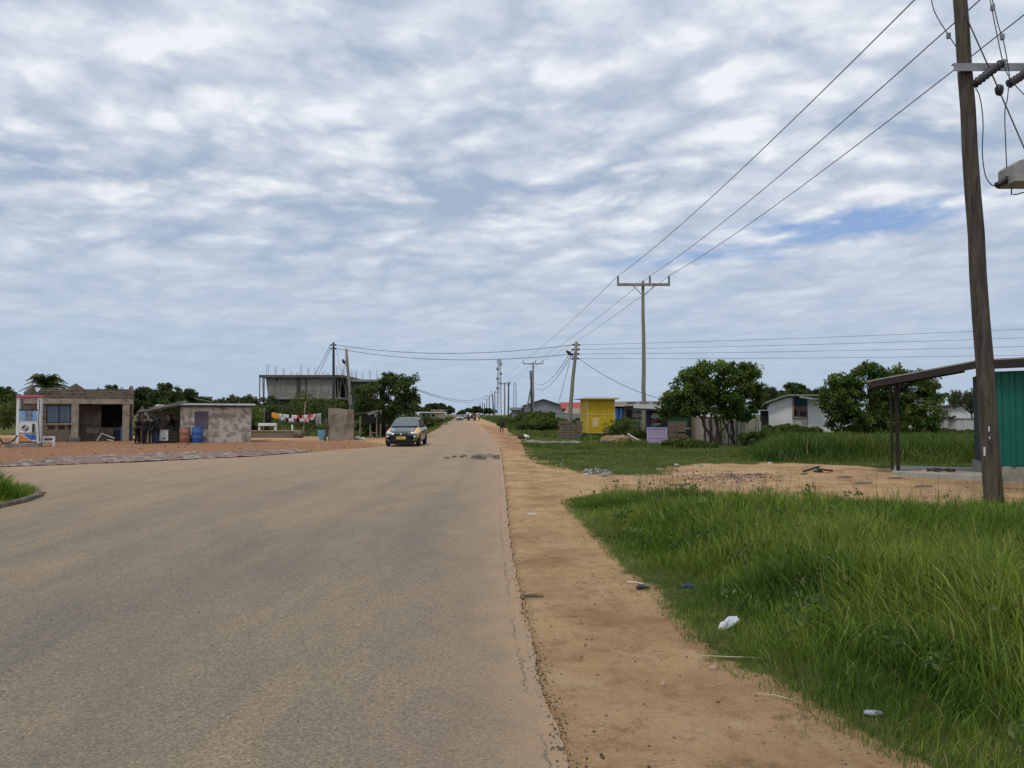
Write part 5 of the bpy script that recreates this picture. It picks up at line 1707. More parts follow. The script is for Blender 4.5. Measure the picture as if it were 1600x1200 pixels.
# ------------------------------------------------------------------ left background
def frame_building():
    Y = 99.0
    b = W(465, 660, Y); b.z = 0
    X = lambda px: W(px, 640, Y).x - b.x
    Z = lambda py: W(465, py, Y).z
    M['frame_wall'] = mat('frame_wall', (.27, .25, .215), (.21, .195, .17), .6, .95, c3=(.15, .14, .12), s3=1.2, lo3=.5, hi3=.75, stretch=(1, 1, .5))
    root = thing('unfinished_building', 'unfinished two storey concrete building with rebar sticking up from its roof', 'building', b)
    D = 13.0
    x0, xw, x1 = X(414.5), X(524), X(534)
    zs0, zs1 = Z(624), Z(621)
    zr0, zr1 = Z(590), Z(586)
    r = random.Random(2)
    MB().box(X(406), X(536), -.5, D, zr0, zr1).build('roof_slab', mat('slab_edge', (.09, .085, .08), (.14, .13, .125), 1, .9), root)
    MB().box(X(420), X(534), -.9, D, zs0, zs1).build('floor_slab', M['slab'], root)
    mb = MB(); mb.wall([(x0 + .35, zs1 + .003), (xw, zs1 + .003), (xw, zr0 - .003), (x0, zr0 - .003)], 0, .25)
    mb.build('upper_wall', M['frame_wall'], root)
    MB().box(x0 + .5, x0 + .75, .25, D, zs1 + .003, zr0 - .003).build('upper_wall', M['concrete_dark'], root)
    MB().box(X(430), xw, .3, .55, 0, zs0 - .003).build('lower_wall', blockmat('grey_block', (.24, .23, .215), (.2, .19, .18), (.28, .27, .25)), root)
    MB().box(X(430), x1 - .4, D - .4, D - .15, 0, zr0 - .003).build('rear_wall', M['concrete_dark'], root)
    MB().box(xw - 2.5, xw - 2.25, .55, D - .4, zs1 + .003, zr0 - .003).build('inner_wall', M['dark'], root)
    for px in (426, 437, 478, 487, 500):
        MB().box(X(px) - .05, X(px) + .05, -.06, -.003, zs1 + .003, zr0 - .006).build('joint_cover', M['concrete'] if px != 478 else M['dark'], root)
    MB().box(X(466) - .14, X(466) + .14, -.3, -.003, 0, zr0 - .005).build('column', M['dark_wood'], root)
    MB().box(X(432) - .12, X(432) + .12, -.02, .0, Z(595), Z(592)).build('vent_hole', M['dark'], root)
    for px in (427, 447, 470, 492, 515):
        pass
    for i in range(14):
        xx, yy = X(525.5) + .75 * (i % 3) * .55, .3 + (i // 2) * 1.7
        mb = MB(); mb.bar((xx + r.uniform(-.15, .15), yy, zs1), (xx + r.uniform(-.2, .2), yy + r.uniform(-.4, .4), zr0 - .003), .11); mb.build('prop', M['wood'], root)
    for k, (px0, px1) in enumerate(((406.5, 407), (411, 414.5), (413.5, 413))):
        mb = MB(); mb.bar((X(px1), -.3, 0), (X(px0), -.3, zr0 - .003), .12); mb.build('prop', M['wood'], root)
    hs = [(415.8, 570), (429, 572), (441, 574), (452.5, 579), (463, 582), (468.5, 570), (479.5, 573), (491.5, 576), (503, 579), (510.5, 582), (525, 571), (533.5, 574)]
    for px, py in hs:
        yy = r.uniform(.2, .6)
        mb = MB()
        for dx, dy in ((-.08, 0), (.08, .05)):
            mb.bar((X(px) + dx, yy + dy, zr1), (X(px) + dx * 1.3, yy + dy, Z(py) + r.uniform(-.2, .1)), .035)
        mb.build('rebar', M['pole_black'], root)
    for i, (px, py) in enumerate(((549.5, 573), (554.5, 571), (561.5, 574), (568, 575), (574.5, 579), (579.5, 582), (588, 583), (593, 583))):
        yy = 2.5 + i * 1.35
        pt = W(px, py, Y + yy) - b
        if pt.x > x1 - .2: pt.x = x1 - .35 - .3 * (i % 2)
        mb = MB()
        for dx, dy in ((-.08, 0), (.08, .05)):
            mb.bar((pt.x + dx, pt.y + dy, zr1), (pt.x + dx * 1.3, pt.y + dy, pt.z), .035)
        mb.build('rebar', M['pole_black'], root)
    # rear wing with lower starter bars reaching right behind the tree
    MB().box(x1 + .003, X(584), 4, D + 3, zr0 - .35, zr0 - .05).build('wing_slab', M['slab'], root)
    MB().box(x1 + .003, X(580), 4.6, 4.9, 0, zr0 - .353).build('wing_wall', M['concrete_dark'], root)
    for px in (545, 556, 568, 580):
        mb = MB()
        for dx, dy in ((-.08, 0), (.08, .05)):
            mb.bar((X(px) + dx, 4.3 + dy, zr0 - .05), (X(px) + dx * 1.3, 4.3 + dy, Z(577) + r.uniform(-.5, .3)), .035)
        mb.build('rebar', M['pole_black'], root)
frame_building()

def hut():
    n0 = names(); rz = R(10.5)
    Y = 48.0
    b = W(533, 688, Y); b.z = 0
    X = facX(b, rz)
    Z = lambda py: W(533, py, Y).z
    root = thing('block_hut', 'small roofless brown block hut with a sloping top beside the washing line', 'hut', b)
    x0, x1 = X(513), X(552.5)
    mb = MB(); mb.wall([(x0, -.1), (x1, -.1), (x1, Z(641)), (X(545), Z(640)), (X(530), Z(638)), (x0, Z(637.5))], 0, .16)
    m_ = mat('mud_render', (.33, .285, .22), (.25, .21, .16), .9, .95, c3=(.15, .115, .085), s3=.7, lo3=.46, hi3=.58)
    mb.build('front_wall', m_, root)
    mb = MB(); mb.box(x1 - .16, x1, .163, 1.9, -.1, Z(641) - .02); mb.box(x0, x0 + .16, .163, 1.9, -.1, Z(638)); mb.box(x0 + .16, x1 - .16, 1.74, 1.9, -.1, Z(640))
    mb.build('side_wall', m_, root)
    o = MB().box(X(545), X(553), .02, .4, Z(640.6), Z(639.6)).build('flat_stone', M['colm']); o.location = b; tag(o, 'flat pale slab lying on the right top of the small block hut', 'slab')
    # blue sheet leaning on its left side
    mb = MB(); mb.wall([(X(499), .05), (X(508), .02), (X(509), Z(672)), (X(496), Z(671))], -.05, -.02)
    o = mb.build('blue_board', plain('blue_sheet', (.12, .30, .40), .6)); o.location = b; tag(o, 'light blue panel leaning on the left of the small block hut', 'panel')
    mb = MB(); mb.bar((X(508), -.1, 0), (X(513), -.05, Z(665)), .12); mb.bar((X(509.5), -.06, 0), (X(512.5), -.02, Z(655)), .05)
    o = mb.build('leaning_timber', M['dark_wood']); o.location = b; tag(o, 'dark timber leaning at the left corner of the small block hut', 'timber')
    turn(n0, b, rz)
    # litter at the right corner
    for k, (px, py, sz) in enumerate(((558, 686, .22), (566, 686.5, .18))):
        mb = MB(); g = G(px, py + 1); mb.rock((0, 0, sz * .5), (sz, sz * .7, sz * .55), 20 + k)
        o = mb.build('plastic_bag', M['white'], smooth=False); o.location = g; tag(o, ('larger' if k == 0 else 'smaller') + ' white rubbish bag lying at the right corner of the small block hut', 'bag')
hut()

def low_wall():
    Y = 53.5
    b = W(432, 684, Y); b.z = 0
    X = lambda px: W(px, 670, Y).x - b.x
    Z = lambda py: W(432, py, Y).z
    root = thing('low_wall', 'low brown wall with a pale coping between the shed and the washing line', 'wall', b)
    MB().box(X(391), X(466), 0, .35, -.1, Z(674)).build('wall_body', mat('brown_render', (.24, .185, .135), (.19, .145, .11), 1.5, .95), root)
    MB().box(X(391), X(472), -.05, .4, Z(674) + .003, Z(672.5)).build('coping', M['colm'], root)
    mb = MB(); mb.rock((X(467), .1, .25), (.42, .35, .3), 3); o = mb.build('earth_mound', M['plast'], smooth=True); o.location = b; tag(o, 'rounded earth mound at the right end of the low brown wall', 'mound')
    t = thing('white_bench', 'white painted frame bench standing behind the low brown wall', 'bench', b + Vector((X(411), .8, 0)))
    w = X(425) - X(397)
    MB().box(-w / 2, w / 2, 0, .4, Z(666), Z(661.5)).build('seat', M['white'], t, bevel=.02)
    for sx in (-1, 1): MB().box(sx * (w / 2 - .06) - .05, sx * (w / 2 - .06) + .05, .05, .35, 0, Z(666) - .003).build('leg', M['white'], t)
    o = MB().box(X(450.5), X(453), .7, .8, 0, Z(664)).build('short_post', M['white']); o.location = b; tag(o, 'short white post behind the low brown wall', 'post')
low_wall()

def laundry():
    Y = 56.0
    pA, pB = W(412, 641, Y), W(514, 643, Y)
    sg = W(462, 651, Y).z
    def at(t):
        p = pA.lerp(pB, t); p.z -= .42 * 4 * t * (1 - t) * .75
        return p
    mb = MB(); mb.tube([at(i / 24) for i in range(25)], .012, 5); o = mb.build('washing_line', M['wire']); tag(o, 'slack washing line strung left of the small block hut', 'washing line')
    for px, top, la, mt in ((476, 627, 'thin pale pole propping up the washing line', M['colm']), (413, 638, 'thin post at the left end of the washing line', M['wood']), (484, 652, 'short dark post behind the washing line', M['dark_wood'])):
        p = W(px, 670, Y + .15); z = W(px, top, Y).z
        mb = MB(); mb.tube([(p.x - .1, p.y, 0), (p.x + .04, p.y, z)], .045, 7); o = mb.build('line_post', mt); tag(o, la, 'post')
    def cloth(name, label, cat, t0, t1, drop, m_, wav=.06, legs=False, mats=None):
        n, k = 14, 8
        V, Q, MI = [], [], []
        for j in range(k + 1):
            for i in range(n + 1):
                p = at(t0 + (t1 - t0) * i / n)
                f = j / k
                V.append((p.x + .02 * math.sin(j * 1.1), p.y + wav * f * math.sin(i * 1.7 + j * .4), p.z + .01 - drop * f * (1 - .08 * math.sin(i * .8))))
        for j in range(k):
            for i in range(n):
                if legs and j > 2 and i in (6, 7): continue
                Q.append((j * (n + 1) + i, j * (n + 1) + i + 1, (j + 1) * (n + 1) + i + 1, (j + 1) * (n + 1) + i))
                MI.append((j * 2 // k + i * 3 // n) % (len(m_) if isinstance(m_, list) else 1))
        mb = MB(); mb.v, mb.f, mb.m = V, Q, MI
        o = mb.build(name, m_, smooth=True)
        so = o.modifiers.new('thickness', 'SOLIDIFY'); so.thickness = .012
        tag(o, label, cat)
    c = lambda n_, q: plain('cloth_' + n_, q, .9, spec=.1)
    wh, bk, og, pk, rd, gy, gb = c('white', (.70, .70, .70)), c('black', (.02, .02, .024)), c('orange', (.75, .36, .05)), c('pink', (.62, .22, .25)), c('red', (.5, .06, .10)), c('grey', (.33, .36, .37)), c('dusk', (.25, .22, .24))
    cloth('trousers', 'black trousers hanging at the left end of the washing line', 'trousers', .02, .11, .85, bk, legs=True)
    cloth('shirt', 'orange cloth hanging next to the black trousers', 'cloth', .125, .23, .42, og)
    cloth('towel', 'white towel hanging right of the orange cloth', 'towel', .235, .34, .45, [wh, gy])
    cloth('towel', 'white towel with dark bands in the middle of the washing line', 'towel', .345, .46, .52, [wh, bk, wh])
    cloth('shirt', 'dark patterned shirt right of the banded towel', 'shirt', .465, .58, .50, [dk for dk in (wh, rd, bk)])
    cloth('shirt', 'pink and white shirt at the washing line prop', 'shirt', .585, .69, .52, [pk, wh])
    cloth('towel', 'red and white cloth right of the washing line prop', 'cloth', .695, .79, .42, [rd, pk, wh])
    cloth('trousers', 'grey trousers hanging at the right end of the washing line', 'trousers', .80, .88, .85, gy, legs=True)
    # rack right of the hut
    Y2 = 52.0
    b = W(572, 680, Y2); b.z = 0
    X = lambda px: W(px, 660, Y2).x - b.x
    Z = lambda py: W(572, py, Y2).z
    t = thing('pole_rack', 'rough pole rack with a sagging thatch top right of the small block hut', 'rack', b)
    for px, top in ((562, 650), (578, 645), (588, 645), (594, 640)):
        mb = MB(); mb.tube([(X(px), .1, -.05), (X(px) + .03, .1, Z(top))], .05, 7); mb.build('post', M['wood'], t)
    mb = MB(); mb.bar((X(554), .1, Z(647)), (X(592), .1, Z(643)), .09); mb.bar((X(554), .7, Z(646)), (X(594), .7, Z(642)), .09); mb.build('rail', M['dark_wood'], t)
    mb = MB(); mb.bar((X(579), -.1, Z(644)), (X(592), -.1, Z(642)), .08, .12); mb.build('shelf', M['wood'], t)
    for px, w, la in ((573, .13, 'black garment hanging on the left of the pole rack'), (581, .16, 'black and grey garment hanging in the middle of the pole rack'), (593, .13, 'black garment hanging on the right of the pole rack')):
        mb = MB()
        x = X(px)
        mb.wall([(x - w, Z(648)), (x + w, Z(647)), (x + w * 1.3, Z(661)), (x + w * .3, Z(662)), (x + w * .1, Z(653)), (x - w * .5, Z(662)), (x - w * 1.3, Z(661))], -.03, .0)
        o = mb.build('garment', bk); o.location = b; tag(o, la, 'garment')
    mb = MB(); mb.box(X(574), X(588), .02, .05, Z(652), Z(645)); o = mb.build('grey_cloth', gy); o.location = b; tag(o, 'grey cloth draped over the top of the pole rack', 'cloth')
    mb = MB()
    for k in range(2): mb.bar((X(582 + k * 8), -.2, 0), (X(582 + k * 8), -.2, Z(674)), .05)
    mb.bar((X(580), -.2, Z(676)), (X(592), -.2, Z(676)), .05)
    o = mb.build('low_trestle', M['wood']); o.location = b; tag(o, 'low wooden trestle in front of the pole rack', 'trestle')
laundry()

def house(name, label, cat, px0, px1, yeave, yridge, Y, wallm, roofm, depth=6, win=(), gable=False, over=.35, rz=0.0):
    cx = (px0 + px1) / 2
    b = W(cx, 655, Y); b.z = 0
    X = lambda px: W(px, 650, Y).x - b.x
    Z = lambda py: W(cx, py, Y).z
    root = thing(name, label, cat, b, rz)
    x0, x1 = X(px0), X(px1)
    ze, zr = Z(yeave), Z(yridge)
    if gable:
        mb = MB(); mb.wall([(x0, -.1), (x1, -.1), (x1, ze), ((x0 + x1) / 2, zr), (x0, ze)], 0, depth); mb.build('wall', wallm, root)
        for sx in (-1, 1):
            c = (x0 + x1) / 2; e = x1 + over if sx > 0 else x0 - over
            ee = ze - (zr - ze) * over / ((x1 - x0) / 2)
            mb = MB(); mb.wall([(c, zr + .02), (e, ee + .02), (e, ee + .16), (c, zr + .18)], -over, depth + over); mb.build('roof', roofm, root)
    else:
        MB().box(x0, x1, 0, depth, -.1, ze - .003).build('wall', wallm, root)
        mb = MB(); vs = [(-over, ze - .05), (-over, ze + .08), (depth * .5, zr), (depth + over, ze + .08), (depth + over, ze - .05)]
        n = len(vs)
        mb.add([(x0 - over, p[0], p[1]) for p in vs] + [(x1 + over, p[0], p[1]) for p in vs], [tuple(range(n)), tuple(range(n, 2 * n))[::-1]] + [(k, (k + 1) % n, (k + 1) % n + n, k + n) for k in range(n)])
        mb.build('roof', roofm, root)
    for (a, c, y0, y1) in win:
        w = MB().box(X(a), X(c), -.03, -.003, Z(y1), Z(y0)).build('window', M['dark'], root)
        MB().box(X(a) - .06, X(c) + .06, -.09, -.031, Z(y1) - .09, Z(y1)).build('sill', M['colm'], w)
    return root
M['cream'] = mat('cream_wall', (.50, .45, .37), (.40, .36, .30), 1, .9)
M['offwhite'] = mat('white_wall', (.70, .70, .68), (.60, .60, .58), 1.2, .85, c3=(.42, .38, .34), s3=1.5, lo3=.6, hi3=.78, fine=.08)
house('pale_house', 'pale flat roofed house far left of the road behind the taxi', 'house', 655, 690, 644.5, 643.5, 120, M['cream'], M['white'], 6, [(660, 664, 647, 651), (668, 672, 647, 651), (675, 679, 647, 651)])
house('pale_house', 'beige block of a house right of the pale flat roofed house', 'house', 677, 691, 641, 640.5, 126, M['colm'], M['colm'], 5, [])
house('warehouse', 'long pale shed closing the far end of the road', 'warehouse', 713, 748, 648, 645.5, 480, M['cream'], mat('dull_roof', (.30, .29, .27), (.25, .24, .23), .3, .8), 12, [])
t = house('warehouse', 'grey gabled warehouse on the right behind the crossarm poles', 'warehouse', 819, 879, 634, 624.5, 150, mat('grey_wall', (.27, .28, .30), (.24, .25, .27), .4, .9, fine=.08), mat('dark_roof', (.10, .11, .12), (.14, .15, .16), .4, .7), 14, [], True, .5)
house('lean_to', 'low grey lean-to on the left of the grey gabled warehouse', 'lean-to', 799, 818.5, 641, 636.5, 152, mat('grey_wall_low', (.25, .26, .27), (.22, .23, .24), .4, .9, fine=.08), mat('dark_roof_low', (.10, .11, .12), (.14, .15, .16), .4, .7), 6, [])
house('red_roof_house', 'house with a bright red roof between the warehouse and the yellow kiosk', 'house', 884, 930, 639, 628, 112, mat('brown_wall', (.35, .24, .17), (.28, .2, .15), .6, .9), mat('red_roof', (.42, .07, .06), (.34, .07, .06), .8, .7), 7, [(888, 893, 643, 647)], False, .6)
o = MB().box(0, 7.5, 0, .2, 0, 1.6).build('yard_wall', mat('yard_grey', (.30, .30, .31), (.26, .26, .27), .5, .9)); p = W(868, 652, 105); o.location = (p.x, 105, 0); tag(o, 'grey yard wall in front of the red roofed house', 'wall')
t = thing('awning', 'striped orange and cream awning in front of the red roofed house', 'awning', Vector((W(890, 640, 106).x, 106, 0)))
z_ = W(890, 641, 106).z
mb = MB(); mb.wall([(-.9, z_ - .4), (2.6, z_ - .6), (2.6, z_ + .1), (-.3, z_ + .45)], 0, .1); mb.build('canopy', mat('faded_awning', (.62, .38, .25), (.62, .55, .42), 1.2, .8), t)
for x_ in (-.6, 2.3): MB().box(x_, x_ + .08, .02, .09, 0, z_ - .45).build('post', M['steel'], t)
house('block_house', 'small grey house on the right verge left of the warehouse', 'house', 826, 836, 651, 649, 190, M['cream'], M['tin'], 4, [])

# ------------------------------------------------------------------ right side
def yellow_kiosk():
    Y = 53.0
    rz = R(7.5)
    b = W(918, 684, Y); b.z = 0
    X = facX(b, rz)
    Z = lambda py: W(918, py, Y).z
    root = thing('kiosk', 'yellow metal kiosk with white corner trim and a flat pale roof', 'kiosk', b, rz)
    yl = mat('yellow_paint', (.60, .385, .010), (.52, .33, .010), .8, .6, fine=.06, bmp=.05, c3=(.40, .27, .05), s3=1.6, lo3=.55, hi3=.8)
    w, D = X(960), 2.1
    z0, z1 = Z(677), Z(624)
    # wooden bearers and blocks carry it
    for k in range(3):
        MB().box(.1 + k * (w - .5) / 2, .4 + k * (w - .5) / 2, .05, D - .05, 0, z0 - .003).build('footing', M['concrete_dark'], root)
    MB().box(0, w, 0, D, z0, z1).build('body', yl, root)
    tr = mat('trim_pale', (.62, .54, .30), (.55, .46, .20), 3, .6, fine=.08, bmp=0)
    t = .032
    for x in (0, w): MB().box(x - t, x + t, -.025, .03, z0, z1 - .002).build('corner_trim', tr, root)
    MB().box(-.025, .03, D - .06, D + .02, z0, z1 - .002).build('corner_trim', tr, root)
    zm = Z(648.3)
    MB().box(t, w - t, -.022, -.003, zm - .02, zm + .02).build('rail_trim', tr, root)
    MB().box(-.022, -.003, .03, D - .06, zm - .02, zm + .02).build('rail_trim', tr, root)
    MB().box(t, w - t, -.022, -.003, z0, z0 + .04).build('rail_trim', tr, root)
    MB().box(X(945) - .018, X(945) + .018, -.022, -.003, z0 + .073, zm - .033).build('post_trim', tr, root)
    rf = MB()
    rf.prism([(-.42, -.35), (w + .25, -.35), (w + .25, D + .3), (-.42, D + .3)], z1 + .002, z1 + .07)
    rf.build('roof', M['tin'], root, bevel=.01)
    MB().box(-.40, w + .23, -.36, -.351, z1 + .01, z1 + .12).build('roof_fascia', tr, root)
    ps = MB().box(X(925.5), X(935.5), -.012, -.004, Z(667.5), Z(653)).build('poster', mat('faded_poster', (.70, .52, .30), (.66, .58, .42), 6, .7, fine=.05, bmp=0), root)
    MB().box(X(926.2), X(934.8), -.016, -.013, Z(666.7), Z(654)).build('poster_sheet', mat('poster_yellow', (.68, .50, .16), (.62, .42, .12), 6, .7, fine=.05, bmp=0), ps)
    mb = MB()
    for k in range(5): mb.box(X(927.2), X(933.8 - (k % 3)), -.019, -.017, Z(664.5 - k * 2), Z(663.6 - k * 2))
    mb.build('poster_line', mat('poster_ink', (.75, .66, .5), (.7, .55, .35), 6, .7, bmp=0), ps)
    MB().box(w + .003, w + .02, .4, 1.3, z0 + .1, z1 - .25).build('door', yl, root)

yellow_kiosk()

# stacks of concrete blocks
BLOCKM = mat('stack_block', (.19, .15, .11), (.12, .095, .07), 3, .95, c3=(.07, .058, .045), s3=4)
def stack(px, py, Y, cols, rows, label, group, rz=0.0, size=(.40, .2, .2), deep=2, m_=None, seed=1, missing=()):
    b = W(px, py, Y); b.z = 0
    r = random.Random(seed)
    proto = None
    ca, sa = math.cos(rz), math.sin(rz)
    for d in range(deep):
        for j in range(rows):
            for i in range(cols):
                if (i, j) in missing: continue
                if proto is None:
                    mb = MB(); mb.box(-size[0] / 2 + .008, size[0] / 2 - .008, 0, size[1] - .01, .003, size[2] - .004)
                    proto = mb.build('concrete_block', m_ or BLOCKM, bevel=.012)
                    o = proto
                else:
                    o = proto.copy(); COL.objects.link(o)
                x, y = (i + .5 * (j % 2) * .35) * size[0] + r.uniform(-.02, .02), d * size[1] * 1.02 + r.uniform(-.03, .02)
                o.location = b + Vector((x * ca - y * sa, x * sa + y * ca, j * size[2]))
                o.rotation_euler = (0, 0, rz + r.uniform(-.04, .04))
                o['label'] = label; o['category'] = 'block'; o['group'] = group
stack(877.5, 686, 52, 4, 6, 'brown concrete block in the big stack left of the yellow kiosk', 'blocks stacked left of the yellow kiosk', R(5), (.40, .2, .195), 2, seed=3, missing=((2, 5),))
SACKM = mat('sack_cloth', (.22, .175, .13), (.14, .11, .085), 4, .95, c3=(.12, .095, .07), s3=3)
stack(1050, 691, 45, 2, 4, 'large dusty cement block in the stack right of the lilac kiosk', 'large blocks right of the lilac kiosk', R(-6), (.52, .32, .30), 1, SACKM, 5)

def lilac_kiosk():
    Y = 42.5
    rz = R(-9)
    b = W(1011, 697, Y); b.z = 0
    X = facX(b, rz)
    Z = lambda py: W(1026, py, Y).z
    root = thing('kiosk', 'narrow stall with dark purple posts and a lilac front counter', 'kiosk', b, rz)
    pur = plain('purple_paint', (.035, .022, .085), .6)
    lil = mat('lilac_paint', (.44, .36, .53), (.38, .31, .46), 1.5, .6, fine=.06, bmp=0, c3=(.32, .27, .36), s3=1.4, lo3=.58, hi3=.8)
    lilw = plain('pale_lilac', (.60, .52, .66), .5)
    x1 = X(1042); D = 1.2
    zt, zc, z0 = Z(639), Z(668), Z(696)
    cp = MB().box(0.02, x1 - .02, -.10, -.06, max(z0, .02), zc).build('counter_panel', lil, root)
    t = .045
    for (a, c, p, q) in ((0, x1, zc - t, zc + .01), (0, x1, max(z0, .02) - .0, max(z0, .02) + t), (0, x1, Z(683) - .02, Z(683) + .02)):
        MB().box(a, c, -.125, -.101, p, q).build('counter_rail', lilw, cp)
    for a in (0, x1 - t): MB().box(a, a + t, -.128, -.102, max(z0, .02) + t, zc - t).build('counter_rail', lilw, cp)
    MB().box(-.05, x1 + .04, -.05, .35, zc + .012, zc + .04).build('counter_top', pur, root)
    for a in (-.02, x1 - .22): MB().box(a, a + .22, -.05, .04, zc + .043, zt).build('front_post', pur, root)
    for a in (-.02, x1 - .06): MB().box(a, a + .06, D - .06, D, 0, zt).build('rear_post', pur, root)
    for a in (-.02, x1 - .04): MB().box(a, a + .04, .0, D - .06, 0, zc).build('side_panel', pur, root)
    MB().box(.04, x1 - .06, D - .05, D - .02, .1, zt - .02).build('rear_panel', mat('rear_green', (.02, .07, .045), (.03, .05, .04), 1.5, .8), root)
    for k, zz in enumerate((Z(659), Z(651))):
        MB().box(.18, x1 * .62, D - .4, D - .06, zz, zz + .03).build('shelf', M['white'], root)
    mb = MB()
    corrugated(mb, (-.75, -.55, Z(637.5)), (x1 + .35, -.55, Z(640)), (x1 + .3, D + .4, Z(632)), (-.7, D + .4, Z(631)), 22, .022)
    mb.build('roof', M['tin'], root)
    mb = MB(); mb.bar((-.7, -.4, Z(639.3)), (x1 + .3, -.4, Z(641.5)), .06, .09); mb.build('roof_beam', M['wood'], root)
    mb = MB(); mb.bar((-.70, -.35, Z(640)), (-.55, -.35, Z(653)), .05); mb.build('hanging_brace', M['wood'], root)
    Rm = Matrix.Rotation(rz, 4, 'Z')
    def put(o, v, label, cat):
        o.location = b + Rm @ Vector(v); o.rotation_euler.z = rz; tag(o, label, cat)
    mb = MB(); mb.lathe([(.10, 0), (.14, .08), (.15, .14), (.14, .15)], 14)
    put(mb.build('plastic_bowl', plain('red_plastic', (.5, .03, .05), .4), smooth=True), (x1 * .48, .1, zc + .30), 'red plastic bowl hanging inside the lilac stall', 'bowl')
    mb = MB(); mb.lathe([(.09, 0), (.15, .10), (.16, .20), (.10, .23)], 14)
    put(mb.build('steel_pot', M['steel'], smooth=True), (x1 * .62, .12, zc + .041), 'rounded steel pot standing on the lilac counter', 'pot')
    mb = MB(); mb.box(-.17, .17, -.1, .1, 0, .22)
    put(mb.build('display_box', plain('glass_grey', (.22, .25, .24), .3), bevel=.02), (x1 * .36, .14, zc + .041), 'grey glass display box on the lilac counter', 'box')
    mb = MB()
    for k in range(5): mb.rock((-.12 + k * .07, 0, .1 * (k % 2)), (.09, .06, .12), k)
    put(mb.build('bag_bundle', M['white']), (x1 * .42, .25, zt - .42), 'bundle of pale bags hanging under the roof of the lilac stall', 'bag')
lilac_kiosk()

# green container, block house and the blue-columned shop behind
def back_right():
    Y = 51.0
    b = W(1040, 690, Y); b.z = 0
    rz = R(-8); X = facX(b, rz)
    Z = lambda py: W(1055, py, Y).z
    root = thing('green_container', 'dark green metal container behind the stacked large blocks', 'container', b, rz)
    gm = mat('dark_green_sheet', (.014, .085, .045), (.012, .065, .038), 1.2, .5, fine=.1, bmp=0)
    mb = MB(); w = X(1086)
    mb.box(0, w, 0, 2.2, .1, Z(640)); mb.build('body', gm, root)
    for k in range(12): MB().box(.05 + k * w / 12, .09 + k * w / 12, -.03, -.003, .12, Z(641)).build('rib', gm, root)
    MB().box(-.2, w + .2, -.3, 2.4, Z(640) + .003, Z(637)).build('roof', M['tin'], root)
    Y = 60.0
    b = W(975, 686, Y); b.z = 0
    rz = R(-3); X = facX(b, rz)
    Z = lambda py: W(995, py, Y).z
    root = thing('block_house', 'grey block house with a patched tin roof behind the tall crossarm pole', 'house', b, rz)
    gw = blockmat('grey_house_block', (.27, .26, .245), (.235, .225, .21), (.20, .19, .18), .45, .22, plaster=(.30, .285, .26), pl=(.45, .6))
    x1 = X(1042); D = 5
    MB().box(0, x1, 0, D, -.1, Z(634)).build('wall', gw, root)
    MB().box(.1, x1, -.05, -.003, Z(654), Z(652)).build('ledge', M['dark_wood'], root)
    MB().box(.1, x1, -.05, -.003, Z(645), Z(643.4)).build('ledge', M['dark_wood'], root)
    w_ = MB().box(X(979), X(987), -.02, -.003, Z(656), Z(640)).build('window', M['dark'], root)
    mb = MB(); corrugated(mb, (-1.0, -.7, Z(634)), (x1 + .6, -.7, Z(633)), (x1 + .6, D, Z(625)), (-.8, D, Z(626)), 40, .03)
    mb.build('roof', M['rust'], root)
    mb = MB()
    r = random.Random(3)
    for k in range(9): mb.rock((.4 + k * x1 / 10, .3 + (k % 3) * .8, Z(631) + .1), (.16, .14, .09), k)
    mb.build('roof_stone', M['concrete_dark'], root)
    b2 = W(960, 686, 58); b2.z = 0
    X2 = facX(b2, 0.0); Z2 = lambda py: W(967, py, 58).z
    t = thing('blue_stall', 'small shop front with bright blue drums and columns right of the yellow kiosk', 'shop', b2)
    bl = plain('sky_blue', (.10, .30, .60), .5)
    for k in range(4):
        mb = MB(); mb.tube([(.12 + k * .19, .1 + .1 * (k % 2), Z2(655)), (.12 + k * .19, .1 + .1 * (k % 2), Z2(638))], .085, 10); mb.build('blue_column', bl, t)
    MB().box(0, X2(974), .35, .45, 0, Z2(632)).build('rear_wall', M['dark'], t)
    MB().box(0, X2(975), 0, .32, 0, Z2(664)).build('base_wall', M['concrete_dark'], t)
    MB().box(-.1, X2(978), -.3, 1.6, Z2(634.5), Z2(632)).build('roof', M['tin'], t)
    for px in (962, 968, 974.5): MB().box(X2(px) - .04, X2(px) + .04, .05, .13, Z2(664) + .003, Z2(634.6)).build('post', M['dark_wood'], t)
    for k in range(5): MB().box(.02 + k * .15, .12 + k * .15, -.32, -.305, Z2(635), Z2(632.8)).build('fascia_tile', M['white'], t)
back_right()

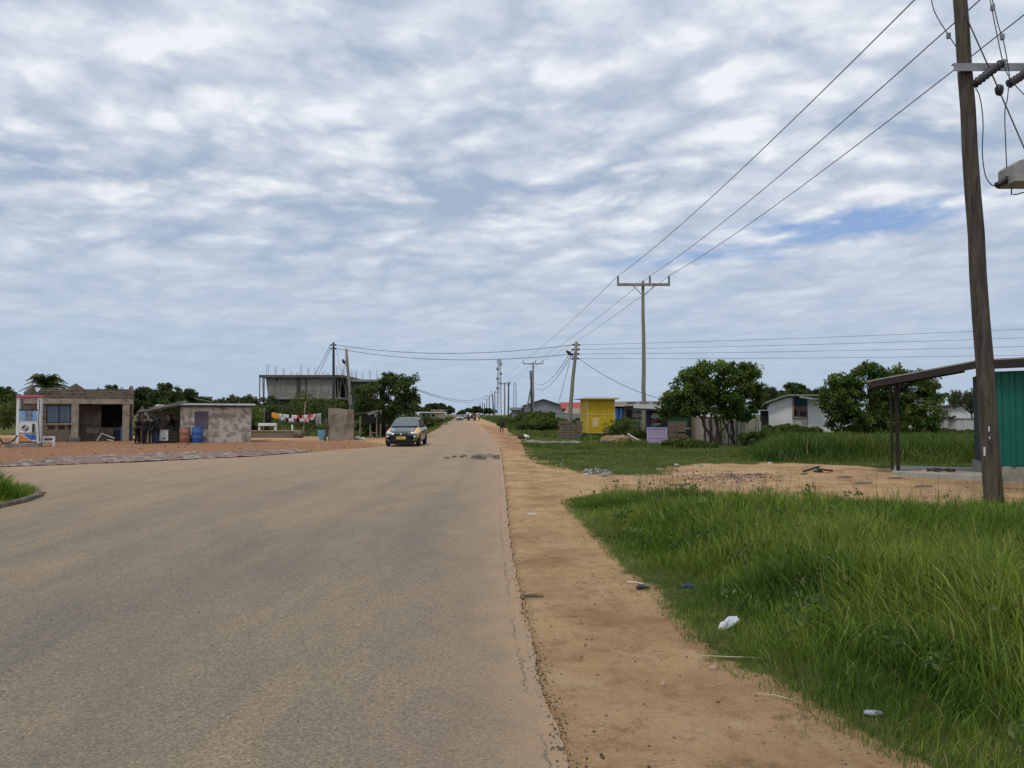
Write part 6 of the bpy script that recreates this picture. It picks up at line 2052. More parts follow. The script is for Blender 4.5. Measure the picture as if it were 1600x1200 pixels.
def plank_fence():
    Y = 42.5
    b = W(1086, 698, Y); b.z = 0
    rz = R(-14); X = facX(b, rz)
    Z = lambda py: W(1110, py, Y).z
    root = thing('plank_fence', 'grey fence of rough upright planks with uneven tops behind the thin stemmed tree', 'fence', b, rz)
    x1 = X(1189); r = random.Random(8)
    n = 46; w = x1 / n
    pm = [mat('fence_plank_a', (.46, .40, .335), (.31, .26, .215), 2, .95, stretch=(8, 8, .5), fine=.35), mat('fence_plank_b', (.62, .56, .49), (.46, .40, .34), 2, .95, stretch=(8, 8, .5), fine=.3), mat('fence_plank_c', (.13, .10, .08), (.09, .07, .06), 2, .95, stretch=(8, 8, .5), fine=.3)]
    mb = MB()
    for i in range(n):
        if r.random() < .04: continue
        a = i * w + r.uniform(-.012, .012); c = a + w * r.uniform(.75, .98)
        h = Z(652) + r.uniform(-.22, .08); y = r.uniform(-.025, .025); tl = r.uniform(-.04, .04)
        mb.wall([(a, -.05), (c, -.05), (c + tl, h), (a + tl, h - r.uniform(-.04, .04))], y, y + .03, r.choice([0, 0, 1, 1, 2]))
    mb.build('plank_panel', pm, root)
    for z in (.45, 1.25):
        mb = MB(); mb.bar((0, .06, z), (x1, .06, z), .05, .08); mb.build('rail', M['dark_wood'], root)
    for k in range(5):
        MB().box(k * x1 / 4.05, k * x1 / 4.05 + .09, .1, .19, -.1, Z(649)).build('post', M['dark_wood'], root)
    # doorway boards at its left end
    t = thing('board_door', 'brown wooden door board standing at the left end of the plank fence', 'door', b + Vector((X(1077), .25, 0)), rz)
    MB().box(0, .16, 0, .04, 0, Z(652)).build('door_board', M['dark'], t)
    MB().box(.17, .44, -.03, .02, 0, Z(651)).build('door_board', mat('brown_board', (.22, .165, .115), (.17, .125, .09), 2, .9, stretch=(6, 6, .5)), t)
    # small yellow stand with a white dish
    g = W(1075, 700, 41.2); g.z = 0
    t = thing('yellow_stand', 'small yellow stand with a white dish at the left end of the plank fence', 'stand', g)
    ym = plain('stand_yellow', (.55, .33, .02), .6)
    mb = MB(); mb.lathe([(.20, 0), (.17, .06), (.06, .14), (.045, .50), (.07, .52)], 12); mb.build('base', ym, t, smooth=True)
    mb = MB(); mb.lathe([(.05, .52), (.11, .56), (.10, .78), (.05, .80)], 12); mb.build('motor', M['cap_black'], t, smooth=True)
    mb = MB(); mb.lathe([(.04, .80), (.17, .87), (.18, .90), (.04, .88)], 14); mb.build('dish', M['white'], t, smooth=True)
    # tank stand seen between the stems
    g = W(1101, 655, 47); g.z = 0
    t = thing('tin_roof_shack', 'low pale shack roof peeping over the left of the plank fence', 'shack', g)
    zt = W(1101, 648, 47).z
    MB().box(-.35, .8, 0, 1.5, 0, zt - .15).build('wall', M['colm'], t)
    mb = MB(); corrugated(mb, (-.5, -.3, zt - .14), (1.0, -.3, zt - .1), (1.0, 1.8, zt + .2), (-.5, 1.8, zt + .2), 10, .02); mb.build('roof', M['tin'], t)
plank_fence()

def white_house():
    Y = 61.0
    b = W(1200, 682, Y); b.z = 0
    rz = R(-17); X = facX(b, rz)
    Z = lambda py: W(1245, py, Y).z
    root = thing('white_house', 'white single storey house with a recessed porch and shallow grey roof in tall weeds', 'house', b, rz)
    ww = M['offwhite']
    xa, xb, xc = X(1238), X(1262), X(1330)
    D = 6
    mb = MB(); mb.wall([(X(1202), -.1), (xa, -.1), (xa, Z(621)), (X(1230), Z(622)), (X(1202), Z(631))], 0, .2); mb.build('wall', ww, root)
    mb = MB(); mb.wall([(xb, -.1), (xc, -.1), (xc, Z(624)), (xb, Z(624))], -.02, .2); mb.build('wall', ww, root)
    MB().box(X(1202), X(1202) + .2, .2, D, -.1, Z(633)).build('wall', ww, root)
    MB().box(xa, xb, .05, .2, -.1, Z(653)).build('parapet', mat('dirty_white', (.50, .47, .43), (.38, .35, .32), 1.5, .9, stretch=(3, 3, .5)), root)
    MB().box(xa - .02, xb + .02, -.06, .21, Z(653) + .003, Z(651.3)).build('sill', M['colm'], root)
    MB().box(xa - .02, xb + .5, 1.5, 1.6, Z(634), Z(620)).build('recess_wall', plain('recess_blue', (.08, .22, .36), .7), root)
    MB().box(xa - .02, xb + .5, 1.5, 1.61, 0, Z(634) - .003).build('recess_wall', plain('recess_pink', (.55, .44, .42), .8), root)
    MB().box(xa - .12, xa - .003, .201, 1.5, 0, Z(621)).build('recess_side', ww, root)
    MB().box(xa - .02, xa + .12, -.015, .05, Z(651), Z(621)).build('pilaster', M['colm'], root)
    rf = mat('shallow_roof', (.24, .225, .21), (.17, .16, .15), 1, .8)
    mb = MB(); mb.wall([(X(1193), Z(632)), (X(1230), Z(619)), (X(1342), Z(620)), (X(1342), Z(617.5)), (X(1229), Z(616.5)), (X(1192), Z(629.5))], -.5, D); mb.build('roof', rf, root)
    mb = MB(); mb.wall([(X(1248), Z(622)), (X(1285), Z(627)), (X(1285), Z(624.5)), (X(1250), Z(620))], -1.2, -.4); mb.build('porch_roof', M['tin'], root)
    Rm = Matrix.Rotation(rz, 4, 'Z')
    mb = MB(); mb.box(-.22, .22, -.2, .2, 0, .42); o = mb.build('cabinet', plain('dark_red_wood', (.07, .018, .02), .6), bevel=.02); o.location = b + Rm @ Vector((X(1256), .8, Z(651))); o.rotation_euler.z = rz; tag(o, 'dark red cabinet in the porch recess of the white house', 'cabinet')
    mb = MB(); mb.lathe([(.12, 0), (.15, .3), (.06, .5), (.08, .62)], 10); o = mb.build('water_jug', M['dark'], smooth=True); o.location = b + Rm @ Vector((X(1243), .7, Z(651))); tag(o, 'dark jug on the porch sill of the white house', 'jug')
    # dark shed at its left
    g = W(1189, 682, 58); g.z = 0
    t = thing('dark_shed', 'dark open shed squeezed between the plank fence and the white house', 'shed', g, rz)
    Xd = facX(g, rz); Zd = lambda py: W(1195, py, 58).z
    MB().box(0, Xd(1201), .5, 2.5, 0, Zd(642)).build('wall', M['dark'], t)
    MB().box(-.2, Xd(1203), 0, 2.7, Zd(642) + .003, Zd(640.3)).build('roof', M['tin'], t)
white_house()

def far_right():
    Y = 80.0
    b = W(1462, 670, Y); b.z = 0
    rz = R(-28); X = facX(b, rz)
    Z = lambda py: W(1490, py, Y).z
    root = thing('white_house', 'far small white house with a dark square window left of the wooden pole', 'house', b, rz)
    x1, x2 = X(1483), X(1530)
    MB().box(0, x1, 0, 5, -.1, Z(636)).build('wall', M['offwhite'], root)
    MB().box(x1 + .003, x2, .4, 5.4, -.1, Z(633)).build('wall', M['offwhite'], root)
    MB().box(-.5, x1 + .1, -.5, 5.2, Z(636) + .003, Z(633.5)).build('roof', M['dark_wood'], root)
    mb = MB(); mb.wall([(x1, Z(631)), (x1 + .4, Z(629)), (x2 + .3, Z(632)), (x2 + .3, Z(634)), (x1, Z(633.2))], 0, 5.8); mb.build('roof', M['tin'], root)
    w_ = MB().box(X(1472.5), X(1481), -.06, -.003, Z(650), Z(641.5)).build('window', M['dark'], root)
    MB().box(X(1474), X(1479.5), -.07, -.063, Z(649), Z(642.5)).build('pane', plain('grey_pane', (.2, .2, .24), .3), w_)
    t = thing('dark_house', 'edge of a dark roof showing between the round tree and the far white house', 'house', Vector((W(1455, 640, 90).x, 90, 0)), rz)
    MB().box(-3, 1.4, 0, 4, 0, W(1460, 619, 90).z).build('wall', M['offwhite'], t)
    MB().box(-3.4, 1.9, -.5, 4.4, W(1460, 619, 90).z + .003, W(1460, 615, 90).z).build('roof', M['dark_wood'], t)
    Y = 58.0
    b = W(1436, 680, Y); b.z = 0
    rz = R(-30); X = facX(b, rz)
    Z = lambda py: W(1480, py, Y).z
    root = thing('boundary_wall', 'long stained white boundary wall behind the tall grass and the shop porch', 'wall', b, rz)
    sm = mat('stained_white_wall', (.52, .51, .49), (.38, .37, .36), 1.2, .9, c3=(.16, .15, .14), s3=1.3, lo3=.5, hi3=.66, stretch=(1.2, 1.2, .45))
    MB().box(0, X(1545), 0, .18, -.1, Z(655.5)).build('wall_panel', sm, root)
    MB().box(-.05, X(1545), -.04, .22, Z(655.5) + .003, Z(653.5)).build('coping', M['concrete_dark'], root)
    for px in (1477, 1508): MB().box(X(px) - .09, X(px) + .09, -.05, -.003, -.1, Z(655.6)).build('pier', sm, root)
    Rm = Matrix.Rotation(rz, 4, 'Z')
    for k, (px, w, la) in enumerate(((1457, .35, 'white rag bundle lying on the left of the boundary wall'), (1471, .35, 'grey cloth hung over the middle of the boundary wall'), (1483, .38, 'dark cloth hung over the boundary wall right of the grey one'))):
        mb = MB()
        for j in range(4): mb.rock((-w + j * w * .6, -.05, .05 + .06 * (j % 2)), (w * .42, .16, .10), j + k * 5)
        o = mb.build('cloth_bundle', (M['white'], M['steel'], M['cap_black'])[k], smooth=True); o.location = b + Rm @ Vector((X(px), 0, Z(653.4))); o.rotation_euler.z = rz; tag(o, la, 'cloth')
    # slim dark cypress
    g = W(1485, 640, 105); g.z = 0
    root = thing('cypress_tree', 'slim dark cypress above the far white house', 'tree', g)
    zt = W(1485, 612, 105).z
    L = [(0, 0, zt * .3 + zt * .09 * k, .5 - .02 * k, .5 - .02 * k, zt * .1) for k in range(7)]
    V, q, c = leaves_np(lobes_to_clusters(L, 2.5, .3, 3), 30, .22, [(.05, .06, .05), (.08, .09, .075), (.10, .11, .09), (.12, .13, .10)], 3)
    np_mesh('crown', V, q, np.zeros((0, 3), int), M['leaf'], c, parent=root)
    MB().tube([(0, 0, -.1), (0, 0, zt * .9)], [.12, .03], 7).build('trunk', M['bark'], root)
    mb = MB(); mb.tube([(0, 0, 0), (0, 0, W(1407, 566, 75).z)], [.12, .1], 8); o = mb.build('short_pole', M['pole_black']); o.location = (W(1407, 640, 75).x, 75, 0); tag(o, 'dark pole top showing above the round tree', 'pole')
far_right()

def green_shop():
    zs, zp = .13, .38
    V2 = lambda x, y: Vector((x, y, 0))
    FL, BL, BR, FR = V2(10.2, 20.7), V2(11.35, 22.9), V2(13.06, 21.7), V2(11.75, 18.95)
    fd = V2(.66, -.75)
    # porch slab
    sl = MB(); sl.prism([FL, FR + fd * .25, BR + V2(.1, .2), BL], -.1, zs)
    o = sl.build('porch_slab', mat('slab_cement', (.44, .405, .35), (.34, .31, .265), 1.2, .95, c3=(.22, .18, .14), s3=1.6, lo3=.55, hi3=.72), bevel=.02)
    tag(o, 'low cement porch slab under the tin canopy left of the green kiosk', 'slab')
    A, B = V2(11.85, 19.05), V2(13.06, 21.75)
    C_, D_ = B + fd * 4.2, A + fd * 4.2
    root = thing('green_kiosk', 'green sheet metal kiosk on a cement plinth at the right edge behind the leaning pole', 'kiosk', A)
    L = lambda p, z=0.0: Vector((p.x - A.x, p.y - A.y, z))
    MB().prism([L(A - fd * .06), L(D_), L(C_), L(B - fd * .06)], -.15, zp).build('plinth', mat('plinth_cement', (.40, .37, .33), (.31, .285, .25), 1.0, .95, c3=(.22, .19, .16), s3=1.5, lo3=.55, hi3=.75), root, bevel=.02)
    ztop = 2.70
    g = mat('green_sheet', (.008, .135, .092), (.007, .108, .076), .7, .45, fine=.05, bmp=0, c3=(.012, .10, .075), s3=1.1, lo3=.6, hi3=.8)
    # ribbed front
    n = 15
    Lf = 4.2
    nrm = V2(-.75, -.66)
    pts = []
    per = Lf / n
    for i in range(n):
        for t, h in ((0, 0), (.52, 0), (.62, .035), (.90, .035)):
            pts.append(L(A) + fd * ((i + t) * per) + nrm * h)
    pts.append(L(D_))
    mb = MB()
    m = len(pts)
    mb.add([(p.x, p.y, zp + .003) for p in pts] + [(p.x, p.y, ztop) for p in pts], [(i, i + 1, i + 1 + m, i + m) for i in range(m - 1)])
    mb.build('front_sheet', g, root)
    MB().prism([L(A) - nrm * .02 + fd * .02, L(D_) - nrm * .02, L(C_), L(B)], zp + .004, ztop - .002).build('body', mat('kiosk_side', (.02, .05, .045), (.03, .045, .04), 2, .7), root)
    mb = MB(); mb.prism([L(A) - fd * .05, L(A) + fd * .05, L(A) + fd * .05 + V2(.03, .07), L(A) - fd * .05 + V2(.03, .07)], zp + .005, ztop); mb.build('corner_post', M['dark_wood'], root)
    # canopy: sloping lean-to roof over the porch, flat over the kiosk
    T0 = V2(9.72, 21.05); T1 = V2(11.0, 23.6)
    K0, K1 = A + nrm * .30 - fd * .1, B - V2(0, -.2) - fd * .1
    E0, E1 = D_ + nrm * .30, C_
    zl, zk = 2.56, 3.0
    top = [L(T0, zl), L(K0, zk), L(E0, zk + .02), L(E1, zk + .02), L(K1, zk), L(T1, zl)]
    th = .035
    mb = MB()
    nn = 6
    mb.add([p for p in top] + [p - Vector((0, 0, th)) for p in top], [(0, 1, 4, 5), (1, 2, 3, 4), (11, 10, 7, 6), (10, 9, 8, 7)] + [(k, (k + 1) % nn, (k + 1) % nn + nn, k + nn) for k in range(nn)])
    mb.build('roof_sheet', M['tin'], root)
    brown = mat('brown_steel', (.036, .027, .023), (.026, .021, .019), 2, .6)
    def beam(p, q, zp_, zq, w=.05, h=.14, dz=.0):
        mb = MB(); mb.bar(L(p, zp_ - th - h / 2 - .003 + dz), L(q, zq - th - h / 2 - .003 + dz), w, h); mb.build('roof_beam', brown, root)
    T0b = T0 + (K0 - T0) * .045
    beam(T0b, K0, zl + .02, zk, .05, .17); beam(K0, E0, zk, zk + .02, .05, .21)
    beam(T1, K1, zl, zk, .05, .12)
    p0, p1 = FL + V2(.20, .06), BL + V2(.06, -.12)
    beam(p0 - V2(.0, .3), p1 + V2(.2, .4), zl + .10, zl + .08, .05, .10, -.12)
    for p in (p0, p1):
        MB().box(p.x - A.x - .035, p.x - A.x + .035, p.y - .035 - A.y, p.y + .035 - A.y, zs + .003, zl + .02).build('canopy_post', brown, root)
    q = MB().box(p0.x - A.x - .12, p0.x - A.x - .07, p0.y + .10 - A.y, p0.y + .15 - A.y, zs + .003, zl).build('canopy_post', brown, root)
    # bits lying on the slab
    for k, (x, y, s_, la) in enumerate(((10.75, 20.75, .28, 'grey stick bundle lying on the left of the porch slab'), (11.35, 20.4, .34, 'dark coil of rope lying in the middle of the porch slab'))):
        mb = MB()
        if k: mb.tube([(s_ * math.cos(a / 3), s_ * .6 * math.sin(a / 3), .03 + .015 * (a % 3)) for a in range(20)], .03, 6)
        else:
            for j in range(4): mb.bar((-s_, j * .05 - .1, .02), (s_, .08 - j * .04, .03), .025)
        o = mb.build('rope_coil' if k else 'stick_bundle', M['dark_wood'] if k else M['wood']); o.location = (x, y, zs); tag(o, la, 'rope' if k else 'sticks')
green_shop()

# ------------------------------------------------------------------ vehicles
def car(label, loc, rz, paint, fender, plate=True, seed=1, glass_c=(.10, .13, .13)):
    root = thing('car', label, 'car', loc, rz)
    pm = plain('car_paint_' + label[:6].strip(), paint, .28, coat=.6)
    fm = plain('fender_paint_' + label[:6].strip(), fender, .32, coat=.5) if fender else pm
    dark = plain('car_trim', (.012, .012, .013), .55)
    chrome = plain('chrome', (.65, .65, .66), .18, metal=.9)
    glass = plain('car_glass', glass_c, .06, spec=.8, coat=.3)
    lens = plain('lamp_glass', (.62, .62, .58), .12, spec=.8, coat=.5)
    L = 4.15
    # stations front to back: y, half width, bottom, shoulder height, top height
    st = [(-2.06, .56, .36, .50, .56), (-2.02, .70, .24, .58, .66), (-1.90, .78, .20, .66, .735), (-1.55, .825, .19, .76, .83), (-1.05, .84, .18, .84, .93), (-.72, .845, .18, .88, .975),
          (-.2, .85, .18, .90, .985), (.6, .85, .18, .92, .995), (1.2, .845, .19, .94, 1.01), (1.6, .835, .20, .94, 1.02), (1.92, .80, .24, .92, 1.0), (2.03, .73, .30, .86, .95), (2.08, .60, .38, .72, .82)]
    def ring(s, k=1.0):
        y, w, zb, zs, zt = s
        w *= k
        half = [(0, zt), (w * .62, zt - .005), (w * .86, zt - .035), (w * .97, zs - .02), (w * 1.0, zs - .16), (w * .985, zb + .20), (w * .95, zb + .06), (w * .82, zb), (0, zb)]
        return [(x, y, z) for x, z in half] + [(-x, y, z) for x, z in half[-2:0:-1]]
    mb = MB()
    rings = [ring(s) for s in st]
    n = len(rings[0])
    vs = [p for r_ in rings for p in r_]
    fs = [(i * n + k, i * n + (k + 1) % n, (i + 1) * n + (k + 1) % n, (i + 1) * n + k) for i in range(len(st) - 1) for k in range(n)]
    fs += [tuple(range(n)), tuple(range((len(st) - 1) * n, len(st) * n))[::-1]]
    mb.add(vs, fs)
    mb.build('body', pm, root, smooth=True)
    # coloured wings: skins 4 mm proud of the body
    if fender:
        for (a, c) in ((-1.98, -.74), (1.02, 1.98)):
            for sx in (1, -1):
                mb = MB(); rows = []
                for i in range(9):
                    y = a + (c - a) * i / 8
                    j = max(k for k in range(len(st) - 1) if st[k][0] <= y)
                    t = (y - st[j][0]) / (st[j + 1][0] - st[j][0])
                    s = tuple(st[j][q] + (st[j + 1][q] - st[j][q]) * t for q in range(5))
                    w, zb, zs, zt = s[1] + .005, s[2], s[3], s[4] + .005
                    rows.append([(sx * w * .76, y, zt - .02), (sx * w * .87, y, zt - .035), (sx * w * .975, y, zs - .02), (sx * w * 1.003, y, zs - .16), (sx * w * .995, y, max(zb + .22, .42))])
                m_ = len(rows[0])
                mb.add([p for r_ in rows for p in r_], [(i * m_ + k, i * m_ + k + 1, (i + 1) * m_ + k + 1, (i + 1) * m_ + k) for i in range(8) for k in range(m_ - 1)])
                o = mb.build('wing', fm, root, smooth=True); tag(o, 'yellow orange taxi wing')
    # cabin
    cb = [(-.80, .74, .965), (-.02, .60, 1.40), (.35, .60, 1.455), (1.0, .60, 1.44), (1.42, .57, 1.37), (1.86, .66, .99)]
    mb = MB()
    rows = []
    for y, w, z in cb:
        low = .95 if y < 1.8 else .97
        rows.append([(-.79 if -.7 < y < 1.7 else -w, y, low), (-w - .0, y, max(z - .05, low)), (-w * .75, y, z), (0, y, z + .015), (w * .75, y, z), (w, y, max(z - .05, low)), (.79 if -.7 < y < 1.7 else w, y, low)])
    m_ = 7
    mb.add([p for r_ in rows for p in r_], [(i * m_ + k, i * m_ + k + 1, (i + 1) * m_ + k + 1, (i + 1) * m_ + k) for i in range(len(rows) - 1) for k in range(m_ - 1)])
    mb.build('roof', pm, root, smooth=True)
    def pane(pts, name, m=glass):
        mb = MB(); mb.add(pts, [tuple(range(len(pts)))]); o = mb.build(name, m, root)
        so = o.modifiers.new('thickness', 'SOLIDIFY'); so.thickness = .012; so.offset = 1
        return o
    pane([(-.64, -.80, .995), (.64, -.80, .995), (.69, -.70, 1.01), (.545, -.08, 1.385), (.42, -.06, 1.41), (-.42, -.06, 1.41), (-.545, -.08, 1.385), (-.69, -.70, 1.01)], 'windscreen')
    pane([(-.58, 1.83, 1.03), (.58, 1.83, 1.03), (.47, 1.46, 1.37), (-.47, 1.46, 1.37)], 'rear_window')
    for sx in (1, -1):
        f = lambda y, z: (sx * (.795 - (z - .95) * .40 + .012), y, z)
        pane([f(-.55, .985), f(.30, .985), f(.30, 1.385), f(.05, 1.37)], 'side_window', dark if sx > 0 else glass)
        pane([f(.38, .985), f(1.15, .985), f(1.08, 1.37), f(.38, 1.39)], 'side_window', dark if sx > 0 else glass)
        mb = MB(); mb.rock((sx * .93, -.52, 1.02), (.10, .06, .065), 3); mb.bar((sx * .80, -.50, .98), (sx * .90, -.51, 1.01), .04); mb.build('wing_mirror', dark, root, smooth=True)
        mb = MB(); mb.rock((sx * .60, -1.91, .655), (.19, .15, .085), 5); mb.build('headlight', lens, root, smooth=True)
        mb = MB(); mb.rock((sx * .62, -2.0, .335), (.055, .035, .045), 6); mb.build('fog_lamp', lens, root, smooth=True)
        MB().box(sx * .62 - .12, sx * .62 + .12, -2.045, -2.0, .47, .53).build('bumper_trim', plain('pale_trim', (.75, .75, .75), .4), root, bevel=.01)
        mb = MB(); mb.rock((sx * .70, 2.0, .78), (.12, .07, .14), 7); mb.build('tail_light', plain('tail_red', (.3, .02, .02), .2), root, smooth=True)
        for y in (-1.28, 1.30):
            mb = MB(); mb.lathe([(.20, -.09), (.29, -.09), (.31, -.05), (.31, .05), (.29, .09), (.20, .09)], 20)
            mb.v = [(p[2] + sx * .765, p[0] + y, p[1] + .31) for p in mb.v]
            wh = mb.build('wheel', plain('tyre', (.016, .016, .016), .85), root, smooth=True)
            mb = MB(); mb.lathe([(.03, .075), (.10, .085), (.185, .08), (.20, .092), (.20, 0), (.03, 0)], 18)
            mb.v = [(sx * (p[2]) + sx * .765, p[0] + y, p[1] + .31) for p in mb.v]
            mb.build('rim', chrome, wh, smooth=True)
            mb = MB(); mb.lathe([(.0, 0), (.36, 0), (.36, .012), (0, .012)], 20)
            mb.v = [(sx * (p[2] + .838), p[0] + y, p[1] + .33) for p in mb.v]
            mb.v = [(p[0], p[1], max(p[2], .20)) for p in mb.v]
            mb.build('wheel_arch', dark, root)
        # white reflection on the bonnet, painted as a thin bar along its edge
        mb = MB(); mb.bar((sx * .36, -1.96, .70), (sx * .52, -1.35, .885), .035, .012); mb.build('bonnet_stripe', plain('white_stripe', (.75, .75, .75), .4), root)
    MB().box(-.36, .36, -2.06, -1.96, .56, .65).build('grille', dark, root, bevel=.015)
    mb = MB(); mb.bar((-.42, -2.045, .545), (.42, -2.045, .545), .03, .025); mb.build('grille_trim', chrome, root)
    mb = MB(); mb.rock((0, -2.065, .61), (.05, .012, .04), 3); mb.build('badge', chrome, root, smooth=True)
    MB().box(-.52, .52, -2.05, -1.9, .25, .34).build('lower_intake', dark, root, bevel=.02)
    MB().box(-.62, .62, -2.0, -1.7, .12, .20).build('undertray', dark, root)
    if plate:
        pt = MB().box(-.23, .23, -2.10, -2.065, .365, .50).build('number_plate', plain('plate_yellow', (.72, .50, .05), .5), root)
        mb = MB()
        for k, x in enumerate((-.17, -.12, -.04, .01, .06, .14)):
            mb.box(x - .016, x + .016, -2.106, -2.102, .405 + .0 * k, .465)
        mb.build('plate_mark', plain('plate_ink', (.25, .16, .03), .6), pt)
    mb = MB()
    for sx in (-.35, .35): mb.box(sx - .2, sx + .2, .25, .40, .7, 1.2)
    mb.build('seat', plain('seat_grey', (.12, .12, .13), .9), root)
    return root

p = G(626.5, 699)
car('dark grey taxi with yellow wings and a yellow number plate driving towards the viewer', Vector((p.x, 40.4, .03)), R(-.5), (.022, .03, .048), (.88, .48, .05))
p = W(718.5, 657.3, 196)
car('silver car driving towards the viewer far up the road', Vector((p.x, 196, .03)), R(3.5), (.42, .43, .45), None, False)
p = W(728, 655, 255)
car('dark far car behind the silver one', Vector((p.x, 255, .03)), R(3.5), (.05, .06, .09), None, False)

def tractor():
    p = W(737, 658, 190)
    root = thing('tractor', 'dark red tractor loaded with pale sacks driving up the far road', 'tractor', Vector((p.x, 190, .03)), R(3.5))
    dk = plain('tractor_tyre', (.016, .015, .014), .9)
    rd = mat('tractor_red', (.10, .035, .03), (.07, .03, .025), 2, .7)
    for sx in (1, -1):
        mb = MB(); mb.lathe([(.3, -.2), (.62, -.2), (.72, -.12), (.72, .12), (.62, .2), (.3, .2)], 18); mb.v = [(q[2] + sx * .86, q[0], q[1] + .72) for q in mb.v]
        w = mb.build('wheel', dk, root, smooth=True)
        mb = MB(); mb.lathe([(.05, .1), (.3, .14), (.3, -.14), (.05, -.1)], 14); mb.v = [(q[2] + sx * .86, q[0], q[1] + .72) for q in mb.v]; mb.build('rim', rd, w, smooth=True)
        mb = MB(); mb.lathe([(.1, -.1), (.32, -.1), (.36, 0), (.32, .1), (.1, .1)], 14); mb.v = [(q[2] + sx * .55, q[0] + 1.9, q[1] + .36) for q in mb.v]; mb.build('wheel', dk, root, smooth=True)
        mb = MB(); mb.tube([(sx * .86, -.75, 1.1), (sx * .86, -.4, 1.5), (sx * .86, .3, 1.55), (sx * .86, .7, 1.3)], .09, 6); mb.build('mudguard', rd, root, smooth=True)
    MB().box(-.62, .62, -.5, .5, .5, .95).build('axle_housing', rd, root, bevel=.05)
    MB().box(-.32, .32, .4, 2.2, .6, 1.25).build('bonnet', rd, root, bevel=.06)
    MB().box(-.3, .3, -.4, .1, .95, 1.15).build('seat', dk, root, bevel=.04)
    MB().box(-.03, .03, 1.5, 1.56, 1.25, 2.0).build('exhaust', dk, root)
    for k, (x, c, la) in enumerate(((-.28, 'white', 'pale sack on the left of the tractor load'), (.12, 'wood', 'brown sack in the middle of the tractor load'), (.5, 'pole_black', 'dark sack on the right of the tractor load'))):
        mb = MB(); mb.rock((0, 0, .26), (.30, .3, .32), 30 + k); o = mb.build('sack', M[c], smooth=True)
        o.location = Vector((p.x, 190, .03)) + Vector((x, -.3, 1.05 + .12 * k)); tag(o, la, 'sack')
    person('far person in a white shirt walking just right of the tractor', Vector((p.x + 1.9, 189, 0)), R(180), 1.7, (.55, .5, .45), (.04, .04, .05), 'walk')
tractor()
for k, (px, Y, c, la) in enumerate(((752.5, 262, (.10, .05, .045), 'far person in dark red at the right shoulder beyond the tractor'), (710, 215, (.65, .6, .3), 'far person in pale yellow on the left verge beside the silver car'), (706.5, 245, (.6, .6, .62), 'far person in white on the left verge beyond the one in yellow'))):
    person(la, Vector((W(px, 656, Y).x, Y, 0)), R(20 * k), 1.7, c, (.05, .05, .06), 'walk')

# ------------------------------------------------------------------ litter and stones
def low(mb, name, m_, px, py, label, cat, z=0.0, smooth=False, **k):
    o = mb.build(name, m_, smooth=smooth, **k)
    g = G(px, py, z); hz = float(ground_h(np.array([g.x]), np.array([g.y]))[0])
    inroad = sdf([(g.x, g.y)], ROAD)[0] < 0
    o.location = (g.x, g.y, .03 if inroad else hz)
    tag(o, label, cat)
    return o
litw = mat('litter_white', (.66, .68, .74), (.5, .52, .58), 12, .5, fine=.1)
stone = mat('pale_stone', (.48, .36, .25), (.36, .26, .18), 12, .9, bmp=.6)
mb = MB(); mb.tube([(-.075, -.01, .008), (-.045, 0, .02), (-.01, .01, .035), (.03, .015, .05), (.055, .02, .07), (.06, .03, .085)], [.008, .022, .034, .045, .03, .012], 9)
rq = random.Random(12); mb.v = [(q[0] + rq.uniform(-.011, .011), q[1] + rq.uniform(-.011, .011), max(q[2] + rq.uniform(-.011, .011), .002)) for q in mb.v]
low(mb, 'plastic_bag', litw, 1139, 984, 'crumpled bluish white bag lying at the edge of the grass', 'bag')
mb = MB(); mb.rock((0, 0, .018), (.055, .024, .016), 5); low(mb, 'flat_bottle', mat('litter_blue_grey', (.42, .45, .52), (.3, .33, .38), 9, .4), 1363, 1122, 'flattened silvery sachet lying in thin grass near the bottom edge', 'sachet', smooth=True)
mb = MB(); mb.rock((0, 0, .012), (.026, .02, .022), 6); low(mb, 'stone', stone, 1114, 1045, 'larger pale stone on the dirt beside the grass', 'stone')
mb = MB(); mb.rock((0, 0, .008), (.022, .012, .013), 7); low(mb, 'stone', stone, 1035, 1063, 'small pale stone in the middle of the dirt strip', 'stone')
mb = MB(); mb.rock((0, 0, .02), (.05, .035, .025), 8); mb.rock((.05, .01, .015), (.03, .03, .018), 9); low(mb, 'rubber_scrap', M['cap_black'], 1002, 921, 'black rubber scrap on the dirt next to a white string', 'scrap')
mb = MB(); mb.tube([(-.10, .12, .012), (-.06, .06, .02), (-.02, .07, .015), (.01, .02, .02), (.05, .0, .012)], .005, 6); low(mb, 'white_string', M['white'], 1000, 914, 'bent white string lying by the black rubber scrap', 'string')
mb = MB(); mb.rock((0, 0, .02), (.055, .03, .025), 10); mb.rock((-.05, 0, .015), (.03, .03, .02), 11); low(mb, 'blue_can', plain('litter_navy', (.02, .03, .11), .4), 1076, 920, 'dark blue crushed can lying in the edge of the grass', 'can')
mb = MB(); mb.tube([(-.09, .05, .012), (0, .0, .02), (.08, -.05, .012)], .004, 5); low(mb, 'straw_stick', mat('straw', (.5, .42, .28), (.4, .33, .2), 6, .8), 1210, 1094, 'pale dry stick lying across the dirt strip', 'stick')
mb = MB(); mb.tube([(-.22, .06, .012), (-.05, .01, .02), (.10, .02, .012), (.25, -.02, .012)], .004, 5); low(mb, 'straw_stick', mat('straw2', (.55, .47, .3), (.45, .36, .22), 6, .8), 1150, 1032, 'long thin straw at the edge of the grass by the pale stone', 'stick')
mb = MB(); mb.bar((-.06, 0, .015), (.06, .02, .015), .03, .02); low(mb, 'wood_chip', M['white'], 830, 804, 'small white chip near the asphalt edge', 'chip')
mb = MB()
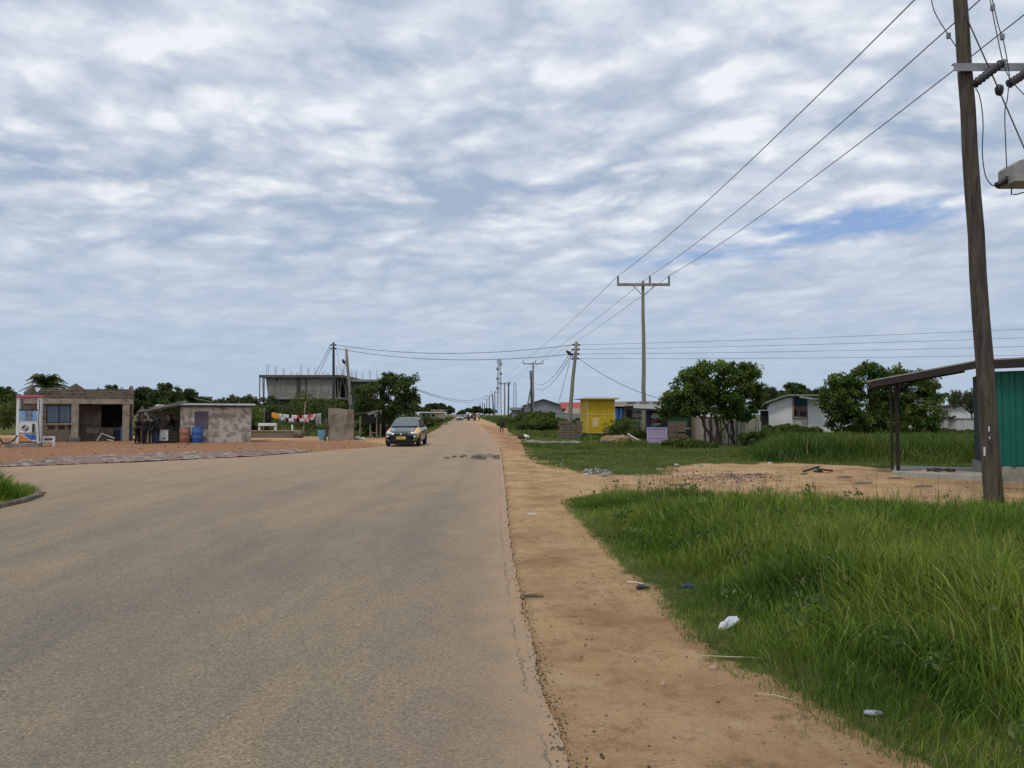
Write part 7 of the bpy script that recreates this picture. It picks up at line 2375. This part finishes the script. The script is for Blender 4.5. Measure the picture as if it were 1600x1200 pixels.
for k in range(7): mb.rock((random.uniform(-.12, .2), random.uniform(-.07, .07), .012), (random.uniform(.02, .06), random.uniform(.015, .035), random.uniform(.012, .026)), 40 + k)
low(mb, 'asphalt_lump', M['road_edge'], 815, 932, 'broken lump of dark asphalt at the edge of the road', 'lump')
for k, (px, py, s) in enumerate(((762, 700, .12), (790, 713, .10))): pass
mb = MB()
for k in range(16): mb.rock((random.uniform(-1.1, .8), random.uniform(-1.2, 1.2), .02), (random.uniform(.06, .2), random.uniform(.06, .14), random.uniform(.03, .08)), 60 + k)
mb.rock((.1, -.9, .05), (.28, .14, .12), 80)
low(mb, 'dirt', M['plast'], 745, 716, None, None)['kind'] = 'stuff'
mb = MB(); mb.rock((0, 0, .10), (.34, .22, .19), 81); low(mb, 'rubbish_sack', M['white'], 820, 685, 'white rubbish sack on the right shoulder beside the rubble', 'sack', smooth=True)
mb = MB(); mb.rock((0, 0, .12), (.24, .18, .2), 83); low(mb, 'dark_sack', M['dark_wood'], 814.5, 686, 'dark brown rubbish sack leaning on the white one', 'sack', smooth=True)
mb = MB()
for k in range(14): mb.rock((random.uniform(-1.2, 2.4), random.uniform(-.5, .5), .05), (random.uniform(.12, .4), random.uniform(.1, .25), random.uniform(.05, .16)), 90 + k)
low(mb, 'rubble_heap', M['concrete'], 838, 693, 'low line of broken concrete rubble on the right shoulder', 'rubble')
mb = MB()
for k in range(10): mb.rock((random.uniform(-.8, 2.2), random.uniform(-.6, .6), .1), (random.uniform(.3, .8), random.uniform(.3, .5), random.uniform(.15, .38)), 120 + k)
low(mb, 'soil_heap', mat('soil_heap', (.34, .22, .13), (.26, .16, .10), 2, .95, bmp=.7), 975, 692, 'heap of tan soil in front of the yellow kiosk', 'heap')
mb = MB(); mb.bar((-.4, 0, .55), (.35, -.3, .1), .06); low(mb, 'pale_pole', M['white'], 992, 693, 'pale stick slanting from the tan soil heap', 'stick')
for k, (px, py, s, c, la) in enumerate(((933, 737, .10, 'white', 'white crumpled plastic in the rubbish patch beside the path'), (915, 741, .11, 'white', 'white scrap at the left end of the rubbish patch'), (930, 732, .09, 'pink', 'pinkish bag at the top of the rubbish patch'), (943, 733, .15, 'blk', 'black bag at the right end of the rubbish patch'),
        (944, 744, .14, 'tin', 'grey tin scrap at the front of the rubbish patch'), (875, 718, .13, 'blk', 'black scrap lying alone in the short grass'), (877, 726, .07, 'white', 'small white scrap in the short grass below the black one'), (821, 716, .06, 'blk', 'small black scrap on the shoulder at the grass edge'),
        (1203, 725, .12, 'white', 'white bag at the far edge of the dirt path'), (1277, 739, .22, 'blk', 'black branchy scrap in the middle of the dirt path'), (1185, 744, .16, 'plast', 'brown clod on the dirt path'), (1256, 741, .16, 'plast', 'brown clod left of the black scrap on the dirt path'),
        (1095, 730, .12, 'tin', 'grey scrap at the left end of the dirt path'), (1057, 727, .14, 'white', 'pale scrap in the weeds left of the dirt path'))):
    m_ = {'white': litw, 'blk': M['cap_black'], 'tin': M['steel'], 'plast': M['plast'], 'pink': plain('litter_pink', (.5, .36, .38), .6)}[c]
    mb = MB(); mb.rock((0, 0, s * .15), (s * .5, s * .34, s * .24), 200 + k); mb.rock((s * .45, s * .1, s * .1), (s * .35, s * .22, s * .2), 230 + k); mb.rock((-s * .4, -s * .15, s * .08), (s * .25, s * .2, s * .12), 260 + k)
    if c == 'blk' and s > .2: mb.bar((-.4, 0, .03), (.1, .1, .16), .05); mb.bar((0, 0, .1), (.45, .05, .05), .05)
    low(mb, 'litter_scrap', m_, px, py, la, 'litter', smooth=False)
for k, (px, py) in enumerate(((1060, 760), (1350, 757), (1445, 762), (1320, 748), (1400, 748))):
    mb = MB(); mb.bar((-.2, 0, .02), (.2, .04, .02), .05, .025); mb.bar((-.12, .07, .03), (.16, .02, .04), .04, .02)
    low(mb, 'board_scrap', M['wood'], px, py, ('grey board scraps by the left of the dirt path', 'board scraps in front of the porch slab', 'board scraps near the foot of the leaning pole', 'board scraps in the middle right of the dirt path', 'board scraps at the left corner of the porch slab')[k], 'board')

# ------------------------------------------------------------------ render settings
S.render.engine = 'CYCLES'
S.view_settings.view_transform = 'Standard'
S.view_settings.look = 'None'
S.view_settings.exposure = 0.2
S.view_settings.gamma = 1.0
S.cycles.max_bounces = 6
S.cycles.diffuse_bounces = 3
S.cycles.transparent_max_bounces = 8
S.cycles.use_denoising = True
